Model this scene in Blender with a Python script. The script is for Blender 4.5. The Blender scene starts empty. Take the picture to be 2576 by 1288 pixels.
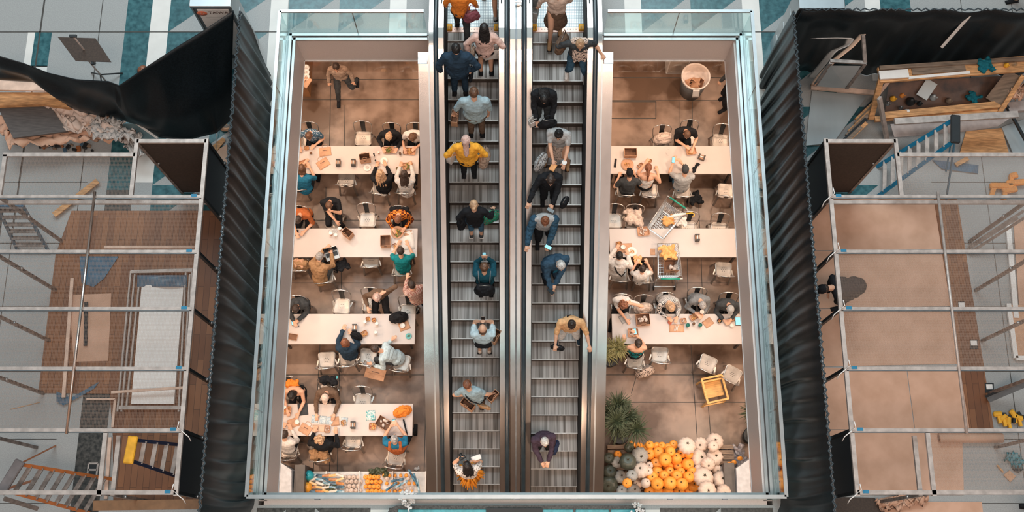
import bpy, math, random
from mathutils import Vector, Matrix, Euler, noise
random.seed(7)
S = bpy.context.scene
COL = S.collection
PI = math.pi
def R(d): return math.radians(d)
# ------------------------------------------------------------------ camera
F_PX, TILT, CAM_H = 2655.0, .284, 18.7
cam_data = bpy.data.cameras.new('camera'); cam_data.sensor_width = 36.0
cam_data.lens = 36.0*F_PX/2576.0; cam_data.clip_end = 200
cam = bpy.data.objects.new('camera', cam_data); COL.objects.link(cam)
cam.location = (0, 0, CAM_H); cam.rotation_euler = (TILT, 0, 0); S.camera = cam
# ------------------------------------------------------------------ view and light
S.view_settings.view_transform = 'Standard'; S.view_settings.look = 'None'
S.view_settings.gamma = 1.0; S.view_settings.use_curve_mapping = False
S.view_settings.exposure = 0.0
W = bpy.data.worlds.new('hall_daylight'); S.world = W; W.use_nodes = True
wn = W.node_tree; wn.nodes.clear()
wo = wn.nodes.new('ShaderNodeOutputWorld'); wb = wn.nodes.new('ShaderNodeBackground')
wt = wn.nodes.new('ShaderNodeTexCoord'); ws = wn.nodes.new('ShaderNodeSeparateXYZ'); wr = wn.nodes.new('ShaderNodeValToRGB')
wn.links.new(wt.outputs['Generated'], ws.inputs[0]); wn.links.new(ws.outputs['Z'], wr.inputs[0])
# invented colour bands towards the front, placed to be mirrored in the escalator steel
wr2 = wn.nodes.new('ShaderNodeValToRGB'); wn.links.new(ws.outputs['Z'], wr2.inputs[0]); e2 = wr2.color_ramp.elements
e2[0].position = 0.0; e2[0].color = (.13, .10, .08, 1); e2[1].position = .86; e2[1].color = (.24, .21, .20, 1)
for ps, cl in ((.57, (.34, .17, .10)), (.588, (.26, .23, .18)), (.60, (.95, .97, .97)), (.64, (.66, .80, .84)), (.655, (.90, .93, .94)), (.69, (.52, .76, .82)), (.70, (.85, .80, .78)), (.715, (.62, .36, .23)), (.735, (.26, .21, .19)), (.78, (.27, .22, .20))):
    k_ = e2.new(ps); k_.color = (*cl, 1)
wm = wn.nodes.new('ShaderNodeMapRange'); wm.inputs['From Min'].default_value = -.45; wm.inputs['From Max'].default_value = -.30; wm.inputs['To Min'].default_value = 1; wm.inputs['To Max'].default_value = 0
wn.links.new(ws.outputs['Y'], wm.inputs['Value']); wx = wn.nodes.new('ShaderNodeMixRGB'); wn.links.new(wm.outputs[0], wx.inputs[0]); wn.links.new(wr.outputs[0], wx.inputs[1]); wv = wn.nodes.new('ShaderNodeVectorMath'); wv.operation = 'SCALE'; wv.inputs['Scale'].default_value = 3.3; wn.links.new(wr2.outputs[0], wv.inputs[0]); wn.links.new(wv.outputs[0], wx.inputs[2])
e = wr.color_ramp.elements
e[0].position = 0.0; e[0].color = (.50, .40, .34, 1)
e[1].position = 1.0; e[1].color = (.50, .74, .84, 1)
q = e.new(.35); q.color = (.42, .40, .40, 1)
q = e.new(.72); q.color = (.55, .68, .74, 1)
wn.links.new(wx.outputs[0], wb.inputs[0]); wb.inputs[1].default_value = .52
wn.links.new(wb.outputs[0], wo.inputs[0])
def lamp(name, kind, loc, energy, color, size=1.0, rot=(0, 0, 0), spot=120, sy=None):
    l = bpy.data.lights.new(name, kind); l.energy = energy; l.color = color
    if kind == 'AREA':
        l.size = size
        if sy: l.shape = 'RECTANGLE'; l.size_y = sy
    else: l.shadow_soft_size = size
    if kind == 'SPOT': l.spot_size = R(spot); l.spot_blend = .8
    o = bpy.data.objects.new(name, l); COL.objects.link(o); o.location = loc; o.rotation_euler = rot
    return o
# daylight through the glazed roof of the atrium, high above the camera
lamp('skylight', 'AREA', (-2, 23, 31), 8000, (.80, .95, 1.0), 22, (R(-30), 0, 0), sy=15)
lamp('warm_fill', 'AREA', (2, -3.6, 27), 3100, (1.0, .80, .66), 14, (R(14), 0, 0), sy=4.5)  # added warm fill for the front half; no such fitting is known
# warm downlights recessed in the ceiling of the lower storey, around the opening
for lx in (-7.2, -5.0, 5.1, 7.3):
    for ly in (.2, 3.2, 6.2, 9.2, 11.6):
        lamp('ceiling_downlight', 'SPOT', (lx, ly, -1.0), 190, (1.0, .72, .52), .12, (0, R(-24 if lx > 0 else 24)*-1, 0), 130)
for lx in (-3.2, -1.0, 1.2, 3.3):
    lamp('ceiling_downlight', 'SPOT', (lx, 10.5, -1.0), 190, (1.0, .68, .46), .12, (R(-25), 0, 0), 130)
    lamp('ceiling_downlight', 'SPOT', (lx, .5, -1.0), 110, (1.0, .73, .54), .12, (R(25), 0, 0), 130)
# ------------------------------------------------------------------ camera helper: a pixel of the frame at height z -> point in the place
CT, ST = math.cos(TILT), math.sin(TILT)
def P(px, py, z=0.0):
    u = (px-1288)/F_PX; v = (py-644)/F_PX
    d = (CAM_H-z)/(CT+v*ST)
    return Vector((u*d, d*(ST-v*CT), z))
LOW = -5.2
def PL(px, py, h=0.0): return P(px, py, LOW+h)
# ------------------------------------------------------------------ materials
MATS = {}
def mat(name, col, rough=.6, metal=0.0, var=.12, scale=8.0, stretch=None, bump=0.0, col2=None, spec=.5, alpha=1.0, trans=0.0, coat=0.0, emit=None, detail=4):
    if name in MATS: return MATS[name]
    m = bpy.data.materials.new(name); m.use_nodes = True; n = m.node_tree; b = n.nodes['Principled BSDF']
    c = col if len(col) == 4 else (*col, 1)
    b.inputs['Roughness'].default_value = rough; b.inputs['Metallic'].default_value = metal
    b.inputs['Specular IOR Level'].default_value = spec
    if coat: b.inputs['Coat Weight'].default_value = coat
    if trans: b.inputs['Transmission Weight'].default_value = trans
    if emit: b.inputs['Emission Color'].default_value = (*emit[0], 1); b.inputs['Emission Strength'].default_value = emit[1]
    tc = n.nodes.new('ShaderNodeTexCoord'); mp = n.nodes.new('ShaderNodeMapping'); nz = n.nodes.new('ShaderNodeTexNoise'); rp = n.nodes.new('ShaderNodeValToRGB')
    n.links.new(tc.outputs['Object'], mp.inputs[0]); n.links.new(mp.outputs[0], nz.inputs[0])
    if stretch: mp.inputs['Scale'].default_value = stretch
    nz.inputs['Scale'].default_value = scale; nz.inputs['Detail'].default_value = detail
    c2 = (*col2, 1) if col2 else tuple(min(1, v*(1+var)) for v in c[:3])+(1,)
    c1 = c if col2 else tuple(v*(1-var) for v in c[:3])+(1,)
    rp.color_ramp.elements[0].position = .35; rp.color_ramp.elements[0].color = c1
    rp.color_ramp.elements[1].position = .65; rp.color_ramp.elements[1].color = c2
    n.links.new(nz.outputs[0], rp.inputs[0]); n.links.new(rp.outputs[0], b.inputs['Base Color'])
    if bump:
        bp = n.nodes.new('ShaderNodeBump'); bp.inputs['Strength'].default_value = bump; bp.inputs['Distance'].default_value = .02
        n.links.new(nz.outputs[0], bp.inputs['Height']); n.links.new(bp.outputs[0], b.inputs['Normal'])
    b.inputs['Alpha'].default_value = alpha
    MATS[name] = m; return m
def node(n, t, **kw):
    x = n.nodes.new(t)
    for k, v in kw.items(): setattr(x, k, v)
    return x
# ------------------------------------------------------------------ mesh builder
class MB:
    def __init__(s): s.v = []; s.f = []; s.m = []; s.sm = []; s.mi = 0; s.T = Matrix.Identity(4)
    def add(s, vs, fs, smooth=False):
        k = len(s.v); s.v += [tuple(s.T @ Vector(p)) for p in vs]
        for f in fs: s.f.append(tuple(i+k for i in f)); s.m.append(s.mi); s.sm.append(smooth)
        return s
    def box(s, c, d, rot=None, bev=0.0):
        x, y, z = d[0]/2, d[1]/2, d[2]/2; b = min(bev, x*.9, y*.9, z*.9)
        M = Matrix.Translation(c) @ (Euler(rot).to_matrix().to_4x4() if rot is not None else Matrix.Identity(4))
        if b <= 0:
            vs = [(i*x, j*y, k*z) for k in (-1, 1) for j in (-1, 1) for i in (-1, 1)]
            fs = [(0, 2, 3, 1), (4, 5, 7, 6), (0, 1, 5, 4), (2, 6, 7, 3), (0, 4, 6, 2), (1, 3, 7, 5)]
        else:
            ring = lambda X, Y, Z: [(X, -Y+b, Z), (X, Y-b, Z), (X-b, Y, Z), (-X+b, Y, Z), (-X, Y-b, Z), (-X, -Y+b, Z), (-X+b, -Y, Z), (X-b, -Y, Z)]
            r1 = [(p[0]*(x-b)/x, p[1]*(y-b)/y, -z) for p in ring(x, y, 0)]; r4 = [(p[0], p[1], z) for p in r1]
            vs = r1+ring(x, y, -z+b)+ring(x, y, z-b)+r4
            fs = [tuple(range(7, -1, -1)), tuple(range(24, 32))]
            for q in range(3):
                for i in range(8): fs.append((q*8+i, q*8+(i+1) % 8, q*8+8+(i+1) % 8, q*8+8+i))
        return s.add([M @ Vector(p) for p in vs], fs)
    def bar(s, a, b, w, h=None, up=(0, 0, 1)):
        a, b = Vector(a), Vector(b); d = b-a; L = d.length
        if L < 1e-6: return s
        d /= L; u = Vector(up)
        if abs(d.dot(u)) > .98: u = Vector((0, 1, 0))
        x = d.cross(u).normalized(); z = x.cross(d).normalized(); h = h or w
        vs = [p+x*i*w/2+z*k*h/2 for p in (a, b) for i, k in ((-1, -1), (1, -1), (1, 1), (-1, 1))]
        return s.add(vs, [(3, 2, 1, 0), (4, 5, 6, 7), (0, 1, 5, 4), (1, 2, 6, 5), (2, 3, 7, 6), (3, 0, 4, 7)])
    def tube(s, pts, r, seg=8, closed=False, flat=1.0):
        pts = [Vector(p) for p in pts]; n = len(pts); vs = []; rr = r if isinstance(r, (list, tuple)) else [r]*n
        px = None
        for i, p in enumerate(pts):
            t = (pts[(i+1) % n]-pts[i-1]) if closed else (pts[min(i+1, n-1)]-pts[max(i-1, 0)])
            t.normalize()
            if px is None:
                u = Vector((0, 0, 1)) if abs(t.z) < .9 else Vector((1, 0, 0)); px = t.cross(u).normalized()
            else: px = (px-t*px.dot(t)); px.normalize()
            py = t.cross(px)
            for j in range(seg):
                a = 2*PI*j/seg; vs.append(p+px*math.cos(a)*rr[i]+py*math.sin(a)*rr[i]*flat)
        fs = []
        for i in range(n if closed else n-1):
            for j in range(seg):
                a = i*seg+j; b = i*seg+(j+1) % seg; c = ((i+1) % n)*seg+(j+1) % seg; d = ((i+1) % n)*seg+j; fs.append((a, b, c, d))
        if not closed: fs += [tuple(range(seg-1, -1, -1)), tuple(range((n-1)*seg, n*seg))]
        return s.add(vs, fs, True)
    def lathe(s, prof, c=(0, 0, 0), seg=20, smooth=True, sx=1.0, sy=1.0, closed=True):
        vs = []; n = len(prof)
        for r, z in prof:
            for j in range(seg): a = 2*PI*j/seg; vs.append((c[0]+r*sx*math.cos(a), c[1]+r*sy*math.sin(a), c[2]+z))
        fs = [(i*seg+j, i*seg+(j+1) % seg, (i+1)*seg+(j+1) % seg, (i+1)*seg+j) for i in range(n-1) for j in range(seg)]
        if closed:
            if prof[0][0] > 1e-4: fs.append(tuple(range(seg-1, -1, -1)))
            if prof[-1][0] > 1e-4: fs.append(tuple(range((n-1)*seg, n*seg)))
        return s.add(vs, fs, smooth)
    def ell(s, c, r, rot=None, seg=12, rings=8):
        M = Matrix.Translation(c) @ ((rot.to_4x4() if isinstance(rot, Matrix) else Euler(rot).to_matrix().to_4x4()) if rot is not None else Matrix.Identity(4))
        vs = [M @ Vector((0, 0, -r[2]))]; fs = []
        for i in range(1, rings):
            a = -PI/2+PI*i/rings
            for j in range(seg): b = 2*PI*j/seg; vs.append(M @ Vector((r[0]*math.cos(a)*math.cos(b), r[1]*math.cos(a)*math.sin(b), r[2]*math.sin(a))))
        vs.append(M @ Vector((0, 0, r[2]))); T = len(vs)-1
        for j in range(seg):
            fs.append((0, 1+(j+1) % seg, 1+j)); o = 1+(rings-2)*seg; fs.append((o+j, o+(j+1) % seg, T))
            for i in range(rings-2): fs.append((1+i*seg+j, 1+i*seg+(j+1) % seg, 1+(i+1)*seg+(j+1) % seg, 1+(i+1)*seg+j))
        return s.add(vs, fs, True)
    def cap(s, a, b, ra, rb, seg=10, flat=1.0, side=None):
        # tapered capsule from a to b; flat squeezes it along one cross axis
        a, b = Vector(a), Vector(b); d = b-a; L = d.length
        if L < 1e-5: d = Vector((0, 0, 1)); L = 1e-5
        d = d.normalized(); x = (Vector(side) if side is not None else (Vector((0, 0, 1)) if abs(d.z) < .9 else Vector((1, 0, 0))))
        x = (x-d*x.dot(d)).normalized(); y = d.cross(x)
        vs = []; prof = [(0, -1), (.5, -.87), (.87, -.5), (1, 0)]
        rows = [(a, ra, c, q) for c, q in prof]+[(b, rb, c, -q) for c, q in prof[::-1]]
        for p, r, c, q in rows:
            for j in range(seg): t = 2*PI*j/seg; vs.append(p+d*q*r+x*(math.cos(t)*c*r*flat)+y*(math.sin(t)*c*r))
        fs = [(i*seg+j, i*seg+(j+1) % seg, (i+1)*seg+(j+1) % seg, (i+1)*seg+j) for i in range(len(rows)-1) for j in range(seg)]
        return s.add(vs, fs, True)
    def prism(s, poly, z0, z1):
        n = len(poly); vs = [(p[0], p[1], z0) for p in poly]+[(p[0], p[1], z1) for p in poly]
        return s.add(vs, [tuple(range(n-1, -1, -1)), tuple(range(n, 2*n))]+[(i, (i+1) % n, n+(i+1) % n, n+i) for i in range(n)])
    def grid(s, fn, nu, nv, smooth=True, thick=0.0):
        vs = [Vector(fn(i/nu, j/nv)) for j in range(nv+1) for i in range(nu+1)]; w = nu+1
        fs = [(j*w+i, j*w+i+1, (j+1)*w+i+1, (j+1)*w+i) for j in range(nv) for i in range(nu)]
        if thick:
            nrm = [Vector((0, 0, 0)) for _ in vs]
            for f in fs:
                q = (vs[f[1]]-vs[f[0]]).cross(vs[f[3]]-vs[f[0]])
                for i in f: nrm[i] += q
            k = len(vs); v2 = [p-(nn.normalized() if nn.length > 0 else nn)*thick for p, nn in zip(vs, nrm)]
            fs = fs+[tuple(i+k for i in f[::-1]) for f in fs]; vs = vs+v2
            bd = [i for i in range(w)]+[j*w+nu for j in range(1, nv+1)]+[nv*w+i for i in range(nu-1, -1, -1)]+[j*w for j in range(nv-1, 0, -1)]
            for a in range(len(bd)):
                p, q = bd[a], bd[(a+1) % len(bd)]; fs.append((q, p, p+k, q+k))
        return s.add(vs, fs, smooth)
    def build(s, name, mats, parent=None, loc=None):
        me = bpy.data.meshes.new(name); me.from_pydata(s.v, [], s.f)
        for m in (mats if isinstance(mats, (list, tuple)) else [mats]): me.materials.append(m)
        me.polygons.foreach_set('material_index', s.m); me.polygons.foreach_set('use_smooth', s.sm); me.update()
        o = bpy.data.objects.new(name, me); COL.objects.link(o)
        if parent is not None: o.parent = parent
        if loc is not None: o.location = loc
        return o
LABELS = []
def tag(o, label=None, cat=None, group=None, kind=None):
    if label: o['label'] = label
    if cat: o['category'] = cat
    if group: o['group'] = group
    if kind: o['kind'] = kind
    return o
def thing(name, label, cat, loc=(0, 0, 0), rz=0.0, group=None):
    o = bpy.data.objects.new(name, None); COL.objects.link(o); o.empty_display_size = .1
    o.location = loc; o.rotation_euler = (0, 0, rz); return tag(o, label, cat, group)
CH = {}
def copy_thing(src, label, loc, rz=0.0, group=None):
    def kids(x): return [c for c in ALLKIDS.get(x.name, [])]
    def cp(x, par):
        c = x.copy(); COL.objects.link(c)
        if par is not None: c.parent = par
        ALLKIDS[c.name] = []
        for k in kids(x): ALLKIDS[c.name].append(cp(k, c))
        return c
    c = cp(src, None); c.location = loc; c.rotation_euler = (0, 0, rz); c['label'] = label
    if group: c['group'] = group
    return c
ALLKIDS = {}
def reg(root):
    # remember the children of a prototype so copies need no scene update
    for o in list(bpy.data.objects):
        if o.parent is not None:
            l = ALLKIDS.setdefault(o.parent.name, [])
            if o not in l: l.append(o)
    return root
def struct(o): o['kind'] = 'structure'; return o
# ------------------------------------------------------------------ setting materials
STEEL = mat('brushed_steel', (.68, .60, .55), .19, .97, .04, 6, (1, .15, 1))
STEEL_L = mat('pale_satin_steel', (.43, .45, .46), .36, .9, .05, 5)
STEEL_D = mat('dark_steel', (.20, .21, .22), .4, .8)
ALU = mat('aluminium', (.46, .39, .355), .42, .35, .18, 9)
ALU_W = mat('worn_aluminium', (.26, .22, .20), .5, .5, .35, 9)
BLACK = mat('black_paint', (.012, .014, .016), .45)
RUBBER = mat('handrail_rubber', (.016, .028, .036), .28, 0, .2, 5, spec=.6)
BRUSH = mat('black_skirt', (.014, .014, .015), .7)
TERR = mat('grey_terrazzo', (.335, .335, .33), .42, 0, .10, 55, detail=8)
WHITE_S = mat('white_stone', (.74, .71, .675), .35, 0, .03, 5)
TEAL = mat('teal_marble', (.014, .07, .085), .24, 0, 0, 9, None, 0, (.05, .155, .175), detail=10)
DKMARB = mat('dark_marble', (.02, .019, .018), .35, 0, 0, 16, None, 0, (.085, .078, .07), detail=10)
JOINT = mat('floor_joint', (.06, .055, .05), .8)
CONC = mat('stained_concrete', (.115, .066, .042), .33, 0, 0, 1.1, None, .03, (.33, .225, .17), detail=10)
for n_ in CONC.node_tree.nodes:
    if n_.type == 'VALTORGB': n_.color_ramp.elements[0].position = .41; n_.color_ramp.elements[1].position = .60
FASCIA = mat('fascia_metal', (.70, .63, .60), .45, .2, .04, 60)
CREAM_EDGE = mat('pale_edge_trim', (.82, .80, .78), .3, .3)
def thin_glass(name, tint, rough=.02, ior=1.5):
    m = bpy.data.materials.new(name); m.use_nodes = True; n = m.node_tree; n.nodes.clear()
    o = node(n, 'ShaderNodeOutputMaterial'); mx = node(n, 'ShaderNodeMixShader'); fr = node(n, 'ShaderNodeFresnel')
    t = node(n, 'ShaderNodeBsdfTransparent'); g = node(n, 'ShaderNodeBsdfGlossy')
    ge = node(n, 'ShaderNodeNewGeometry'); io = node(n, 'ShaderNodeMapRange'); io.inputs['To Min'].default_value = ior; io.inputs['To Max'].default_value = 1/ior; n.links.new(ge.outputs['Backfacing'], io.inputs['Value']); n.links.new(io.outputs[0], fr.inputs[0]); t.inputs[0].default_value = (*tint, 1); g.inputs[0].default_value = (.92, .97, .97, 1); g.inputs['Roughness'].default_value = rough
    n.links.new(fr.outputs[0], mx.inputs[0]); n.links.new(t.outputs[0], mx.inputs[1]); n.links.new(g.outputs[0], mx.inputs[2]); n.links.new(mx.outputs[0], o.inputs[0]); return m
GLASS = thin_glass('railing_glass', (.86, .955, .955))
CLEAR = thin_glass('clear_plastic', (.93, .95, .96), .12)
def mesh_screen(name, col, cell=.022, fill=.34, extra=.0):
    # fine woven wire screen: wires opaque, holes open
    m = bpy.data.materials.new(name); m.use_nodes = True; n = m.node_tree; n.nodes.clear()
    o = node(n, 'ShaderNodeOutputMaterial'); mx = node(n, 'ShaderNodeMixShader'); t = node(n, 'ShaderNodeBsdfTransparent'); d = node(n, 'ShaderNodeBsdfDiffuse')
    d.inputs[0].default_value = (*col, 1); t.inputs[0].default_value = (.93, .93, .93, 1)
    tc = node(n, 'ShaderNodeTexCoord'); sp = node(n, 'ShaderNodeSeparateXYZ'); n.links.new(tc.outputs['Object'], sp.inputs[0])
    outs = []
    for ax in 'XY':
        a = node(n, 'ShaderNodeMath', operation='MULTIPLY'); a.inputs[1].default_value = 1/cell; n.links.new(sp.outputs[ax], a.inputs[0])
        b = node(n, 'ShaderNodeMath', operation='FRACT'); n.links.new(a.outputs[0], b.inputs[0])
        c = node(n, 'ShaderNodeMath', operation='LESS_THAN'); c.inputs[1].default_value = fill; n.links.new(b.outputs[0], c.inputs[0]); outs.append(c)
    mxx = node(n, 'ShaderNodeMath', operation='MAXIMUM'); n.links.new(outs[0].outputs[0], mxx.inputs[0]); n.links.new(outs[1].outputs[0], mxx.inputs[1])
    ml = node(n, 'ShaderNodeMath', operation='MULTIPLY'); ml.inputs[1].default_value = .62+extra; n.links.new(mxx.outputs[0], ml.inputs[0])
    n.links.new(ml.outputs[0], mx.inputs[0]); n.links.new(t.outputs[0], mx.inputs[1]); n.links.new(d.outputs[0], mx.inputs[2]); n.links.new(mx.outputs[0], o.inputs[0]); return m
SCREEN = mesh_screen('wire_screen', (.34, .23, .18), .022, .28, -.30)
SCREEN2 = mesh_screen('dense_wire_screen', (.42, .30, .24), .018, .3, -.22)

# ------------------------------------------------------------------ upper floor with the opening
VX0, VX1, VY0, VY1 = -4.38, 4.50, .98, 9.98
m = MB()
def slab(x0, x1, y0, y1, z0=-.85, z1=0): m.box(((x0+x1)/2, (y0+y1)/2, (z0+z1)/2), (x1-x0, y1-y0, z1-z0))
slab(-13, VX0, -4, 16); slab(VX1, 13, -4, 16); slab(VX0, VX1, -4, VY0)
slab(VX0, -1.62, VY1, 16); slab(1.76, VX1, VY1, 16); slab(-1.62, 1.76, 10.3, 16)
floor = struct(m.build('floor', TERR))
def inlay(name, polys, mt, z=.002):
    b = MB()
    for p in polys:
        pts = [(q[0], q[1], z) for q in p]; b.add(pts, [tuple(range(len(pts)))])
    return b.build(name, mt, floor)
YS = 10.05
def rect(x0, x1, y0, y1): return [(x0, y0), (x1, y0), (x1, y1), (x0, y1)]
inlay('white_strip', [rect(-7.13, -6.77, 6.9, 16), rect(-4.78, -4.44, 8.4, 16), rect(-3.42, -2.42+.33-.33, 16, 16.1), rect(-2.42, -2.09, VY1, 16),
      rect(2.23, 2.56, VY1, 16), rect(4.56, 4.90, 8.4, 16), rect(-2.44, -2.12, -3, .9), rect(2.3, 2.55, -3, .9), rect(-9.52, -9.38, 9.3, 10.04), rect(-9.4, -9.05, 8.7, 9.32), rect(7.0, 7.3, 9, 16)], WHITE_S)
tri = []
def cell(x0, w, y0, y1): tri.append([(x0, y0), (x0+w, y1), (x0, y1)])
H1 = .80
for x0, w in ((-6.77, .99), (-5.78, 1.0), (-3.42-1.0, 1.0), (-3.42, 1.0), (2.56, .98), (3.54, 1.02)):
    for r in range(7):
        yy = YS+r*H1
        cell(x0, w, yy, yy+H1)
for x0, w in ((-6.77, .99), (-5.78, 1.0), (4.90, 1.0), (5.9, 1.0)):
    for r in range(-5, 0): cell(x0, w, YS+r*H1, YS+r*H1+H1)
for r in range(0, 7): cell(4.90, 1.0, YS+r*H1, YS+r*H1+H1); cell(5.9, 1.0, YS+r*H1, YS+r*H1+H1)
inlay('marble_triangle', tri, TEAL)
inlay('marble_band', [rect(-7.62, -7.13, 6.75, 16), rect(-9.38, -9.05, 9.3, 10.04), rect(7.3, 7.9, 9, 16)], TEAL)
inlay('dark_marble_band', [rect(-4.4, -2.44, -3, .93), rect(2.55, 4.5, -3, .93), rect(-2.12, 2.3, -3, .93), rect(-7.62, -7.13, .5, 6.75), rect(-9.9, -9.45, 3.2, 5.2), rect(-12, -9.5, 5.8, 6.35)], DKMARB)
inlay('pale_diamond', [[(-3.4, .93), (-3.0, .6), (-3.4, .3)], [(3.6, .3), (3.6, .93), (3.2, .6)], [(-4.2, .6), (-3.9, .9), (-3.9, .5)]], TERR, .004)
seams = [rect(-13, VX0-.02, YS-.01, YS+.01), rect(VX1+.02, 13, YS-.01, YS+.01), rect(-9.29-.01, -9.28, 6, 16), rect(-8.13, -8.115, 6, 16), rect(-13, -7.62, 8.8, 8.815)]
for yy in (1.0, 2.1, 3.3, 4.5, 5.7, 6.9): seams += [rect(-13, -8.0, yy, yy+.012), rect(7.9, 13, yy, yy+.012)]
for xx in (-9.28, -10.6, 8.9, 9.9): seams.append(rect(xx, xx+.012, -2, 16))
inlay('floor_seam', seams, JOINT, .0045)

# ------------------------------------------------------------------ lower floor
m = MB(); m.box((0, 6, LOW-.1), (26, 22, .2)); low = struct(m.build('floor', CONC))
b = MB()
def jl(p0, p1, w=.018):
    a = PL(*p0); c = PL(*p1); d = (c-a).normalized(); n_ = Vector((-d.y, d.x, 0))*w/2
    b.add([(q.x, q.y, LOW+.003) for q in (a-n_, c-n_, c+n_, a+n_)], [(0, 1, 2, 3)])
for y in (200, 251, 554, 712, 943): jl((560, y), (1200, y))
for xs in ((833, 150, 829, 380), (868, 260, 866, 380), (936, 440, 700, 1300)): pass
for x0, y0, x1, y1 in ((833, 150, 829, 380), (868, 265, 866, 380), (820, 470, 819, 570), (860, 650, 846, 1300), (806, 850, 788, 1190), (1094, 150, 1064, 1300), (830, 1090, 829, 1190)): jl((x0, y0), (x1, y1))
for y in (195, 253, 556, 712, 943, 1012): jl((1480, y), (2050, y))
for x0, y0, x1, y1 in ((1708, 255, 1708, 370), (1742, 255, 1742, 370), (1757, 500, 1760, 575), (1729, 650, 1731, 790), (1764, 650, 1768, 790), (1738, 868, 1755, 1120), (1780, 1000, 1790, 1120), (1600, 950, 1588, 990)): jl((x0, y0), (x1, y1), .014)
b.build('joint', JOINT, low)
b = MB()
for p in (((1530, 256), (1650, 256), (1650, 298), (1530, 298)),):
    q = [PL(*k) for k in p]
    for i in range(4):
        a, c = q[i], q[(i+1) % 4]; d = (c-a).normalized(); n_ = Vector((-d.y, d.x, 0))*.012; b.add([(k.x, k.y, LOW+.003) for k in (a-n_, c-n_, c+n_, a+n_)], [(0, 1, 2, 3)])
b.build('floor_hatch', JOINT, low)

# ------------------------------------------------------------------ fascia round the opening (trim)
FX0, FX1, FY0, FY1 = -4.24, 4.35, 1.12, 9.88
def trim(n_, c, d, mt, edge):
    b = MB(); b.box(c, d); o = struct(b.build('trim_%d' % n_, mt)); e_ = MB(); e_.box(*edge); e_.build('edge_strip', CREAM_EDGE, o); return o
zc, zh = -.45, .86
trim(1, ((VX0+FX0)/2, 5.5, zc), (FX0-VX0, 8.9, zh), FASCIA, ((FX0-.015, 5.5, -.885), (.05, 8.76, .03)))
trim(2, ((VX1+FX1)/2, 5.5, zc), (VX1-FX1, 8.9, zh), FASCIA, ((FX1+.015, 5.5, -.885), (.05, 8.76, .03)))
trim(3, ((FX0-1.62)/2, (FY1+VY1)/2, zc), (-1.62-FX0, VY1-FY1, zh), FASCIA, ((-2.93, FY1+.01, -.885), (2.62, .06, .03)))
trim(4, ((FX1+1.76)/2, (FY1+VY1)/2, zc), (FX1-1.76, VY1-FY1, zh), FASCIA, ((3.05, FY1+.01, -.885), (2.6, .06, .03)))
trim(5, (.06, (VY0+FY0)/2, zc), (8.7, .14, zh), FASCIA, ((.06, FY0-.01, -.885), (8.6, .05, .03)))
# glass smoke curtain hanging under the back edge
for k, (x0, x1) in enumerate(((-4.2, -1.64), (1.78, 4.3))):
    b = MB(); b.box(((x0+x1)/2, 9.84, -1.1), (x1-x0, .012, .42)); b.build('trim_%d' % (6+k), thin_glass('baffle_glass_%d' % k, (.97, .93, .90)))['kind'] = 'structure'

# ------------------------------------------------------------------ glass railings
def railing(label, a, b_, inward, brackets=()):
    a, b_ = Vector(a), Vector(b_); t = thing('glass_railing', label, 'railing', ((a+b_)/2)); o = t.location.copy(); d = (b_-a).normalized()
    g = MB(); g.bar(a-o+Vector((0, 0, .5)), b_-o+Vector((0, 0, .5)), .014, .9); 
    L = (b_-a).length; n_ = max(1, round(L/1.45))
    g.build('glass_pane', GLASS, t)
    h = MB(); h.bar(a-o+Vector((0, 0, .955)), b_-o+Vector((0, 0, .955)), .062, .035); h.build('handrail', STEEL_L, t)
    s_ = MB(); I_ = Vector(inward); s_.bar(a-o+I_*.032+Vector((0, 0, .055)), b_-o+I_*.032+Vector((0, 0, .055)), .05, .11)
    s_.bar(a-o+I_*.100+Vector((0, 0, .04)), b_-o+I_*.100+Vector((0, 0, .04)), .05, .05); s_.build('base_shoe', STEEL_L, t)
    j = MB()
    for i in range(1, n_): p = a.lerp(b_, i/n_)-o; j.bar(p+Vector((0, 0, .12)), p+Vector((0, 0, .93)), .018, .004, inward)
    j.build('pane_joint', STEEL_D, t)
    if brackets:
        for x in brackets:
            k = MB(); k.box((x-o.x, -.02, .93), (.09, .05, .05)); k.box((x-o.x, .06, .1), (.11, .03, .06)); k.build('bracket', STEEL_D, t)
    return t
railing('long glass railing with steel handrail on the left side of the opening', (-4.36, 1.06, 0), (-4.36, 9.97, 0), (1, 0, 0))
railing('long glass railing with steel handrail on the right side of the opening', (4.505, 1.06, 0), (4.505, 9.97, 0), (-1, 0, 0))
railing('short glass railing behind the opening, left of the escalators', (-4.36, 9.97, 0), (-1.66, 9.97, 0), (0, -1, 0))
railing('short glass railing behind the opening, right of the escalators', (1.80, 9.97, 0), (4.505, 9.97, 0), (0, -1, 0))
railing('wide double steel rail along the front edge of the opening', (-4.36, 1.06, 0), (4.505, 1.06, 0), (0, 1, 0), (-3.2, -1.35, -.82, .08, 1.0, 1.75, 2.6, 3.5))

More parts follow.
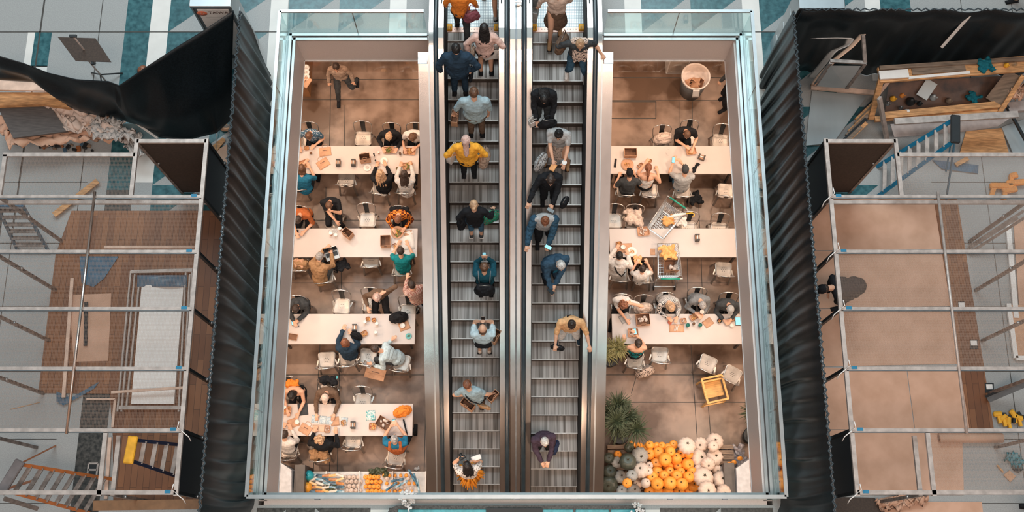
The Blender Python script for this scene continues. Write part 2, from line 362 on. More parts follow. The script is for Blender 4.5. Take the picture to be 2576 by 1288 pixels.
# ------------------------------------------------------------------ escalators
def zl(y, y0=9.5, s=.12, sl=.577):
    q = (y0-y)/s; z = -sl*s*(math.log(1+math.exp(q)) if q < 30 else q)
    return max(z, -5.2)
m_tread = bpy.data.materials.new('escalator_tread'); m_tread.use_nodes = True
_n = m_tread.node_tree; _b = _n.nodes['Principled BSDF']; _b.inputs['Metallic'].default_value = .35; _b.inputs['Roughness'].default_value = .45
_tc = node(_n, 'ShaderNodeTexCoord'); _mp = node(_n, 'ShaderNodeMapping'); _mp.inputs['Scale'].default_value = (26, .4, 1); _nz = node(_n, 'ShaderNodeTexNoise'); _nz.inputs['Scale'].default_value = 1.0; _nz.inputs['Detail'].default_value = 3
_oi = node(_n, 'ShaderNodeObjectInfo'); _va = node(_n, 'ShaderNodeVectorMath', operation='ADD'); _n.links.new(_tc.outputs['Object'], _va.inputs[0]); _n.links.new(_oi.outputs['Random'], _va.inputs[1])
_rp = node(_n, 'ShaderNodeValToRGB'); _rp.color_ramp.elements[0].position = .30; _rp.color_ramp.elements[0].color = (.085, .07, .06, 1); _rp.color_ramp.elements[1].position = .60; _rp.color_ramp.elements[1].color = (.34, .315, .30, 1)
_n.links.new(_va.outputs[0], _mp.inputs[0]); _n.links.new(_mp.outputs[0], _nz.inputs[0]); _n.links.new(_nz.outputs[0], _rp.inputs[0]); _n.links.new(_rp.outputs[0], _b.inputs['Base Color'])
RISER = mat('riser_brown', (.055, .038, .030), .6, 0, .4, 60)
NOSE = mat('step_edge', (.50, .47, .45), .4, .4)
def grid_mat(name, c1, c2, cell):
    m = bpy.data.materials.new(name); m.use_nodes = True; n = m.node_tree; b = n.nodes['Principled BSDF']; b.inputs['Roughness'].default_value = .35; b.inputs['Metallic'].default_value = .3
    br = node(n, 'ShaderNodeTexBrick'); br.offset = 0; br.inputs['Color1'].default_value = (*c1, 1); br.inputs['Color2'].default_value = (*c1, 1); br.inputs['Mortar'].default_value = (*c2, 1)
    br.inputs['Scale'].default_value = 1; br.inputs['Brick Width'].default_value = cell; br.inputs['Row Height'].default_value = cell; br.inputs['Mortar Size'].default_value = cell*.14
    tc = node(n, 'ShaderNodeTexCoord'); n.links.new(tc.outputs['Object'], br.inputs[0]); n.links.new(br.outputs[0], b.inputs['Base Color']); return m
PLATE = grid_mat('landing_plate', (.70, .72, .72), (.20, .24, .26), .034)
YEL = mat('safety_yellow', (.85, .42, .03), .5)
COPPER = mat('comb_copper', (.55, .36, .30), .35, .6)
def sweep(b, x0, x1, zo, th, ya, yb, n=60):
    vs = []
    for i in range(n+1):
        y = ya+(yb-ya)*i/n; z = zl(y)+zo; vs += [(x0, y, z), (x1, y, z), (x1, y, z-th), (x0, y, z-th)]
    fs = []
    for i in range(n):
        for j in range(4): a = i*4+j; c = i*4+(j+1) % 4; fs.append((a, c, c+4, a+4))
    fs += [(3, 2, 1, 0), (4*n, 4*n+1, 4*n+2, 4*n+3)]; b.add(vs, fs)
def escalator(label, xc, dy, outer, oy):
    t = thing('escalator', label, 'escalator', (xc, 5.0, 0)); ox = Vector((-xc, -5.0, 0)); h = .497
    proto = None
    for k in range(-2, 25):
        y = 9.15+dy-.357*k; z = zl(y)+.01
        if proto is None:
            b = MB(); b.box((0, .215, -.03), (2*h, .43, .06)); b.mi = 1
            for i in range(1): b.box((0, .012, -.16), (2*h, .02, .26))
            b.mi = 2; b.box((0, -.004, -.006), (2*h, .018, .016))
            proto = b.build('step', [m_tread, RISER, NOSE], t); s_ = proto
        else: s_ = proto.copy(); COL.objects.link(s_)
        s_.parent = t; s_.location = (0, y-5, z)
    # decks, inner walls, handrails
    hw = .505
    for sgn in (-1, 1):
        b = MB(); b.T = Matrix.Translation(ox)
        xi = xc+sgn*(hw+.015)
        sweep(b, xi-.012, xi+.012, .86, 1.05, 11.3, -.3); b.build('skirt_panel', BRUSH, t)
        b = MB(); b.T = Matrix.Translation(ox); a0, a1 = sorted((xi, xi+sgn*.10)); sweep(b, a0, a1, .90, .04, 11.2, -.3); b.build('inner_deck', STEEL, t)
        b = MB(); b.T = Matrix.Translation(ox); pts = [(xi+sgn*.145, 11.2-.18*i, zl(11.2-.18*i)+.955) for i in range(64)]
        b.tube(pts, .042, 10, False, .55); b.build('handrail', RUBBER, t)
        b = MB(); b.T = Matrix.Translation(ox); a0, a1 = sorted((xi+sgn*.10, xi+sgn*.195)); sweep(b, a0, a1, .905, .03, 11.2, -.3); b.build('handrail_guide', STEEL_D, t)
        for yy in (10.13,):
            b = MB(); b.T = Matrix.Translation(ox); b.box((xi-sgn*.055, yy, .045), (.11, .13, .07), None, .015); b.mi = 1
            for i in range(3): b.box((xi-sgn*(.03+.022*i), yy-.03, .084), (.008, .05, .01))
            b.build('comb_guard', [YEL, BLACK], t)
        b = MB(); b.T = Matrix.Translation(ox); b.lathe([(.014, 0), (.014, .02)], (xi+sgn*.045, 10.35, .89), 10, False); b.box((xi+sgn*.045, 10.25, .905), (.028, .17, .01), None, .008); b.build('switch_slot', BLACK, t)
    s0 = xc+outer*(hw+.015+.195)
    b = MB(); b.T = Matrix.Translation(ox); a0, a1 = sorted((s0, s0+outer*.085)); sweep(b, a0, a1, .86, .06, 11.2, 9.2); a0, a1 = sorted((s0, s0+outer*.29)); sweep(b, a0, a1, .86, .06, 9.25, -.3); b.build('outer_deck', STEEL, t)
    b = MB(); b.T = Matrix.Translation(ox); x_ = s0+outer*.275; a0, a1 = sorted((x_-.012, x_+.012)); sweep(b, a0, a1, .80, 1.5, 9.25, -.3); b.build('side_cladding', STEEL, t)
    b = MB(); b.T = Matrix.Translation(ox); b.box((s0+outer*.2, 9.12, .70), (.17, .22, .012)); b.build('deck_cap', STEEL_L, t)
    b = MB(); b.T = Matrix.Translation(ox); a0, a1 = sorted((s0+outer*.07, s0+outer*.1)); sweep(b, a0, a1, .872, .015, 9.2, -.3); b.build('deck_bead', STEEL_L, t)
    b = MB(); b.box((0, 5.0+.95, -.02), (1.03, 1.75, .06)); b.build('landing_plate', PLATE, t)
    b = MB(); b.box((0, 5.09, .0), (1.02, .10, .035)); b.mi = 1
    for i in range(18): b.box((-.48+i*.056, 5.10, .02), (.012, .02, .006))
    b.build('comb', [COPPER, BLACK], t)
    b = MB(); b.T = Matrix.Translation(ox); sweep(b, xc-.6, xc+.6, -.42, .5, 9.9, -.3); b.build('truss', BLACK, t)
    return t
escalator('left escalator carrying people up, away from the camera', -.765, 0, -1, 0)
escalator('right escalator carrying people down, towards the camera', .90, -.045, 1, 0)
ct = thing('escalator_deck', 'long steel deck filling the gap between the two escalators', 'deck', (.08, 5, 0)); ox = Matrix.Translation((-.08, -5, 0))
b = MB(); b.T = ox; sweep(b, -.035, .06, .86, .3, 11.2, -.3); sweep(b, .10, .175, .86, .3, 11.2, -.3); b.build('deck_plate', STEEL, ct)
b = MB(); b.T = ox; sweep(b, .06, .10, .84, .2, 11.2, -.3); b.build('groove', STEEL_D, ct)
b = MB(); b.T = ox; b.box((.12, 10.18, .93), (.13, .03, .03)); b.box((.12, 10.16, .9), (.05, .06, .06)); b.build('clip', STEEL_L, ct)

# ------------------------------------------------------------------ granite bench planter in front of the opening
GRAN = mat('black_granite', (.014, .014, .014), .4, 0, 0, 40, None, 0, (.085, .08, .075), detail=10)
TEALPAD = mat('teal_tile', (.10, .42, .46), .35, 0, .15, 14)
pl = thing('granite_planter', 'long black granite planter with teal top below the front rail', 'planter', (.08, .35, 0))
def rrect(x0, x1, y0, y1, r, n=8):
    p = []
    for cx, cy, a in ((x1-r, y1-r, 0), (x0+r, y1-r, 90), (x0+r, y0+r, 180), (x1-r, y0+r, 270)):
        for i in range(n+1): t = R(a+90*i/n); p.append((cx+r*math.cos(t), cy+r*math.sin(t)))
    return p
b = MB(); b.prism(rrect(-2.2, 2.2, -1.6, .6, .22), 0, .44); b.build('granite_rim', GRAN, pl)
b = MB()
for x0, x1 in ((-2.0, -.48), (.38, .95), (.99, 1.55), (1.58, 2.0)): b.box(((x0+x1)/2, -.44, .45), (x1-x0, 1.94, .03), None, .01)
b.build('teal_top', TEALPAD, pl)
bg = MB(); bg.box((.04, .55, .50), (.95, .7, .06)); bb = bg.build('black_mat', BLACK); tag(bb, 'black mat lying on the teal top of the granite planter', 'mat')
# ------------------------------------------------------------------ people
REMESH = []
def voxel(o, size, smooth=3, disp=0.0, dscale=.08):
    m = o.modifiers.new('surface', 'REMESH'); m.mode = 'VOXEL'; m.voxel_size = size; m.use_smooth_shade = True
    if smooth: s_ = o.modifiers.new('smooth', 'SMOOTH'); s_.iterations = smooth; s_.factor = .5
    if disp:
        tx = bpy.data.textures.get('folds%g' % dscale) or bpy.data.textures.new('folds%g' % dscale, 'CLOUDS'); tx.noise_scale = dscale; tx.noise_depth = 1
        d = o.modifiers.new('folds', 'DISPLACE'); d.texture = tx; d.strength = disp; d.texture_coords = 'LOCAL'; d.mid_level = .5
    REMESH.append(o); return o
def bake_all():
    dg = bpy.context.evaluated_depsgraph_get(); dg.update()
    res = [(o, bpy.data.meshes.new_from_object(o.evaluated_get(dg))) for o in REMESH]
    for o, me in res:
        mats = [x for x in o.data.materials]; o.modifiers.clear(); old = o.data; o.data = me
        if len(me.materials) == 0:
            for x in mats: me.materials.append(x)
        for p in me.polygons: p.use_smooth = True
    REMESH.clear()
def ik(a, t, l1, l2, hint):
    a, t, hint = Vector(a), Vector(t), Vector(hint); d = t-a; L = d.length
    mx = (l1+l2)*.985
    if L > mx: t = a+d*(mx/L); d = t-a; L = mx
    if L < .12: t = a+(d.normalized() if L > 1e-4 else Vector((0, 1, 0)))*.12; d = t-a; L = .12
    x = (l1*l1-l2*l2+L*L)/(2*L); h = math.sqrt(max(l1*l1-x*x, 0)); dn = d/L
    n_ = hint-dn*hint.dot(dn); n_ = n_.normalized() if n_.length > 1e-4 else Vector((0, 0, -1))
    return a+dn*x+n_*h, t
C = dict(navy=(.022, .045, .075), black=(.014, .015, .018), dgrey=(.055, .06, .065), grey=(.20, .21, .22), white=(.72, .68, .65), lblue=(.33, .44, .49), sky=(.50, .62, .67),
         teal=(.01, .22, .24), orange=(.80, .25, .04), amber=(.88, .42, .05), brown=(.15, .095, .065), tan=(.36, .21, .11), cream=(.66, .52, .44), pink=(.70, .48, .42),
         denim=(.05, .12, .19), rust=(.42, .12, .04), plum=(.06, .04, .06), khaki=(.36, .26, .2), blue=(.02, .16, .28), lgrey=(.42, .42, .42), peach=(.80, .45, .22),
         h_black=(.016, .014, .014), h_dark=(.05, .032, .025), h_brown=(.14, .07, .04), h_auburn=(.24, .09, .045), h_blond=(.55, .34, .20), h_grey=(.38, .36, .35), h_white=(.60, .57, .54), h_pinkish=(.62, .42, .36))
SKINS = [mat('skin_fair', (.74, .42, .28), .5, 0, .06, 9), mat('skin_tan', (.56, .29, .17), .5, 0, .06, 9), mat('skin_brown', (.26, .13, .08), .5, 0, .06, 9)]
EYE = mat('eye_dark', (.02, .015, .01), .2); LIP = mat('lips', (.45, .14, .11), .4)
def cloth(c, pat=None):
    col = C[c] if isinstance(c, str) else c; nm = 'cloth_%s_%s' % (c if isinstance(c, str) else '%.2f_%.2f_%.2f' % c, pat or 'plain')
    if nm in MATS: return MATS[nm]
    m = mat(nm, col, .85, 0, .14, 22, bump=.25, spec=.2)
    if pat:
        n = m.node_tree; b = n.nodes['Principled BSDF']; tc = n.nodes['Texture Coordinate']
        if pat == 'stripe':
            w = node(n, 'ShaderNodeTexWave'); w.bands_direction = 'DIAGONAL'; w.inputs['Scale'].default_value = 16; w.inputs['Distortion'].default_value = 2; src = w.outputs[0]; c2 = (.03, .03, .035)
        elif pat == 'plaid':
            w = node(n, 'ShaderNodeTexChecker'); w.inputs['Scale'].default_value = 16; src = w.outputs['Fac']; c2 = (.10, .02, .01)
        elif pat == 'check':
            w = node(n, 'ShaderNodeTexChecker'); w.inputs['Scale'].default_value = 45; src = w.outputs['Fac']; c2 = (.35, .12, .1)
        else:
            w = node(n, 'ShaderNodeTexVoronoi'); w.inputs['Scale'].default_value = 34; src = w.outputs['Distance']; c2 = {'floral': (.16, .12, .10), 'leopard': (.03, .025, .03), 'dotty': (.5, .55, .6), 'leafy': (.55, .28, .04)}[pat]
        n.links.new(tc.outputs['Object'], w.inputs[0]); rp = node(n, 'ShaderNodeValToRGB'); rp.color_ramp.interpolation = 'CONSTANT' if pat != 'plaid' else 'LINEAR'
        rp.color_ramp.elements[0].color = (*c2, 1); rp.color_ramp.elements[1].color = (*col, 1); rp.color_ramp.elements[1].position = .38
        n.links.new(src, rp.inputs[0]); n.links.new(rp.outputs[0], b.inputs['Base Color'])
    return m
def hairmat(c):
    nm = 'hair_'+c
    if nm in MATS: return MATS[nm]
    col = C[c]; m = mat(nm, tuple(v*.55 for v in col), .42, 0, .1, 14, (1.5, 1.5, 6), bump=.5, col2=tuple(min(1, v*1.35) for v in col), spec=.45); return m
def hand(b, w, d, nrm, curl=.5, left=1):
    # palm, four fingers of different lengths and a thumb from the side of the palm
    d = Vector(d).normalized(); nrm = Vector(nrm); nrm = (nrm-d*nrm.dot(d)); nrm = nrm.normalized() if nrm.length > 1e-3 else Vector((0, 0, 1)); sd = d.cross(nrm)*left
    w = Vector(w); p1 = w+d*.085
    b.cap(w+d*.01, p1, .022, .026, 8); b.cap(w+d*.03+sd*.018, p1+sd*.026, .017, .013, 8); b.cap(w+d*.03-sd*.018, p1-sd*.026, .017, .013, 8)
    for i, (o, L) in enumerate(((-.030, .058), (-.010, .070), (.011, .074), (.031, .064))):
        s_ = p1+sd*o+d*.004; a1 = curl*(.55+.12*i); d1 = (d*math.cos(a1)-nrm*math.sin(a1)+sd*o*2.2).normalized(); k = s_+d1*L*.55
        a2 = curl*(1.35+.1*i); d2 = (d*math.cos(a2)-nrm*math.sin(a2)+sd*o*1.5).normalized()
        b.cap(s_, k, .0098, .0090, 7); b.cap(k, k+d2*L*.5, .0090, .0078, 7)
    t0 = w+d*.035+sd*.026; t1 = t0+(d*.6+sd*.75-nrm*.25*curl).normalized()*.038; b.cap(t0, t1, .013, .0105, 7); b.cap(t1, t1+(d*.9+sd*.25-nrm*.4*curl).normalized()*.03, .0105, .009, 7)
NP = [0]
def person(label, at, face=0, pose='stand', skin=0, hair=('short', 'h_dark'), top=('navy', 'long'), bottom=('black', 'long'), shoes='black', lean=4, side=0, head=8, hturn=0,
           A=None, B=None, scale=1.0, build=1.0, z0=0.0, step=.0, extras=(), feet=True, cat='person', knees=None, turn=0.0, legs=None):
    """at: pixel of the head (sit / floor) or (head pixel x, feet point) for stairs; face: heading in degrees, 0 = away from the camera"""
    s_ = scale; ca, sa = math.cos(R(face)), math.sin(R(face))
    ln, sd = R(lean), R(side); up = Vector((math.sin(sd), math.sin(ln), math.cos(ln)*math.cos(sd))).normalized(); rt = Vector((1, 0, 0)); rt = (rt-up*rt.dot(up)).normalized(); fw = up.cross(rt)
    if turn: q = Matrix.Rotation(R(turn), 3, up); rt = q @ rt; fw = q @ fw
    sit = pose == 'sit'
    pel = Vector((0, 0, .56 if sit else .93))
    ch = pel+up*.30; nb = pel+up*.50; hd = (up*math.cos(R(head))+fw*math.sin(R(head))).normalized()
    hfw = (fw*math.cos(R(head))-up*math.sin(R(head))).normalized(); q = Matrix.Rotation(R(hturn), 3, hd); hfw = q @ hfw; hrt = hfw.cross(hd)
    hc = nb+hd*.185+hfw*.02
    # root
    if isinstance(at, Vector): root = at
    else:
        zz = z0+hc.z*s_; hp = P(at[0], at[1], zz); off = Vector((hc.x*ca-hc.y*sa, hc.x*sa+hc.y*ca, 0))*s_; root = Vector((hp.x-off.x, hp.y-off.y, z0))
    t = thing('person', label, cat, root, R(face)); t.scale = (s_, s_, s_)
    def loc(h, dz=None):
        if h is None: return None
        if len(h) == 4: w = P(h[0], h[1], z0+h[2]); d = (w-root); return Vector((d.x*ca+d.y*sa, -d.x*sa+d.y*ca, h[2]))/s_
        return Vector(h)
    shl = nb-up*.045-rt*.175*build; shr = nb-up*.045+rt*.175*build
    dl = Vector((-.24, .30, .78)) if sit else nb-rt*.30-Vector((0, -.10, .60)); dr = Vector((.24, .30, .78)) if sit else nb+rt*.30-Vector((0, -.10, .60))
    a, c = loc(A), loc(B)
    # A and B go to the nearer shoulder
    hl, hr = dl, dr
    if a is not None and c is not None:
        if (a-shl).length+(c-shr).length <= (a-shr).length+(c-shl).length: hl, hr = a, c
        else: hl, hr = c, a
    elif a is not None:
        if (a-shl).length <= (a-shr).length: hl = a
        else: hr = a
    arms = []
    for sh, tg, sg in ((shl, hl, -1), (shr, hr, 1)):
        el, wr = ik(sh, tg, .275, .255, rt*sg*.5+Vector((0, -.25, -.8))); arms.append((sh, el, wr, sg))
    legsj = []
    if sit:
        kn = knees or ((-.13, .44), (.13, .42))
        for sg, k in ((-1, kn[0]), (1, kn[1])):
            hp = pel+Vector((sg*.095, .02, -.03)); kk = Vector((k[0], k[1], .53)); an = Vector((k[0]*1.1, k[1]-.04+(.06 if sg > 0 else -.03), .09)); legsj.append((hp, kk, an, sg))
    else:
        lg = legs or ((-.10, .0, 0), (.10, .0, 0))
        for sg, l_ in ((-1, lg[0]), (1, lg[1])):
            hp = pel+Vector((sg*.095, 0, -.03)); an = Vector((l_[0], l_[1]-.02, .09+l_[2])); kk, an = ik(hp, an, .43, .42, (0, 1, 0)); legsj.append((hp, kk, an, sg))
    SK = SKINS[skin]
    # ---- body: one continuous surface
    b = MB(); bw = build
    def torso(b, g, zc=0):
        b.ell(pel+up*.02, (.165*bw+g, .115*bw+g, .13+g), Matrix((rt, fw, up)).transposed(), 14, 8)
        b.cap(pel+up*.04, pel+up*.22, .125*bw+g, .135*bw+g, 14, .82, fw)
        b.ell(ch+fw*.005, (.175*bw+g, .118*bw+g, .20+g), Matrix((rt, fw, up)).transposed(), 14, 8)
        b.cap(shl+rt*.03, shr-rt*.03, .058+g, .058+g, 12); b.cap(ch+up*.1-rt*.07, ch+up*.1+rt*.07, .105+g, .105+g, 12)
    torso(b, 0); b.cap(nb-up*.03, nb+hd*.10, .060, .052, 10)
    HM = Matrix((hrt, hfw, hd)).transposed()
    b.ell(hc, (.076, .094, .108), HM, 14, 10); b.cap(hc-hd*.03+hfw*.03, hc-hd*.085+hfw*.055, .056, .034, 10)
    b.cap(hc+hfw*.088+hd*.01, hc+hfw*.112-hd*.022, .010, .016, 6)
    for sg in (-1, 1): b.ell(hc+hrt*sg*.079-hfw*.005-hd*.008, (.012, .020, .032), HM, 8, 6)
    for sh, el, wr, sg in arms:
        b.cap(sh, el, .050*bw**.5, .040, 10); b.cap(el, el.lerp(wr, .35), .040, .041, 10); b.cap(el.lerp(wr, .3), wr, .040, .026, 10)
        d = (wr-el).normalized(); n_ = Vector((0, 0, 1)) if abs(d.z) < .8 else fw; hand(b, wr, d, n_, .45, -sg)
    for hp, kk, an, sg in legsj:
        b.cap(hp, kk, .082*bw, .056, 12); b.cap(kk, kk.lerp(an, .35), .055, .054, 10); b.cap(kk.lerp(an, .3), an, .053, .036, 10)
        b.cap(an-Vector((0, 0, .045)), an+Vector((sg*.012, .13, -.062)), .036, .028, 8)
    voxel(b.build('body', SK, t), .0095, 2)
    # ---- eyes and mouth
    e_ = MB()
    for sg in (-1, 1): e_.ell(hc+hfw*.088+hrt*sg*.032+hd*.012, (.010, .007, .006), HM, 8, 6)
    e_.build('eyes', EYE, t); e_ = MB(); e_.ell(hc+hfw*.094-hd*.052, (.022, .008, .007), HM, 8, 6); e_.build('mouth', LIP, t)
    # ---- clothing
    if top:
        c0, sl = top[0], top[1]; pat = top[2] if len(top) > 2 else None; g = .020 if sl != 'jacket' else .030
        b = MB()
        if sl == 'tank':
            b.ell(ch-up*.03, (.175*bw+.012, .118*bw+.014, .165), Matrix((rt, fw, up)).transposed(), 14, 8); b.cap(pel+up*.0, pel+up*.22, .14*bw, .145*bw, 14, .82, fw)
            for sg in (-1, 1): b.cap(ch+up*.06+rt*sg*.09-fw*.10, nb+rt*sg*.075-up*.0, .012, .014, 6); b.cap(nb+rt*sg*.075-up*.0, ch+up*.06+rt*sg*.09+fw*.11, .014, .012, 6)
        else:
            torso(b, g); b.cap(pel-up*.05, pel+up*.15, .165*bw, .15*bw, 14, .8, fw)
            if sl == 'jacket': b.cap(nb-up*.02-fw*.01, nb+up*.03-fw*.012, .082, .078, 12)
            fr = {'long': 1.9, 'jacket': 1.95, 'short': .62, 'elbow': 1.15}.get(sl, 0)
            for sh, el, wr, sg in arms:
                if fr <= 0: continue
                f1 = min(fr, 1); b.cap(sh, sh.lerp(el, f1), .066 if sl != 'jacket' else .074, .056 if f1 == 1 else .062, 10)
                if fr > 1: b.cap(el, el.lerp(wr, (fr-1)), .056 if sl != 'jacket' else .062, .042 if sl != 'jacket' else .05, 10)
        voxel(b.build('jacket' if sl == 'jacket' else 'shirt', cloth(c0, pat), t), .013, 3, .030 if sl == 'jacket' else .022, .07)
    if bottom:
        c0, ln_ = bottom[0], bottom[1]; pat = bottom[2] if len(bottom) > 2 else None; b = MB()
        b.ell(pel-Vector((0, 0, .02)), (.178*bw, .132*bw, .14), None, 14, 8)
        if ln_ == 'skirt':
            if sit:
                for hp, kk, an, sg in legsj: b.cap(hp, kk+Vector((0, .04, 0)), .10, .085, 12); b.cap(kk, kk+Vector((0, .03, -.16)), .085, .09, 10)
                b.cap(Vector((0, .1, .50)), Vector((0, .42, .50)), .10, .09, 10)
            else: b.lathe([(.13, .02), (.165, -.1), (.20, -.30), (.235, -.52), (.20, -.52)], (0, 0, .93), 18, True, 1, .85)
        else:
            fr = {'long': 1.92, 'shorts': .72, 'crop': 1.6}[ln_]
            for hp, kk, an, sg in legsj:
                f1 = min(fr, 1); b.cap(hp, hp.lerp(kk, f1), .098*bw, .074, 12)
                if fr > 1: b.cap(kk, kk.lerp(an, fr-1), .074, .056, 12)
        voxel(b.build({'skirt': 'skirt', 'shorts': 'shorts'}.get(ln_, 'trousers'), cloth(c0, pat), t), .013, 3, .022, .09)
    for hp, kk, an, sg in legsj:
        b = MB(); a_ = an-Vector((0, .03, .045)); b.cap(a_, an+Vector((sg*.015, .15, -.058)), .046, .038, 10, .9); b.cap(an+Vector((0, -.03, -.03)), a_, .042, .044, 8)
        b.mi = 1; b.box(an+Vector((sg*.008, .055, -.082)), (.088, .27, .016), None, .02); b.build('shoe', [cloth(shoes), cloth('white' if shoes in ('navy', 'white', 'dgrey') else 'black')], t)
    # ---- hair
    hs, hcn = hair
    if hs != 'bald':
        b = MB(); o = hc-hfw*.014+hd*.020
        if hs == 'cap':
            b.ell(hc+hd*.025-hfw*.005, (.086, .102, .095), HM, 14, 8); b.cap(hc+hfw*.09+hd*.045-hrt*.03, hc+hfw*.15+hd*.03-hrt*.02, .035, .02, 8, .3, hd); b.cap(hc+hfw*.09+hd*.045+hrt*.03, hc+hfw*.15+hd*.03+hrt*.02, .035, .02, 8, .3, hd)
            b.cap(hc+hd*.118, hc+hd*.124, .008, .008, 6)
            voxel(b.build('cap', cloth(hcn), t), .008, 1)
            b = MB(); b.ell(hc-hfw*.02-hd*.012, (.080, .088, .07), HM, 12, 8); voxel(b.build('hair', hairmat('h_dark'), t), .01, 1)
        else:
            b.ell(o, (.084, .098, .104), HM, 16, 10)
            if hs in ('long', 'long_wild', 'pony', 'mid', 'curly', 'bun', 'topbun'):
                dn = (-hd*.65-hfw*.5).normalized()
                if hs in ('long', 'long_wild'):
                    rn = random.Random(hash(label) % 9999 if False else len(label)); L = .30 if hs == 'long' else .34
                    for i in range(9 if hs == 'long' else 16):
                        a1 = (i-4)/4*.9 if hs == 'long' else rn.uniform(-1.3, 1.3); s0 = hc-hfw*.055*math.cos(a1)+hrt*math.sin(a1)*.07-hd*.0
                        s1 = s0-hfw*.035*math.cos(a1)+hrt*math.sin(a1)*.03-hd*.12; s2 = nb-fw*(.10+.02*math.cos(a1))+rt*math.sin(a1)*.115-up*(L-.20+rn.uniform(-.05, .05))
                        b.cap(s0, s1, .034, .032, 7); b.cap(s1, s2, .032, .013, 7)
                if hs == 'mid':
                    for i in range(7): a1 = (i-3)/3*1.5; s0 = hc-hfw*.05*math.cos(a1)+hrt*math.sin(a1)*.075; b.cap(s0, s0-hd*.12-hfw*.01, .032, .024, 8)
                if hs == 'pony': b.ell(hc-hfw*.10+hd*.02, (.03, .03, .03), HM); b.cap(hc-hfw*.11+hd*.01, hc-hfw*.15-hd*.10, .026, .03, 8); b.cap(hc-hfw*.15-hd*.10, nb-fw*.13-up*.14, .03, .010, 8)
                if hs == 'bun': b.ell(hc-hfw*.105+hd*.03, (.040, .036, .038), HM)
                if hs == 'topbun': b.ell(hc-hfw*.04+hd*.118, (.036, .034, .030), HM)
                if hs == 'curly':
                    rn = random.Random(3)
                    for i in range(60):
                        v = Vector((rn.uniform(-1, 1), rn.uniform(-1, .25), rn.uniform(-.7, 1))).normalized(); b.ell(o+hrt*v.x*.10+hfw*v.y*.105+hd*v.z*.11, (.022, .022, .022), None, 7, 5)
            bald_top = hs == 'fringe'
            if bald_top: b = MB(); b.ell(hc-hfw*.03-hd*.03, (.085, .082, .072), HM, 14, 8)
            voxel(b.build('hair', hairmat(hcn), t), .0085, 1, {'curly': .02, 'long_wild': .03}.get(hs, .012), .03)
    for ex in extras: ex(t, dict(pel=pel, ch=ch, nb=nb, hc=hc, up=up, rt=rt, fw=fw, hd=hd, hfw=hfw, hrt=hrt, shl=shl, shr=shr, arms=arms, root=root, ca=ca, sa=sa, s=s_, legs=legsj))
    t_info = dict(root=root, ca=ca, sa=sa, s=s_, arms=arms, nb=nb, ch=ch, pel=pel, up=up, rt=rt, fw=fw, hc=hc, label=label)
    def world(v): v = Vector(v)*s_; return Vector((root.x+v.x*ca-v.y*sa, root.y+v.x*sa+v.y*ca, root.z+v.z))
    t_info['w'] = world; t_info['L'] = world(arms[0][2]+(arms[0][2]-arms[0][1]).normalized()*.09); t_info['R'] = world(arms[1][2]+(arms[1][2]-arms[1][1]).normalized()*.09)
    t_info['t'] = t; t_info['face'] = face
    return t_info
# ------------------------------------------------------------------ prop materials
GALV = mat('galvanised_chair_metal', (.42, .37, .33), .38, .5, .22, 5)
GALV_D = mat('dark_backrest_plate', (.05, .052, .055), .35, .6)
HOOP = mat('chair_tube', (.30, .28, .26), .35, .8)
TABLE = mat('white_table_top', (.57, .505, .475), .38, 0, .035, 2.2)
TLEG = mat('table_leg_metal', (.08, .07, .065), .5, .5)
KRAFT = mat('kraft_paper', (.55, .31, .19), .8, 0, .10, 12, bump=.1)
KRAFT_IN = mat('kraft_inside', (.22, .11, .065), .85)
PAPER = mat('white_paper', (.80, .76, .73), .7, 0, .03, 9)
INK = mat('dark_print', (.10, .05, .04), .7)
SCR = mat('lit_phone_screen', (.2, .5, .6), .2, emit=((.25, .62, .75), .7)); SCRD = mat('dark_phone_glass', (.01, .012, .016), .12)
CUPM = mat('white_cup', (.82, .78, .74), .45); COFFEE = mat('coffee_brown', (.16, .07, .03), .3); PLASTIC = CLEAR
FOODS = dict(salad=(mat('salad_green', (.14, .17, .04), .6, 0, .5, 30), mat('salad_bits', (.60, .35, .08), .6)), noodles=(mat('noodles', (.62, .33, .12), .6, 0, .4, 40), mat('egg', (.8, .55, .3), .6)),
             fries=(mat('fries', (.75, .42, .14), .6, 0, .3, 30), mat('sauce', (.5, .06, .03), .4)), scraps=(mat('wrapper_scraps', (.62, .52, .46), .7, 0, .3, 30), mat('brown_bits', (.3, .15, .08), .7)))
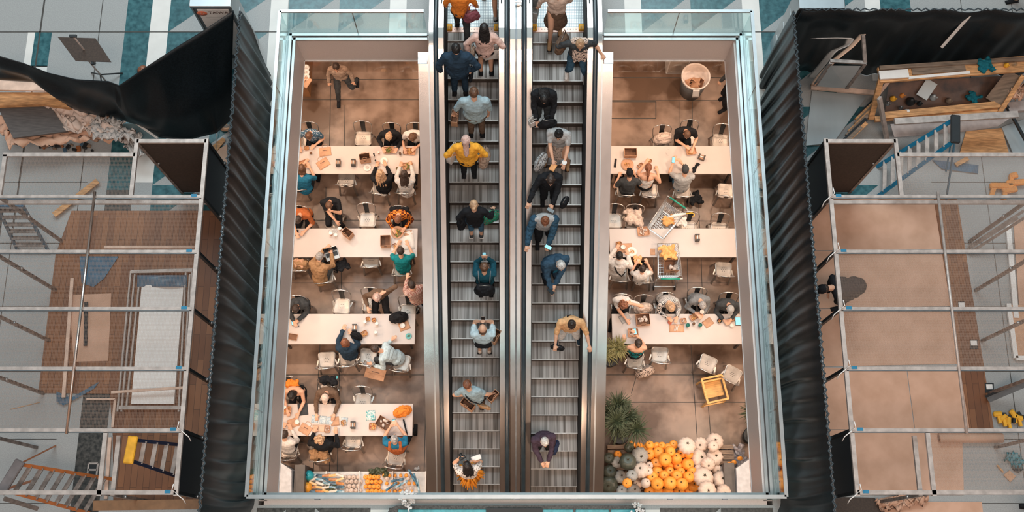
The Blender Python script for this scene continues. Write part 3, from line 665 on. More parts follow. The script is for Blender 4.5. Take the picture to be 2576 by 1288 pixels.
# ------------------------------------------------------------------ metal cafe chair (prototype with parts)
def make_chair():
    t = thing('metal_chair', 'metal chair', 'chair')
    b = MB(); pts = rrect(-.185, .185, -.18, .18, .07, 5); pts = [(p[0]*(1.0+.10*(p[1]/.18)), p[1]) for p in pts]
    n = len(pts)
    vs = [(p[0], p[1], .435) for p in pts]+[(p[0], p[1], .452) for p in pts]+[(p[0]*.92, p[1]*.92, .456) for p in pts]+[(p[0]*.86, p[1]*.86, .450) for p in pts]+[(p[0]*.4, p[1]*.4, .445) for p in pts]
    fs = [tuple(range(n-1, -1, -1))]+[(r*n+i, r*n+(i+1) % n, (r+1)*n+(i+1) % n, (r+1)*n+i) for r in range(4) for i in range(n)]+[tuple(range(4*n, 5*n))]
    b.add(vs, fs); b.mi = 1
    for i in range(7):
        a = 2*PI*i/6; r = 0 if i == 6 else .045; b.lathe([(.008, .4445), (.008, .4475)], (r*math.cos(a), r*math.sin(a), 0), 8, False)
    b.build('seat', [GALV, GALV_D], t)
    for sx in (-1, 1):
        for sy in (-1, 1):
            b = MB(); tp = Vector((sx*.165, sy*.15, .44)); bt = Vector((sx*.205, sy*(.20 if sy > 0 else .235), .005)); b.bar(tp, bt, .045, .02, (sx, sy, 0)); b.lathe([(.014, 0), (.014, .02)], (bt.x, bt.y, 0), 8); b.build('leg', HOOP, t)
    b = MB(); pth = [(-.175, -.10, .44), (-.205, -.17, .55), (-.215, -.215, .68)]
    for i in range(9): a = PI*(1-i/8); pth.append((.215*math.cos(a), -.225-.055*math.sin(a), .74+.11*math.sin(a)))
    pth += [(.215, -.215, .68), (.205, -.17, .55), (.175, -.10, .44)]; b.tube(pth, .0125, 8); b.build('back_hoop', mat('polished_tube', (.62, .58, .55), .25, .85), t)
    b = MB(); b.grid(lambda u, v: ((u-.5)*.10*(1+.25*v), -.175-.115*v-.012*math.cos((u-.5)*PI), .455+.385*v), 4, 5, True, .005); b.build('back_splat', GALV_D, t)
    for sx in (-1, 1): b = MB(); b.bar((sx*.19, .0, .43), (sx*.225, -.12, .40), .03, .012); b.build('side_bracket', HOOP, t)
    return reg(t)
CHAIR0 = make_chair(); CUSED = [False]
def chair(px, py, face, label, group=None, tilt=0):
    p = PL(px, py, .45); p.z = LOW
    if not CUSED[0]: CUSED[0] = True; c = CHAIR0; c.location = p; c.rotation_euler = (0, 0, R(face)); c['label'] = label
    else: c = copy_thing(CHAIR0, label, p, R(face))
    return c
# ------------------------------------------------------------------ long white tables
def table(label, x0, x1, y0, y1):
    t = thing('long_table', label, 'table', ((x0+x1)/2, (y0+y1)/2, LOW)); w, d = x1-x0, y1-y0
    b = MB(); b.box((0, 0, .735), (w, d, .03), None, .004); b.build('table_top', TABLE, t)
    for s_ in (-1, 1):
        b = MB(); b.bar((-w/2+.1, s_*(d/2-.06), .70), (w/2-.1, s_*(d/2-.06), .70), .03, .05); b.build('apron', TLEG, t)
        for e_ in (-1, 0, 1): b = MB(); x = e_*(w/2-.12); b.bar((x, s_*(d/2-.06), .70), (x, s_*(d/2-.06), 0), .045); b.build('leg', TLEG, t)
    return t
# ------------------------------------------------------------------ small things
def lump(b, n, r, h, seed, s0=.2, flat=.7):
    rn = random.Random(seed)
    for i in range(n):
        a = rn.uniform(0, 6.28); q = r*math.sqrt(rn.uniform(0, 1)); s_ = r*rn.uniform(s0*.7, s0*1.4); b.ell((q*math.cos(a), q*math.sin(a), h+rn.uniform(0, s_*.5)), (s_, s_*rn.uniform(.6, 1), s_*flat), (rn.uniform(-.5, .5), rn.uniform(-.5, .5), rn.uniform(0, 3)), 8, 5)
def bag(loc, rz, label, w=.26, d=.16, h=.30, mt=None, print_=True, cat='bag', tiltx=0, name='paper_bag', filled=None, handles=True):
    mt = mt or KRAFT; t = thing(name, label, cat, loc, R(rz)); t.rotation_euler[0] = R(tiltx)
    b = MB(); k = .006
    o = [(-w/2, -d/2), (w/2, -d/2), (w/2, d/2), (-w/2, d/2)]; i_ = [(-w/2+k, -d/2+k), (w/2-k, -d/2+k), (w/2-k, d/2-k), (-w/2+k, d/2-k)]
    vs = [(x, y, 0) for x, y in o]+[(x*1.03, y*.97, h) for x, y in o]+[(x*1.03, y*.97, h) for x, y in i_]+[(x, y, .01) for x, y in i_]
    b.add(vs, [(3, 2, 1, 0)]+[(i, (i+1) % 4, 4+(i+1) % 4, 4+i) for i in range(4)]+[(4+i, 4+(i+1) % 4, 8+(i+1) % 4, 8+i) for i in range(4)])
    b.mi = 1; b.add(vs, [(8+i, 8+(i+1) % 4, 12+(i+1) % 4, 12+i) for i in range(4)]+[(12, 13, 14, 15)]); b.mi = 2
    if print_: b.box((0, -d/2-.002, h*.6), (w*.3, .003, .02)); b.box((0, -d/2-.002, h*.52), (w*.2, .003, .008))
    b.build('bag_body', [mt, KRAFT_IN if mt is KRAFT else mt, INK], t)
    if handles:
        for s_ in (-1, 1): b = MB(); b.tube([(-.05, s_*d/2, h-.02), (-.055, s_*(d/2-.01), h+.06), (0, s_*(d/2-.02), h+.09), (.055, s_*(d/2-.01), h+.06), (.05, s_*d/2, h-.02)], .004, 6); b.build('handle', mt, t)
    if filled: b = MB(); f = FOODS[filled]; lump(b, 7, min(w, d)*.4, h*.35, len(label), .4); b.build('contents', f[0], t)
    return t
def flatbag(px, py, h, rz, label, w=.28, d=.22, hand_=True):
    p = P(px, py, LOW+h); t = thing('folded_paper_bag', label, 'bag', p, R(rz)); b = MB(); b.box((0, 0, .008), (w, d, .014), None, .004); b.box((0, -d*.25, .018), (w*.98, d*.4, .008), None, .003); b.mi = 1; b.box((.0, .03, .0165), (w*.4, .012, .003)); b.build('bag_body', [KRAFT, INK], t)
    if hand_: b = MB(); b.tube([(-.06, d/2, .01), (-.06, d/2+.06, .012), (0, d/2+.08, .012), (.06, d/2+.06, .012), (.06, d/2, .01)], .004, 6); b.build('handle', KRAFT, t)
    return t
def cup(px, py, label, z=.75, r=.038, h=.10, mt=None, top=None, zb=None, cat='cup'):
    p = P(px, py, (LOW if zb is None else zb)+z); t = thing('cup', label, cat, p); b = MB(); b.lathe([(r*.72, 0), (r, h), (r*1.05, h), (r*1.05, h+.006)], seg=18); b.build('cup_body', mt or CUPM, t)
    b = MB(); b.lathe([(r*1.1, h), (r*1.1, h+.008), (r*.9, h+.016), (r*.85, h+.011), (0.0001, h+.011)], seg=18); b.build('lid', top or CUPM, t); return t
def glassware(px, py, label, r=.035, h=.11, drink=None):
    p = PL(px, py, .75); t = thing('clear_cup', label, 'cup', p); b = MB(); b.lathe([(r*.7, 0), (r, h), (r*.94, h), (r*.66, .006), (.0001, .006)], seg=18); b.build('cup_body', CLEAR, t)
    b = MB(); b.lathe([(r*.66, .008), (r*.85, h*.7), (.0001, h*.7)], seg=16); b.build('drink', drink or COFFEE, t); return t
def box_food(px, py, rz, label, w=.20, d=.15, food='salad', shape='boat', z=.75):
    p = PL(px, py, z); t = thing('food_tray', label, 'food tray', p, R(rz)); b = MB(); h = .045; k = .86
    o = rrect(-w/2, w/2, -d/2, d/2, .03, 3); n = len(o)
    vs = [(x*k, y*k, 0) for x, y in o]+[(x, y, h) for x, y in o]+[(x*.96, y*.96, h) for x, y in o]+[(x*k*.97, y*k*.97, .006) for x, y in o]
    b.add(vs, [tuple(range(n-1, -1, -1)), tuple(range(3*n, 4*n))]+[(r_*n+i, r_*n+(i+1) % n, (r_+1)*n+(i+1) % n, (r_+1)*n+i) for r_ in range(3) for i in range(n)]); b.build('tray', KRAFT, t)
    f = FOODS[food]; b = MB(); lump(b, 22, min(w, d)*.40, .022, len(label)+int(px), .22); b.build('food', f[0], t); b = MB(); lump(b, 7, min(w, d)*.34, .036, int(py), .17); b.build('topping', f[1], t); return t
def plate(px, py, label, r=.12, food='noodles', mt=None):
    p = PL(px, py, .75); t = thing('plate', label, 'plate', p); b = MB(); b.lathe([(r*.6, 0), (r, .015), (r*.98, .02), (r*.62, .008), (.0001, .008)], seg=28); b.build('dish', mt or PAPER, t)
    f = FOODS[food]; b = MB(); lump(b, 12, r*.42, .018, int(px), .26); b.build('food', f[0], t); return t
def bowl(px, py, label, r=.09, food='salad', mt=None):
    p = PL(px, py, .75); t = thing('food_bowl', label, 'bowl', p); b = MB(); b.lathe([(r*.6, 0), (r*.95, .05), (r, .06), (r*.95, .06), (r*.6, .01), (.0001, .01)], seg=24); b.build('bowl', mt or KRAFT, t)
    f = FOODS[food]; b = MB(); lump(b, 18, r*.62, .04, int(px), .26); b.build('food', f[0], t); b = MB(); lump(b, 6, r*.5, .058, int(py), .2); b.build('topping', f[1], t); return t
def dispenser(px, py, label, rz=0):
    p = PL(px, py, .75); t = thing('napkin_dispenser', label, 'napkin dispenser', p, R(rz)); b = MB()
    b.box((0, 0, .008), (.10, .16, .016)); b.box((0, .072, .06), (.10, .012, .11)); b.box((0, -.072, .06), (.10, .012, .11)); b.box((0, .06, .115), (.10, .03, .006)); b.box((0, -.06, .115), (.10, .03, .006)); b.build('casing', mat('black_dispenser', (.035, .03, .028), .4), t)
    b = MB(); b.box((-.033, 0, .055), (.028, .13, .085)); b.box((.033, 0, .055), (.028, .13, .085)); b.build('napkin_stack', mat('napkin_brown', (.42, .26, .18), .9), t); b = MB(); b.box((0, 0, .06), (.022, .10, .09)); b.build('label_card', PAPER, t); return t
def phone(loc, rz, label, lit=True, tilt=0, w=.072, h=.145):
    t = thing('smartphone', label, 'phone', loc, R(rz)); t.rotation_euler[0] = R(tilt); b = MB(); b.box((0, 0, 0), (w, h, .009), None, .003); b.build('phone_body', SCRD, t); b = MB(); b.box((0, 0, .0055), (w*.88, h*.86, .002)); b.build('screen', SCR if lit else SCRD, t); return t
def sheet(px, py, rz, label, w=.2, d=.15, mt=None, z=.75, name='paper_sheet', cat='paper', h=.004):
    t = MB(); t.grid(lambda u, v: ((u-.5)*w, (v-.5)*d, h+.004*noise.noise(Vector((u*3+px, v*3, 0)))+.003), 6, 5, True, .002); o = t.build(name, mt or KRAFT); o.location = PL(px, py, z); o.rotation_euler = (0, 0, R(rz)); return tag(o, label, cat)
def softbag(loc, rz, label, size=(.30, .16, .26), mt=None, strap=True, name='shoulder_bag', cat='bag', strap_h=.22, disp=.035, zip_=True):
    mt = mt or cloth('black'); t = thing(name, label, cat, loc, R(rz)); b = MB(); x, y, z = size
    b.ell((0, 0, z*.42), (x*.5, y*.5, z*.44), None, 14, 10); b.cap((-x*.28, 0, z*.2), (x*.28, 0, z*.2), y*.42, y*.42, 12); b.cap((-x*.25, 0, z*.7), (x*.25, 0, z*.7), y*.3, y*.3, 12); voxel(b.build('bag_body', mt, t), .011, 2, disp, .06)
    if strap:
        b = MB(); b.tube([(-x*.36, 0, z*.75), (-x*.22, 0, z+strap_h*.6), (0, 0, z+strap_h), (x*.22, 0, z+strap_h*.6), (x*.36, 0, z*.75)], .010, 7, False, .5); b.build('strap', mt, t)
    if zip_: b = MB(); b.tube([(-x*.3, y*.02, z*.93), (0, y*.03, z*.965), (x*.3, y*.02, z*.93)], .006, 6); b.build('zip', HOOP, t)
    return t
def heap_cloth(loc, rz, label, size=(.4, .3, .12), mt=None, name='coat', cat='coat', disp=.08, seed=1):
    b = MB(); rn = random.Random(seed)
    for i in range(9): a = Vector((rn.uniform(-.4, .4)*size[0], rn.uniform(-.4, .4)*size[1], size[2]*rn.uniform(.1, .45))); c = a+Vector((rn.uniform(-.3, .3)*size[0], rn.uniform(-.3, .3)*size[1], size[2]*rn.uniform(-.1, .2))); b.cap(a, c, size[2]*.34, size[2]*.22, 8)
    b.ell((0, 0, size[2]*.2), (size[0]*.42, size[1]*.42, size[2]*.3)); o = b.build(name, mt); voxel(o, .011, 1, disp, .09); o.location = loc; o.rotation_euler = (0, 0, R(rz)); return tag(o, label, cat)
# ------------------------------------------------------------------ dining tables
for i, (nm, y0, y1) in enumerate((('back', 8.76, 9.46), ('second', 6.73, 7.42), ('third', 4.71, 5.40), ('front', 2.68, 3.38))):
    table('long white dining table, %s row on the left of the escalators' % nm, -8.0, -2.19+(.02 if i else 0), y0, y1)
for nm, y0, y1 in (('back', 8.76, 9.46), ('middle', 6.73, 7.42), ('front', 4.71, 5.40)): table('long white dining table, %s row on the right of the escalators' % nm, 2.24, 8.0, y0, y1)
L_, R_ = 'left', 'right'
# chairs, back row to front row: pixel of the seat, heading, description
for px, py, fc, lb in (
    (781, 350, 180, 'metal chair under the person in the blue flecked top at the left back table'),
    (914, 348, 178, 'empty metal chair behind the left back table, with a shine on its seat'),
    (986, 352, 176, 'metal chair under the person in black at the left back table'),
    (1046, 352, 178, 'metal chair under the brown-haired person at the right end of the left back table'),
    (752, 466, 4, 'metal chair under the person in the bright blue top'),
    (872, 452, 0, 'empty metal chair tucked under the front side of the left back table'),
    (958, 474, -8, 'metal chair under the person with long blond hair'),
    (1022, 474, -4, 'metal chair under the dark-haired person in the white flecked top'),
    (757, 560, 176, 'metal chair under the person in the rust top at the second left table'),
    (840, 556, 180, 'metal chair under the person in the black t-shirt with a hand on the chin'),
    (924, 553, 182, 'empty metal chair behind the second left table, right of the person in black'),
    (1006, 560, 180, 'metal chair under the person in the orange plaid shirt'),
    (756, 664, 0, 'metal chair holding a full brown bag at the second left table'),
    (818, 694, 8, 'metal chair under the grey-haired person in the tan jacket'),
    (933, 655, 2, 'empty metal chair in front of the second left table'),
    (1011, 676, 0, 'metal chair under the person in the teal shirt'),
    (752, 784, 178, 'metal chair under the person in the dark grey jacket at the third left table'),
    (860, 770, 176, 'empty metal chair behind the third left table, facing the camera side'),
    (934, 764, 178, 'metal chair under the blond person in the dark brown jacket'),
    (1026, 785, 176, 'metal chair with a black backpack leaning on it at the third left table'),
    (822, 905, 4, 'empty metal chair in front of the third left table, pulled out'),
    (874, 900, 2, 'metal chair under the person in the denim jacket'),
    (926, 896, -6, 'empty metal chair between the denim jacket and the light blue shirt'),
    (1010, 912, -8, 'metal chair under the person in the light blue shirt'),
    (728, 985, 178, 'metal chair with an orange jacket on its back at the left front table'),
    (824, 990, 174, 'metal chair under the person in the tan cap'),
    (913, 1010, 178, 'empty metal chair behind the left front table'),
    (727, 1130, 0, 'metal chair under the person in the white shirt'),
    (807, 1133, 6, 'metal chair with a tan coat hanging on its back'),
    (889, 1106, -4, 'empty metal chair in front of the left front table'),
    (996, 1150, -10, 'metal chair under the person in the rust vest'),
    (1663, 358, 180, 'metal chair with a cream bag on it behind the right back table'),
    (1731, 345, 178, 'metal chair under the person in the black t-shirt at the right back table'),
    (1812, 355, 174, 'empty metal chair behind the right back table beside the opening edge'),
    (1572, 478, -2, 'metal chair under the person in the dark grey t-shirt and cap'),
    (1634, 480, -4, 'metal chair under the person in the white tank top'),
    (1716, 480, 2, 'metal chair under the person in the pale grey t-shirt'),
    (1826, 480, -6, 'empty metal chair in front of the right back table'),
    (1544, 555, 178, 'empty metal chair at the left end behind the right middle table'),
    (1594, 556, 176, 'metal chair covered by a cream coat behind the right middle table'),
    (1730, 574, 172, 'empty metal chair beside the shopping cart behind the right middle table'),
    (1808, 578, 176, 'empty metal chair behind the right middle table near the edge'),
    (1558, 690, 0, 'metal chair under the person in the white jacket with a black strap'),
    (1616, 694, 0, 'metal chair under the person in the white top beside the cart'),
    (1820, 678, -4, 'empty metal chair in front of the right middle table'),
    (1562, 780, 176, 'metal chair under the person in the cream top with a raised elbow'),
    (1617, 782, 180, 'metal chair with a cream bag on it behind the right front table'),
    (1670, 776, 178, 'metal chair under the person in the striped shirt'),
    (1750, 764, 178, 'metal chair under the person in the grey shirt'),
    (1828, 776, 176, 'metal chair under the person in the dark grey top and grey cap'),
    (1598, 905, -6, 'metal chair under the person in the teal strappy top'),
    (1660, 892, -4, 'empty metal chair beside the person in the teal strappy top'),
    (1780, 914, -24, 'empty turned metal chair standing free on the right floor, left of its twin'),
    (1842, 942, -28, 'empty turned metal chair nearest the opening edge on the right floor')):
    chair(px, py, fc, lb)
# wooden armchair
t = thing('wooden_armchair', 'golden wooden armchair standing askew on the right floor', 'chair', PL(1785, 990), R(12)); WOODY = mat('golden_wood', (.72, .40, .13), .45, 0, .2, 4, (1, 6, 1))
b = MB(); b.box((0, .05, .43), (.44, .40, .03), None, .01); b.build('seat', WOODY, t)
for sx in (-1, 1):
    for sy in (-1, 1): b = MB(); b.bar((sx*.22, sy*.24, .64 if sy < 0 else .66), (sx*.24, sy*.26, 0), .035); b.build('leg', WOODY, t)
    b = MB(); b.bar((sx*.23, -.28, .66), (sx*.23, .27, .66), .045, .025); b.build('armrest', WOODY, t)
b = MB(); b.bar((-.24, .27, .66), (.24, .27, .66), .045, .03); b.bar((-.24, -.27, .66), (.24, -.27, .66), .04, .03); b.bar((-.24, -.27, .2), (.24, -.27, .2), .03); b.bar((-.24, .27, .2), (.24, .27, .2), .03); b.build('frame_rail', WOODY, t)
b = MB(); b.box((0, .20, .55), (.42, .03, .2)); b.build('backrest', WOODY, t)

# ------------------------------------------------------------------ seated people
def sit(label, px, py, face, **k): k.setdefault('pose', 'sit'); return person(label, (px, py), face, z0=LOW, **k)
def vest(col):
    def f(t, q):
        b = MB(); M = Matrix((q['rt'], q['fw'], q['up'])).transposed(); b.ell(q['ch']-q['up']*.03, (.250, .180, .215), M, 14, 8); b.cap(q['pel'], q['pel']+q['up']*.2, .205, .215, 14, .85, q['fw'])
        for sg in (-1, 1): b.cap(q['ch']+q['up']*.1+q['rt']*sg*.12-q['fw']*.13, q['nb']+q['rt']*sg*.11+q['up']*.03, .045, .04, 6)
        voxel(b.build('vest', cloth(col), t), .013, 2, .02, .07)
    return f
def collar(col):
    def f(t, q): b = MB(); b.cap(q['nb']-q['up']*.015-q['rt']*.03, q['nb']-q['up']*.015+q['rt']*.03, .068, .068, 12); b.cap(q['nb']+q['fw']*.05, q['ch']+q['fw']*.13+q['up']*.05, .03, .02, 8); voxel(b.build('collar', cloth(col), t), .011, 2)
    return f
def strapx(col, s_=1):
    def f(t, q): b = MB(); b.tube([q['nb']+q['rt']*s_*.10, q['nb']-q['up']*.05-q['fw']*.13+q['rt']*s_*.06, q['ch']-q['fw']*.165, q['pel']+q['up']*.08-q['fw']*.15-q['rt']*s_*.13, q['pel']-q['rt']*s_*.21], .016, 6, False, .5); b.build('strap', cloth(col), t)
    return f
def strappy(t, q):
    b = MB(); B = lambda a, c: b.tube([q['ch']+q['rt']*a[0]-q['fw']*.135+q['up']*a[1], q['ch']+q['rt']*(a[0]+c[0])/2-q['fw']*.148+q['up']*(a[1]+c[1])/2, q['ch']+q['rt']*c[0]-q['fw']*.115+q['up']*c[1]], .008, 6)
    B((-.1, -.02), (.09, .16)); B((.1, -.02), (-.09, .16)); B((-.13, -.02), (-.11, .16)); B((.13, -.02), (.11, .16)); b.build('crossed_straps', cloth('black'), t)
ppl = {}
sit('person with brown hair in a blue flecked top eating at the left back table', 777, 342, 180, hair=('short', 'h_brown'), top=('denim', 'short', 'dotty'), lean=10, A=(754, 368, .80, 0), B=(794, 364, .80, 0), head=28)
sit('person in black with light hair bent over a salad at the left back table', 978, 344, 180, hair=('short', 'h_blond'), top=('black', 'long'), lean=12, A=(962, 370, .8, 0), B=(1000, 372, .8, 0), head=30)
sit('person with brown hair and a white top at the end of the left back table', 1038, 346, 176, hair=('mid', 'h_brown'), top=('white', 'short'), lean=12, A=(1017, 372, .8, 0), B=(1048, 370, .8, 0), head=30)
sit('person in a bright blue top at the front side of the left back table', 759, 424, -6, hair=('mid', 'h_brown'), top=('blue', 'elbow'), lean=14, A=(765, 412, .82, 0), B=(780, 424, .8, 0), head=22)
sit('person with long blond hair seen from behind at the left back table', 957, 436, 0, hair=('long_wild', 'h_blond'), top=('black', 'long'), lean=6, A=(946, 420, .8, 0), B=(972, 418, .8, 0), head=6)
sit('person with long dark brown hair and a white flecked top at the left back table', 1017, 438, 0, hair=('long', 'h_dark'), top=('white', 'long', 'dotty'), lean=10, A=(1006, 420, .8, 0), B=(1034, 416, .8, 0), head=12)
person('person in a pinkish shirt and grey trousers striding past a wooden cabinet', PL(872, 232), 182, hair=('short', 'h_dark'), top=('khaki', 'long'), bottom=('dgrey', 'long'), z0=LOW, legs=((-.28, -.20, .16), (.18, .26, 0)), lean=6)
sit('person with dark hair in a rust top leaning on the second left table', 750, 552, 172, hair=('short', 'h_dark'), top=('rust', 'elbow'), lean=22, A=(745, 584, .8, 0), B=(768, 580, .8, 0), head=30)
sit('person in a black t-shirt resting chin on hand and holding a phone', 828, 517, 184, hair=('short', 'h_brown'), top=('black', 'short'), lean=8, A=(838, 532, 1.1, 0), B=(845, 556, .72, 0), head=34)
sit('person in an orange plaid shirt eating at the second left table', 1001, 552, 180, hair=('short', 'h_auburn'), top=('orange', 'long', 'plaid'), lean=16, A=(988, 574, .8, 0), B=(1020, 572, .8, 0), head=32)
sit('grey-haired person in a tan jacket writing on a laptop', 804, 646, -18, hair=('short', 'h_grey'), top=('tan', 'jacket'), bottom=('dgrey', 'long'), lean=26, side=-4, A=(818, 627, .8, 0), B=(834, 640, .8, 0), head=20, legs=None)
sit('person in a teal shirt seen from behind at the second left table', 1008, 631, 0, hair=('short', 'h_dark'), top=('teal', 'elbow'), lean=12, A=(1000, 618, .8, 0), B=(1028, 618, .8, 0), head=16)
person('person in a pale checked shirt standing at the right end of the third left table', (1036, 716), 25, hair=('short', 'h_dark'), top=('cream', 'long', 'check'), bottom=('navy', 'long'), z0=LOW, lean=10, A=(1024, 702, 1.15, 0))
sit('person in a dark grey jacket looking at a phone at the third left table', 744, 776, 178, hair=('short', 'h_dark'), top=('dgrey', 'jacket'), lean=16, A=(738, 806, .82, 0), B=(752, 804, .8, 0), head=26)
sit('blond person in a dark brown jacket with a hand behind the head', 948, 749, 186, hair=('mid', 'h_pinkish'), top=('brown', 'long'), lean=14, A=(970, 734, 1.1, 0), B=(925, 772, .75, 0), head=20)
sit('person with auburn hair in a denim jacket and cream collar', 868, 861, 4, hair=('mid', 'h_auburn'), top=('navy', 'jacket'), lean=8, A=(862, 832, .86, 0), B=(886, 842, .8, 0), head=8, extras=(collar('cream'),))
sit('person in a light blue shirt turned sideways reaching for a paper bag', 944, 878, 78, hair=('short', 'h_dark'), top=('sky', 'long'), bottom=('dgrey', 'long'), lean=36, A=(985, 856, .8, 0), B=(938, 918, .68, 0), head=10)
sit('person with black hair and bare arms at the left end of the left front table', 734, 995, 178, hair=('mid', 'h_black'), top=('black', 'tank'), lean=12, A=(752, 1038, .8, 0), B=(722, 1030, .8, 0), head=20)
sit('person in a tan cap and brown jacket handling cards at the left front table', 818, 1000, 178, hair=('cap', 'cream'), top=('brown', 'long'), lean=10, A=(796, 1040, .8, 0), B=(842, 1040, .8, 0), head=26)
sit('person in a loose white shirt at the left end of the left front table', 716, 1092, -14, hair=('short', 'h_dark'), top=('white', 'long'), lean=14, A=(708, 1078, .8, 0), B=(734, 1082, .8, 0), head=14)
sit('person with curly blond hair in a black top holding glasses', 804, 1104, 0, hair=('curly', 'h_blond'), top=('black', 'long'), lean=6, A=(790, 1088, .8, 0), B=(846, 1092, .84, 0), head=10)
sit('grey-haired person in a rust vest over a blue t-shirt holding a phone', 992, 1104, 0, hair=('short', 'h_grey'), top=('blue', 'short'), lean=4, A=(982, 1074, .95, 0), B=(1002, 1072, .95, 0), head=10, build=1.22, extras=(vest('rust'),), knees=((-.13, .44), (.30, .36)))
sit('person in a black t-shirt bent over food at the right back table', 1728, 338, 180, hair=('short', 'h_brown'), top=('black', 'short'), lean=10, A=(1722, 366, .85, 0), B=(1744, 370, .8, 0), head=34, build=1.1)
sit('person in a dark grey t-shirt and black cap at the right back table', 1584, 436, 2, hair=('cap', 'black'), top=('dgrey', 'short'), lean=8, A=(1556, 446, .78, 0), B=(1598, 440, .8, 0), head=18)
sit('person in a white tank top with a ponytail at the right back table', 1631, 422, -2, hair=('pony', 'h_auburn'), top=('white', 'tank'), lean=10, A=(1622, 412, .85, 0), B=(1654, 432, .8, 0), head=18)
sit('person in a pale grey t-shirt and dark cap holding up a phone', 1724, 427, 0, hair=('cap', 'dgrey'), top=('lgrey', 'short'), bottom=('denim', 'long'), lean=6, A=(1694, 408, .95, 0), B=(1716, 412, .95, 0), head=18, build=1.1)
person('person in dark clothes standing beside the waste bin', PL(1822, 262), 120, hair=('short', 'h_dark'), top=('dgrey', 'long'), bottom=('black', 'long'), z0=LOW, shoes='black', legs=((-.12, .1, 0), (.14, -.1, 0)), extras=())
sit('person in a white jacket with a black strap at the right middle table', 1558, 643, -6, hair=('short', 'h_black'), top=('white', 'jacket'), lean=10, A=(1548, 628, .8, 0), B=(1580, 644, .8, 0), head=18, extras=(strapx('black', -1),))
sit('small person in a white top beside the shopping cart', 1616, 676, 4, hair=('short', 'h_dark'), top=('white', 'short'), lean=4, A=(1600, 664, .8, 0), B=(1630, 664, .8, 0), head=10, scale=.9)
sit('person with auburn hair in a cream top with a raised elbow', 1567, 768, 172, hair=('curly', 'h_auburn'), top=('white', 'short'), lean=14, A=(1574, 802, .8, 0), B=(1590, 764, 1.15, 0), head=24)
sit('blond person in a striped shirt bent over the right front table', 1688, 774, 190, hair=('mid', 'h_blond'), top=('white', 'long', 'stripe'), lean=24, A=(1678, 798, .8, 0), B=(1703, 796, .82, 0), head=26)
sit('grey-haired person in a grey shirt holding a cup at the right front table', 1767, 768, 188, hair=('short', 'h_grey'), top=('grey', 'long'), lean=20, A=(1748, 786, .86, 0), B=(1768, 790, .86, 0), head=24)
sit('person in a dark grey top and grey cap eating at the right front table', 1837, 777, 180, hair=('cap', 'lgrey'), top=('dgrey', 'long'), lean=14, A=(1820, 804, .8, 0), B=(1840, 802, .8, 0), head=24, build=1.1)
sit('person in a teal strappy top holding a phone over the right front table', 1606, 862, -4, hair=('bun', 'h_dark'), top=('teal', 'tank'), lean=6, A=(1568, 858, .95, 0), B=(1600, 842, .95, 0), head=6, extras=(strappy,))
# ------------------------------------------------------------------ people on the escalators
def step_pt(k, right): y = 9.15-(.045 if right else 0)-.357*k; return y+.16, zl(y)+.01
def ride(label, px, k, right=False, dy=0.0, face=None, **kw):
    y, z = step_pt(k, right); y += dy; hz = z+1.6*kw.get('scale', 1); d = (CAM_H-hz)*CT+y*ST
    x = (px-1288)*d/F_PX; face = (180 if right else 0) if face is None else face
    return person(label, Vector((x, y, z)), face, z0=z, **kw)
def stand(q, px, py, h): return P(px, py, q['root'].z+h)
stair = ((-.10, .0, 0), (.11, .05, 0))
r1 = person('person in an orange top with a mauve bag stepping off the left escalator', Vector((-.97, 10.02, 0)), 0, z0=0, hair=('short', 'h_dark'), top=('orange', 'long'), bottom=('dgrey', 'long'), shoes='black', legs=((-.10, .22, 0), (.10, -.28, -.02)))
softbag(stand(r1, 1187, 48, .85), 20, 'mauve leather bag hanging from the shoulder in the orange top', (.30, .2, .30), cloth((.22, .07, .09)), True)
person('person in teal shorts and grey shoes walking away at the top of the left escalator', Vector((-.44, 10.55, 0)), 0, z0=0, hair=('short', 'h_brown'), top=('grey', 'short'), bottom=('blue', 'shorts'), shoes='lgrey', legs=((-.11, .3, 0), (.11, -.18, 0)))
r3 = ride('woman-length black hair, person in a pink blouse and black shorts with a white tote', 1218, 0, hair=('long', 'h_black'), top=('pink', 'long'), bottom=('black', 'shorts'), shoes='black', A=(1180, 138, .95, 0), B=(1241, 98, 1.15, 0), head=4, dy=-.02)
r3['t']['label'] = 'person with long black hair in a pink blouse and black shorts on the left escalator'
bag(stand(r3, 1240, 142, .62), 10, 'white canvas tote on the arm of the person in the pink blouse', .34, .12, .34, cloth('white'), False, 'bag', name='tote_bag')
softbag(stand(r3, 1188, 140, .62), 70, 'brown bag held low by the person in the pink blouse', (.28, .14, .3), cloth('khaki'), True)
r4 = ride('person in a navy suit with slicked black hair riding up on the left side', 1147, 1, hair=('short', 'h_black'), top=('navy', 'jacket'), bottom=('navy', 'long'), shoes='black', lean=2, head=6, scale=1.06, build=1.18, A=(1108, 178, .95, 0), B=(1188, 176, 1.0, 0), extras=(collar('lblue'),))
softbag(stand(r4, 1186, 196, .5), 80, 'black bag hanging at the right hand of the navy suit', (.3, .08, .26), cloth('black'), True)
r5 = ride('person in a pale blue-grey shirt and brown trousers on the left escalator', 1192, 3, hair=('short', 'h_brown'), top=('lblue', 'elbow'), bottom=('brown', 'long'), head=8, scale=1.06, build=1.25, A=(1142, 285, .9, 0), B=(1228, 285, .9, 0))
bag(stand(r5, 1145, 303, .55), 85, 'small brown paper bag in the left hand of the pale blue-grey shirt', .26, .13, .22)
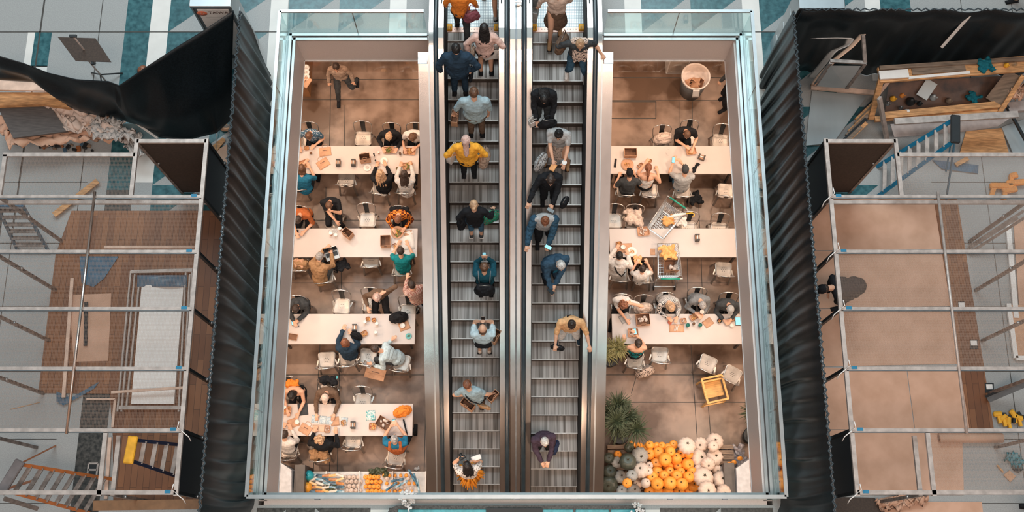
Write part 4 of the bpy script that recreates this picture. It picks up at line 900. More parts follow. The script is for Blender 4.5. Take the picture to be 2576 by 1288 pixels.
r6 = ride('person in an amber top and pink headscarf on the left escalator', 1172, 5, hair=('short', 'h_pinkish'), top=('amber', 'long'), bottom=('black', 'long'), head=4, build=1.2, A=(1140, 388, 1.0, 0), B=(1208, 392, .95, 0), extras=(collar('navy'), lambda t, q: voxel((lambda b: (b.ell(q['hc']-q['hfw']*.015+q['hd']*.015, (.09, .105, .112), Matrix((q['hrt'], q['hfw'], q['hd'])).transposed()), b.cap(q['hc']-q['hfw']*.06-q['hd']*.06, q['nb']-q['fw']*.13-q['up']*.10, .06, .05, 10), b)[-1])(MB()).build('headscarf', cloth((.66, .44, .38)), t), .01, 2, .02, .05)))
softbag(stand(r6, 1219, 402, .7), 80, 'large brown shoulder bag of the person in the amber top', (.42, .24, .34), cloth('khaki'), True)
bag(stand(r6, 1140, 395, .75), 60, 'pale shopping bag on the left arm of the amber top', .32, .12, .36, PAPER, False)
r7 = ride('person with a blond bun in a black top and rolled jeans on the left escalator', 1192, 8, hair=('bun', 'h_blond'), top=('black', 'long'), bottom=('denim', 'crop'), shoes='dgrey', head=6, A=(1166, 535, 1.0, 0), B=(1240, 528, 1.0, 0))
softbag(stand(r7, 1237, 552, .75), 25, 'green quilted bag on the right arm of the blond-bunned rider', (.42, .2, .34), cloth((.02, .22, .13), 'floral'), True, name='quilted_bag')
softbag(stand(r7, 1163, 562, .65), 80, 'black bag at the left hip of the blond-bunned rider', (.3, .2, .34), cloth('black'), True)
r8 = ride('person in a dark teal top wearing a black backpack and filming with a phone', 1218, 11, hair=('short', 'h_brown'), top=((.01, .07, .10), 'long'), bottom=('black', 'long'), head=16, lean=3, A=(1214, 648, 1.5, 0), B=(1224, 648, 1.5, 0))
phone(stand(r8, 1218, 641, 1.55), 0, 'phone with a lit blue screen held up by the rider with the backpack', tilt=60)
softbag(r8['w'](r8['ch']-Vector((0, .235, .28))), 0, 'black backpack with two straps on the rider filming', (.36, .26, .46), cloth('black'), False, 'backpack', 'backpack')
for s_ in (-1, 1):
    b = MB(); w = r8['w']; nb = r8['nb']; b.tube([w(nb+Vector((s_*.10, -.17, -.22))), w(nb+Vector((s_*.11, -.10, .01))), w(nb+Vector((s_*.12, .04, .025)))], .022, 8, False, .5); o = b.build('backpack_strap', cloth('grey')); bp = [x for x in bpy.data.objects if x.name.startswith('backpack') and x.type == 'EMPTY'][0]
    o.parent = bp; o.matrix_parent_inverse = Matrix.Translation(-bp.location)
r9 = ride('bald person in a white t-shirt and tan shorts taking a picture with a phone', 1214, 14, hair=('fringe', 'h_brown'), top=('sky', 'short'), bottom=('khaki', 'shorts'), shoes='cream', head=8, build=1.12, A=(1208, 808, 1.55, 0), B=(1222, 808, 1.55, 0))
phone(stand(r9, 1215, 802, 1.6), 0, 'white phone held up by the bald rider in the white t-shirt', lit=False, tilt=60)
softbag(stand(r9, 1216, 868, .95), 0, 'black camera bag across the back of the bald rider', (.36, .17, .2), cloth('black'), False)
bag(stand(r9, 1247, 852, .8), 60, 'paper bag under the right arm of the bald rider', .26, .12, .3)
r10 = ride('person in a grey-blue t-shirt turned aside with paper bags on the left escalator', 1194, 17, hair=('short', 'h_auburn'), top=('lblue', 'short'), bottom=('brown', 'long'), shoes='brown', lean=10, side=-14, head=10, A=(1172, 994, 1.0, 0), B=(1240, 990, .95, 0), face=-6, extras=(strapx('black', -1),))
bag(stand(r10, 1178, 1022, .7), -35, 'brown paper bag held by the left hand of the grey-blue t-shirt', .28, .14, .34)
bag(stand(r10, 1241, 1000, .75), 50, 'brown paper bag held by the right hand of the grey-blue t-shirt', .24, .11, .28)
softbag(stand(r10, 1218, 1024, .9), -20, 'flat tan waist bag slung behind the grey-blue t-shirt', (.3, .1, .12), cloth('tan'), False)
r11 = ride('person with long black hair and an orange leafy skirt photographing with raised arms', 1177, 21, hair=('long', 'h_black'), top=('white', 'short', 'floral'), bottom=((.62, .22, .03), 'skirt', 'leafy'), shoes='black', head=14, lean=2, A=(1157, 1152, 1.5, 0), B=(1192, 1160, 1.45, 0), face=12, scale=1.05)
t = thing('camera', 'black camera in the raised hands of the rider in the orange leafy skirt', 'camera', stand(r11, 1163, 1152, 1.6), R(30)); b = MB(); b.box((0, 0, 0), (.14, .06, .09), None, .01); b.build('camera_body', BLACK, t); b = MB(); b.tube([(0, 0, 0), (0, .1, 0)], .034, 12); b.build('lens', BLACK, t)
flatp = sheet(1194, 1155, 20, 'folded white leaflet in the hand of the rider in the orange skirt', .2, .1, PAPER); flatp.location = stand(r11, 1198, 1152, 1.5)
b = MB(); rn = random.Random(5)
for i in range(90):
    a = rn.uniform(0, 6.28); r0 = rn.uniform(.19, .29); z = rn.uniform(.62, .98); b.cap((r0*.7*math.cos(a), r0*.7*math.sin(a), z), (r0*math.cos(a), r0*math.sin(a)-.02, z-rn.uniform(.05, .13)), .026, .008, 6)
b.build('skirt_ruffle', cloth((.72, .26, .03), 'leafy'), r11['t'])
# coming down on the right escalator
q0 = person('person in a long brown skirt stepping onto the right escalator', Vector((.84, 10.05, 0)), 180, z0=0, hair=('mid', 'h_brown'), top=('cream', 'long'), bottom=('brown', 'skirt'), shoes='tan', A=(1352, 18, .85, 0), B=(1425, 5, .9, 0), legs=((-.09, -.05, 0), (.10, .28, -.03)))
bag(stand(q0, 1345, 38, .35), 80, 'grey shopping bag in the hand of the person in the long brown skirt', .36, .14, .4, cloth('lgrey'), False)
q1 = ride('person with a leopard scarf and torn jeans holding the rail at the top right', 1459, 0, True, hair=('topbun', 'h_blond'), top=('dgrey', 'elbow'), bottom=('denim', 'long'), shoes='white', head=26, lean=6, A=(1439, 108, 1.25, 0), B=(1514, 136, 1.0, 0), legs=((-.20, .06, 0), (.16, -.02, 0)), dy=-.02)
b = MB(); rn = random.Random(9)
for i in range(14): a = rn.uniform(-.12, .12); b.cap((a, .10, 1.38), (a*1.3+rn.uniform(-.04, .04), .20, rn.uniform(.95, 1.2)), .04, .03, 7)
b.cap((-.1, .03, 1.43), (.1, .03, 1.43), .07, .07); voxel(b.build('scarf', cloth('cream', 'leopard'), q1['t']), .012, 1, .03, .05)
softbag(stand(q1, 1413, 118, .95), 65, 'large brown slouchy bag on the arm beside the leopard scarf', (.42, .22, .36), cloth('brown'), True)
q2 = ride('person with long dark hair in a black jacket looking into a bag', 1369, 2, True, hair=('long', 'h_black'), top=('black', 'jacket'), bottom=('dgrey', 'long'), shoes='dgrey', head=38, lean=10, A=(1350, 302, 1.0, 0), B=(1386, 300, 1.0, 0), dy=-.1)
softbag(stand(q2, 1377, 318, .85), 10, 'open black handbag held in front of the black jacket', (.38, .16, .3), cloth('black'), True)
bag(stand(q2, 1341, 312, .8), 30, 'small white bag hanging from the wrist of the black jacket', .16, .1, .2, PAPER, False)
q3 = ride('person in a patterned long dress and grey cardigan carrying a white cup', 1408, 4, True, hair=('topbun', 'h_black'), top=('lgrey', 'short'), bottom=('cream', 'skirt', 'floral'), shoes='tan', head=24, lean=4, A=(1392, 412, 1.05, 0), B=(1420, 408, 1.1, 0), dy=-.05, face=172, legs=((-.24, .08, 0), (.2, .05, 0)))
cup(1419, 414, 'white lidded cup in the hand of the rider in the patterned dress', z=1.02, r=.045, h=.10, zb=q3['root'].z)
s_ = sheet(1392, 416, 60, 'orange envelope in the hand of the rider in the patterned dress', .15, .11, mat('orange_paper', (.72, .33, .12))); s_.location = stand(q3, 1391, 421, 1.05)
softbag(stand(q3, 1360, 413, .85), 60, 'black and white patterned bag of the rider in the long dress', (.4, .2, .3), cloth('lgrey', 'leopard'), True)
q4 = ride('person with a hair bun and black puffer reaching for the middle handrail', 1385, 6, True, hair=('bun', 'h_dark'), top=('black', 'jacket'), bottom=('black', 'long'), shoes='black', head=26, lean=6, A=(1319, 532, .98, 0), B=(1387, 526, 1.0, 0), dy=-.05)
phone(stand(q4, 1385, 529, 1.03), 60, 'phone with white earphone cable in the hand of the bunned rider in black', lit=False)
softbag(stand(q4, 1420, 512, .95), 60, 'black bag behind the elbow of the bunned rider in black', (.26, .14, .24), cloth('black'), False)
q5 = ride('person in a navy jacket and pale grey vest with a lanyard looking at a phone', 1371, 8, True, hair=('topbun', 'h_auburn'), top=('lgrey', 'short'), bottom=('black', 'long'), shoes='black', head=24, lean=6, A=(1318, 645, .98, 0), B=(1379, 618, 1.05, 0), build=1.15, dy=-.02, legs=((-.12, -.1, 0), (.1, .1, 0)),
    extras=(lambda t, q: [voxel((lambda b: (b.cap(sh, el, .082, .074, 10), b.cap(el, el.lerp(wr, .93), .074, .055, 10), b.cap(sh-q['up']*.02, q['pel']+q['rt']*sg*.17-q['fw']*.03, .06, .06, 10), b)[-1])(MB()).build('jacket_sleeve', cloth((.03, .075, .12)), t), .012, 2, .035, .05) for sh, el, wr, sg in q['arms']],))
phone(stand(q5, 1379, 622, 1.1), 60, 'phone with a lit screen held by the rider in the pale grey vest')
q6 = ride('white-haired person in a navy suit and blue tie on the right escalator', 1389, 10, True, hair=('short', 'h_white'), top=((.035, .075, .12), 'jacket'), bottom=((.03, .06, .10), 'long'), shoes='black', head=24, lean=14, side=-8, A=(1387, 732, 1.05, 0), B=(1394, 722, 1.1, 0), scale=1.04, build=1.1, face=196,
    extras=(collar('white'), lambda t, q: (lambda b: (b.bar(q['nb']+q['fw']*.10-q['up']*.03, q['pel']+q['fw']*.19+q['up']*.10, .07, .015), b.build('necktie', cloth((.02, .22, .36)), t)))(MB())))
phone(stand(q6, 1386, 733, 1.12), 40, 'phone in the hand of the white-haired rider with the blue tie', lit=False)
q7 = ride('person in an amber top with a dark ponytail and a hand on the outer rail', 1438, 13, True, hair=('topbun', 'h_dark'), top=('peach', 'elbow'), bottom=('white', 'long'), shoes='navy', head=22, lean=4, A=(1396, 872, 1.0, 0), B=(1488, 886, 1.0, 0), build=1.2, legs=((-.22, .06, 0), (.22, .06, 0)), dy=-.04, extras=(strapx('black', 1),))
softbag(stand(q7, 1402, 876, .85), -10, 'small black bag slung at the hip of the amber top rider', (.3, .12, .16), cloth('black'), False)
q8 = ride('white-haired person in a plum jacket low on the right escalator', 1367, 19, True, hair=('short', 'h_white'), top=('plum', 'jacket'), bottom=('black', 'long'), shoes='black', head=18, lean=6, A=(1362, 1160, 1.1, 0), B=(1380, 1158, 1.15, 0), build=1.1, face=190)
softbag(stand(q8, 1396, 1128, .9), 70, 'dark blue bag at the side of the plum jacket', (.34, .14, .36), cloth((.02, .03, .07)), True)

# ------------------------------------------------------------------ things on the tables
F1, F2, F3, F4 = 'on the left back table', 'on the second left table', 'on the third left table', 'on the left front table'
G1, G2, G3 = 'on the right back table', 'on the right middle table', 'on the right front table'
box_food(772, 374, 10, 'small food tray by the blue flecked top '+F1, .12, .11, 'noodles'); cup(783, 387, 'dark red drink cup '+F1, r=.03, h=.05, top=COFFEE)
flatbag(818, 382, .75, 8, 'flat kraft bag nearer the back edge '+F1); flatbag(813, 412, .75, 34, 'flat kraft bag with handles nearer the front edge '+F1)
dispenser(852, 412, 'black napkin dispenser, left of two '+F1); dispenser(890, 412, 'black napkin dispenser, right of two '+F1)
bag(PL(920, 403, .75), 10, 'open standing paper bag in the middle '+F1, .24, .16, .24); bag(PL(700, 402, .75), 4, 'open paper bag at the far left '+F1, .2, .15, .22)
box_food(765, 414, 20, 'round kraft bowl before the bright blue top '+F1, .22, .2, 'noodles'); box_food(979, 379, 4, 'salad in a kraft tray before the person in black '+F1, .26, .18, 'salad'); box_food(1030, 382, -4, 'long kraft tray with noodles at the right back corner '+F1, .30, .17, 'noodles')
plate(966, 405, 'crumpled white wrapper with leftovers in the middle right '+F1, .09, 'scraps'); box_food(1026, 419, 5, 'salad bowl before the dark-haired person '+F1, .24, .18, 'salad')
cup(942, 392, 'small black bottle behind the wrapper '+F1, r=.018, h=.12, mt=BLACK, top=BLACK, cat='bottle'); cup(946, 408, 'small bottle with black cap beside the wrapper '+F1, r=.018, h=.12, mt=CUPM, top=BLACK, cat='bottle'); glassware(1007, 389, 'clear drink bottle near the right end '+F1); cup(953, 386, 'orange juice cup by the salad '+F1, r=.025, h=.08, mt=mat('juice', (.8, .3, .08), .4))
plate(924, 422, 'open wrapper with a roll beside the blond hair '+F1, .09, 'scraps'); box_food(999, 425, 0, 'small dark dip box '+F1, .06, .06, 'salad')
bag(PL(877, 592, .75), -38, 'lying kraft bag with large letters '+F2, .22, .16, .24); cup(834, 590, 'amber cup at the middle left '+F2, mt=mat('juice', (.8, .3, .08))); cup(846, 594, 'white cup lid-up beside the amber cup '+F2); cup(856, 578, 'small brown cup left of the kraft bag '+F2, mt=KRAFT); sheet(838, 582, 20, 'rumpled clear wrap around the cups '+F2, .2, .12, CLEAR)
bag(PL(971, 610, .75), 2, 'open brown box-shaped bag with a white cup inside '+F2, .22, .26, .16, handles=False); bowl(1000, 586, 'bowl of green salad before the plaid shirt '+F2, .15, 'salad'); sheet(1012, 606, 6, 'white paper sheet under the meals '+F2, .55, .45, PAPER); sheet(1026, 586, 8, 'brown napkin beside the salad '+F2, .2, .12); phone(PL(747, 586, .76), 0, 'phone by the wrist in the rust top '+F2, lit=False)
t = thing('laptop', 'silver laptop being typed on '+F2, 'laptop', PL(836, 643, .75), R(18)); b = MB(); b.box((0, 0, .01), (.31, .22, .018), None, .005); b.build('base', STEEL_L, t); b = MB(); b.box((0, .12, .1), (.31, .01, .2), (R(-10), 0, 0)); b.build('lid', SCRD, t); b = MB(); b.box((0, .02, .02), (.27, .1, .003)); b.build('keyboard', GALV_D, t)
box_food(993, 619, 30, 'brown napkin pack before the teal shirt '+F2, .12, .1, 'fries')
softbag(PL(760, 668, .46), 0, 'brown canvas bag stuffed full, standing on a chair', (.36, .28, .26), cloth('tan'), False); heap_cloth(PL(752, 662, .66), 0, 'crumpled kraft paper sticking out of the brown canvas bag', (.26, .2, .1), KRAFT, 'packing_paper', 'paper')
heap_cloth(PL(862, 668, .50), 30, 'black and white bag on the lap beside the tan jacket', (.34, .26, .14), cloth('black'), 'bag', 'bag'); heap_cloth(PL(1010, 534, .82), 0, 'black coat draped over the chair behind the plaid shirt', (.50, .16, .22), cloth('black'))
phone(PL(737, 810, .80), 10, 'phone in the hands of the dark grey jacket '+F3); bag(PL(737, 848, .75), -10, 'flat brown bag at the left front edge '+F3, .2, .14, .04, handles=False); dispenser(893, 826, 'napkin dispenser behind the black purse '+F3)
softbag(PL(897, 846, .75), -30, 'black purse beside the denim jacket '+F3, (.24, .2, .16), cloth('black'), True); softbag(PL(1003, 800, .75), 10, 'round black backpack resting '+F3, (.36, .28, .2), cloth('black'), True, 'backpack', 'backpack')
for x, y, l in ((926, 803, 'small brown dish'), (941, 806, 'square brown pastry box')): box_food(x, y, 10, l+' in the back middle '+F3, .10, .10, 'fries')
for x, y, l in ((919, 812, 'empty clear cup left of two'), (949, 816, 'cream-lidded cup in the back row'), (946, 838, 'cream-lidded cup in the front row')): cup(x, y, l+' '+F3, r=.035, h=.09)
box_food(917, 840, 30, 'open sandwich box '+F3, .15, .13, 'noodles'); sheet(1017, 820, 20, 'kraft napkin under the tin at the right end '+F3, .24, .2); cup(1013, 820, 'small round tin with a patterned lid '+F3, r=.055, h=.04); plate(1028, 846, 'teal dish with cutlery at the right front corner '+F3, .07, 'salad', mat('teal_dish', (.15, .45, .45))); cup(752, 821, 'tiny black cap '+F3, r=.01, h=.02, mt=BLACK, top=BLACK, cat='bottle cap')
bag(PL(925, 918, .55), -25, 'orange and white paper carton on the empty chair', .18, .12, .12, PAPER, handles=False); flatbag(944, 940, .30, -14, 'large kraft bag hanging low beside the light blue shirt', .46, .26)
box_food(722, 1033, 0, 'brown bowl of food at the left end '+F4, .2, .18, 'fries'); cup(718, 1026, 'amber glass at the left end '+F4, mt=mat('juice', (.8, .3, .08))); sheet(762, 1030, 8, 'dark grey tray at the left back '+F4, .22, .26, cloth('dgrey')); cup(748, 1062, 'round cream pot '+F4, r=.05, h=.04); sheet(738, 1064, 20, 'crumpled kraft sheet at the left '+F4, .25, .2); flatbag(768, 1080, .75, -30, 'folded kraft bag with dark letters by the front edge '+F4, .26, .2)
rn = random.Random(4)
CARD = mat('blue_card', (.30, .42, .50), .5, col2=(.62, .66, .66), scale=30)
for i, (x, y, l) in enumerate(((792, 1054, 'leftmost'), (812, 1056, 'second'), (829, 1058, 'third'), (866, 1060, 'rightmost'))): sheet(x, y, rn.uniform(-6, 6), 'blue and white picture card, %s of four ' % l+F4, .15, .17, CARD)
box_food(865, 1064, 10, 'paper dish with red and white bites '+F4, .12, .12, 'fries'); sheet(803, 1078, 0, 'wooden serving board before the curly hair '+F4, .30, .16, mat('board_wood', (.62, .42, .30), .5, stretch=(1, 8, 1))); box_food(824, 1080, 0, 'brown booklet beside the serving board '+F4, .13, .16, 'scraps'); sheet(843, 1060, 8, 'brown napkins in the middle '+F4, .18, .2)
dispenser(889, 1070, 'black napkin dispenser in the middle '+F4); dispenser(650, 1068, 'black napkin dispenser at the far left '+F4); sheet(933, 1045, 2, 'white card with teal lettering '+F4, .2, .22, mat('teal_letter_card', (.80, .76, .73), .6, 0, 0, 26, col2=(.05, .35, .38)))
box_food(938, 1073, 0, 'round bowl of brown nuts '+F4, .16, .16, 'fries'); bag(PL(966, 1066, .75), -30, 'large open kraft bag with takeaway boxes '+F4, .30, .24, .12, handles=False, filled='scraps')
softbag(PL(1013, 1036, .75), 20, 'orange backpack with black straps '+F4, (.36, .26, .18), cloth('orange'), True, 'backpack', 'backpack'); phone(PL(991, 1063, .98), 0, 'phone with a lit screen held by the rust vest '+F4); b = MB(); b.bar((0, 0, 0), (.09, -.34, 0), .035, .01); o = b.build('strap', cloth('black')); o.location = PL(1015, 1055, .77); tag(o, 'black woven strap running off the orange backpack', 'strap')
heap_cloth(PL(737, 968, .86), 0, 'orange jacket hung over the chair at the left front table', (.30, .18, .18), cloth('orange')); heap_cloth(PL(828, 958, .84), 0, 'black jacket hung over the chair behind the tan cap', (.42, .14, .2), cloth('black')); heap_cloth(PL(807, 1146, .62), 0, 'tan coat hanging down the chair behind the curly hair', (.42, .2, .26), cloth('tan')); heap_cloth(PL(1050, 1180, .02), 30, 'white crumpled napkin on the floor by the escalator', (.14, .08, .04), PAPER, 'napkin', 'napkin')
cup(849, 951, 'turquoise bottle on the chair back behind the tan cap', z=.8, r=.03, h=.10, mt=cloth('lblue'), top=TEALPAD, cat='bottle')
# right tables
bag(PL(1585, 388, .75), 0, 'open kraft box-bag at the left '+G1, .28, .2, .14, handles=False); plate(1578, 415, 'round flatbread on a board '+G1, .15, 'noodles', KRAFT); phone(PL(1548, 410, .76), -8, 'narrow black glasses case at the left end '+G1, lit=False, w=.05, h=.22); box_food(1610, 418, 40, 'clear box with a wrap '+G1, .16, .1, 'scraps')
box_food(1738, 382, 10, 'kraft bag of bread before the black t-shirt '+G1, .24, .18, 'noodles'); dispenser(1764, 398, 'tipped napkin dispenser on its side '+G1, 70); phone(stand(dict(root=Vector((0, 0, LOW))), 1694, 402, 1.0), -4, 'phone with a lit screen held up by the pale grey t-shirt', tilt=30); heap_cloth(PL(1751, 422, .76), 60, 'black scarf lying near the pale grey t-shirt '+G1, (.34, .08, .06), cloth('black'), 'scarf', 'scarf'); box_food(1634, 406, 0, 'burger bun held over the table '+G1, .1, .09, 'noodles')
softbag(PL(1668, 352, .5), 10, 'cream bag with dark straps on the chair behind the right back table', (.42, .3, .26), cloth('cream'), True); heap_cloth(PL(1745, 500, .1), 20, 'black bag dropped on the floor behind the pale grey t-shirt', (.4, .3, .2), cloth('black'), 'bag', 'bag')
b = MB(); b.tube([(0, 0, 0), (-.06, -.02, 0), (-.07, -.1, 0), (-.02, -.16, 0)], .004, 5); o = b.build('cable', PAPER); o.location = PL(1682, 375, .755); tag(o, 'thin white cable curling on the right back table', 'cable')
heap_cloth(PL(1594, 548, .55), 0, 'cream coat piled on the chair behind the right middle table', (.44, .40, .24), cloth('cream')); box_food(1618, 583, 6, 'kraft tray of dumplings at the back edge '+G2, .28, .22, 'scraps'); dispenser(1753, 600, 'black napkin dispenser standing alone '+G2); sheet(1570, 624, 2, 'brown cardboard under the bread '+G2, .36, .22); plate(1589, 634, 'white plate with orange food '+G2, .12, 'noodles'); cup(1567, 623, 'small cream bowl on the cardboard '+G2, r=.05, h=.04); sheet(1642, 634, 0, 'small brown card '+G2, .11, .16, KRAFT); box_food(1556, 614, 10, 'bread twists on the cardboard '+G2, .14, .1, 'fries')
heap_cloth(PL(1604, 654, .78), 0, 'yellow cloth held by the small person in white', (.2, .18, .1), cloth('peach'), 'cloth', 'cloth')
softbag(PL(1617, 778, .48), 10, 'cream bag lying on the chair between cream top and stripes', (.38, .28, .2), cloth('cream'), True); bag(PL(1616, 806, .75), 4, 'open kraft bag full of wrappers '+G3, .30, .26, .12, filled='scraps'); box_food(1592, 838, 2, 'square brown tray under the raised phone '+G3, .24, .2, 'scraps'); phone(stand(dict(root=Vector((0, 0, LOW))), 1597, 834, 1.0), 10, 'phone held over the square brown tray', lit=True)
sheet(1572, 800, 30, 'grey magazine under the cream top '+G3, .24, .2, cloth('lgrey')); sheet(1702, 826, 0, 'kraft sheet with white cutlery '+G3, .34, .18); b = MB(); [b.cap((i*.03, -.05, 0), (i*.03+.03, .06, 0), .008, .005, 6) for i in range(3)]; o = b.build('plastic_cutlery', PAPER); o.location = PL(1696, 826, .77); tag(o, 'white plastic cutlery lying on the kraft sheet', 'cutlery'); plate(1685, 811, 'small dish of red sauce '+G3, .05, 'fries', mat('red_dish', (.5, .12, .08)))
for x, y, l in ((1729, 820, 'left'), (1760, 820, 'right')): glassware(x, y, 'dark green-rimmed glass, %s of two ' % l+G3, .05, .13, mat('green_drink', (.02, .15, .12), .2))
box_food(1718, 808, 10, 'clear box of pale food '+G3, .15, .12, 'scraps'); box_food(1745, 798, 30, 'tray with chopsticks before the grey shirt '+G3, .2, .14, 'noodles'); glassware(1744, 816, 'clear glass between the green ones '+G3); sheet(1781, 812, 35, 'kraft napkin folded in a diamond '+G3, .22, .18); bowl(1809, 808, 'black dip bowl '+G3, .055, 'fries', BLACK); cup(1764, 787, 'cream cup in the hands of the grey shirt', z=.86, r=.045); box_food(1838, 806, 10, 'hot dog in the hands of the grey cap '+G3, .2, .08, 'fries'); t = phone(PL(1858, 808, .76), 90, 'dark tablet at the right end '+G3, w=.2, h=.16); cup(1840, 820, 'small white sauce cup '+G3, r=.04, h=.05)
softbag(PL(1621, 935, .02), 20, 'leopard patterned bag standing on the floor behind the teal top', (.42, .28, .26), cloth('cream', 'leopard'), True)
# ------------------------------------------------------------------ shopping carts
WIRE = mat('cart_wire', (.62, .62, .62), .3, .8); GREEN_H = mat('cart_green', (.02, .28, .2), .4)
def cart(loc, rz, label):
    t = thing('shopping_cart', label, 'shopping cart', loc, R(rz)); b = MB(); w, L, zt, zb = .27, .38, .98, .62
    lo = [(-w*.72, -L*.9, zb), (w*.72, -L*.9, zb), (w*.66, L*.85, zb+.04), (-w*.66, L*.85, zb+.04)]; hi = [(-w, -L, zt), (w, -L, zt), (w*.86, L, zt-.04), (-w*.86, L, zt-.04)]
    lo = [Vector(p) for p in lo]; hi = [Vector(p) for p in hi]
    for s_ in range(4):
        a0, a1, h0, h1 = lo[s_], lo[(s_+1) % 4], hi[s_], hi[(s_+1) % 4]; n_ = 14 if s_ % 2 else 10
        for i in range(n_+1): b.bar(a0.lerp(a1, i/n_), h0.lerp(h1, i/n_), .006)
        for k in range(1, 6): b.bar(a0.lerp(h0, k/6), a1.lerp(h1, k/6), .006)
    for i in range(12): b.bar(lo[0].lerp(lo[3], i/11), lo[1].lerp(lo[2], i/11), .006); b.bar(lo[0].lerp(lo[1], i/11), lo[3].lerp(lo[2], i/11), .006)
    b.build('basket', WIRE, t); b = MB(); b.tube(hi, .013, 6, True); b.build('rim', WIRE, t)
    b = MB(); b.tube([(-w, -L, zt), (-w-.01, -L-.1, zt+.06), (w+.01, -L-.1, zt+.06), (w, -L, zt)], .014, 8); b.build('push_bar', WIRE, t); b = MB(); b.tube([(-w*.8, -L-.1, zt+.061), (w*.8, -L-.1, zt+.061)], .022, 8); b.build('handle_grip', GREEN_H, t)
    b = MB()
    for sx in (-1, 1): b.tube([(sx*w*.9, -L, zb), (sx*w*.95, -L-.06, .14), (sx*w*.8, L, .16), (sx*w*.5, L*.9, zb+.04)], .014, 6)
    b.bar((-w*.9, -L-.05, .15), (w*.9, -L-.05, .15), .02); b.build('undercarriage', WIRE, t)
    for sx in (-1, 1):
        for sy in (-1, 1): b = MB(); p = Vector((sx*w*.92, sy*L-(.06 if sy < 0 else 0), .06)); b.tube([p-Vector((.014, 0, 0)), p+Vector((.014, 0, 0))], .055, 12); b.bar(p, p+Vector((0, .01, .09)), .03, .012); b.build('wheel', BLACK, t)
    return t
def flo(v): return Vector((v.x, v.y, LOW))
cart(flo(PL(1686, 697, 1.04))+Vector((0, .44, 0)), 0, 'wire shopping cart full of paper and a box, parked in front of the middle table')
cart(flo(PL(1703, 513, 1.04))+Vector((-.27, -.36, 0)), 143, 'wire shopping cart turned askew behind the middle table')
heap_cloth(PL(1680, 636, .86), 10, 'orange tissue paper on top of the parked cart', (.42, .34, .16), mat('orange_tissue', (.78, .40, .14), .7, 0, .1, 9, bump=.3), 'tissue_paper', 'paper', .1)
bag(PL(1689, 672, .66), 0, 'open cardboard box in the parked cart', .34, .26, .2, handles=False, name='cardboard_box', cat='box', filled='scraps')
heap_cloth(PL(1682, 556, .66), 20, 'kraft paper packet in the askew cart', (.36, .26, .1), mat('orange_tissue', (.78, .40, .14)), 'packing_paper', 'paper'); heap_cloth(PL(1712, 558, .66), 0, 'clear plastic wrap in the askew cart', (.34, .2, .14), PAPER, 'plastic_wrap', 'wrap')
t = thing('umbrella', 'white umbrella with a yellow hook handle lying across the askew cart', 'umbrella', PL(1712, 540, 1.0), R(8)); b = MB(); b.tube([(-.32, -.02, 0), (-.1, 0, 0), (.12, .0, .02)], [.008, .045, .02], 8); b.build('canopy', PAPER, t); b = MB(); b.tube([(.12, 0, .02), (.26, .0, .02), (.31, -.03, .02), (.30, -.08, .02), (.25, -.08, .02)], .012, 7); b.build('handle', YEL, t)
# ------------------------------------------------------------------ waste bin, wooden cabinet
t = thing('waste_bin', 'big grey round waste bin with a white liner full of paper bags', 'bin', PL(1737, 228)); b = MB(); b.lathe([(.27, 0), (.33, .78), (.31, .78), (.26, .02), (.0001, .02)], seg=32); b.build('bin_body', mat('bin_grey', (.10, .105, .11), .5), t)
b = MB(); b.lathe([(.345, .74), (.352, .80), (.34, .82), (.31, .78), (.27, .4), (.0001, .38)], seg=32, closed=False); b.build('liner', mat('bin_liner', (.72, .64, .60), .45, bump=.2), t); b = MB(); b.grid(lambda u, v: ((u-.5)*.16+.03*v, -.345-.03*v, .78-.36*v), 4, 5, True, .006); b.build('liner_flap', PAPER, t)
for i, (x, y, a, l) in enumerate(((-.08, .04, 20, 'upper left'), (.07, -.02, -40, 'lower right'), (-.03, -.10, 70, 'front'))): bag(t.location+Vector((x, y, .44+.05*i)), a, 'crumpled kraft bag thrown in the waste bin, '+l+' one', .24, .14, .26, handles=False, tiltx=40)
t = thing('wooden_cabinet', 'light wooden cabinet with plates on it at the top left of the lower floor', 'cabinet', PL(768, 215)); b = MB(); b.box((-.2, .35, .45), (.7, 1.3, .9)); b.build('body', mat('cabinet_wood', (.34, .16, .07), .5, 0, .15, 4), t); b = MB(); b.box((-.22, .42, .915), (.62, .9, .03), None, .01); b.build('counter_top', TABLE, t)
for i in range(3): plate(773, 180+i*11, 'white plate, %s of the stack line on the wooden cabinet' % ('back', 'middle', 'front')[i], .09, 'scraps').location.z = LOW+.93
flatbag(770, 207, .93, 60, 'kraft bag with print on the wooden cabinet', .26, .2)
t = thing('small_cabinet', 'small white cabinet against the far wall left of the bin', 'cabinet', PL(1700, 186)); b = MB(); b.box((0, .2, .4), (.5, .4, .8), None, .01); b.build('body', PAPER, t); b = MB(); b.box((0, -.003, .4), (.44, .01, .7)); b.build('door', mat('cabinet_door', (.5, .42, .36)), t)
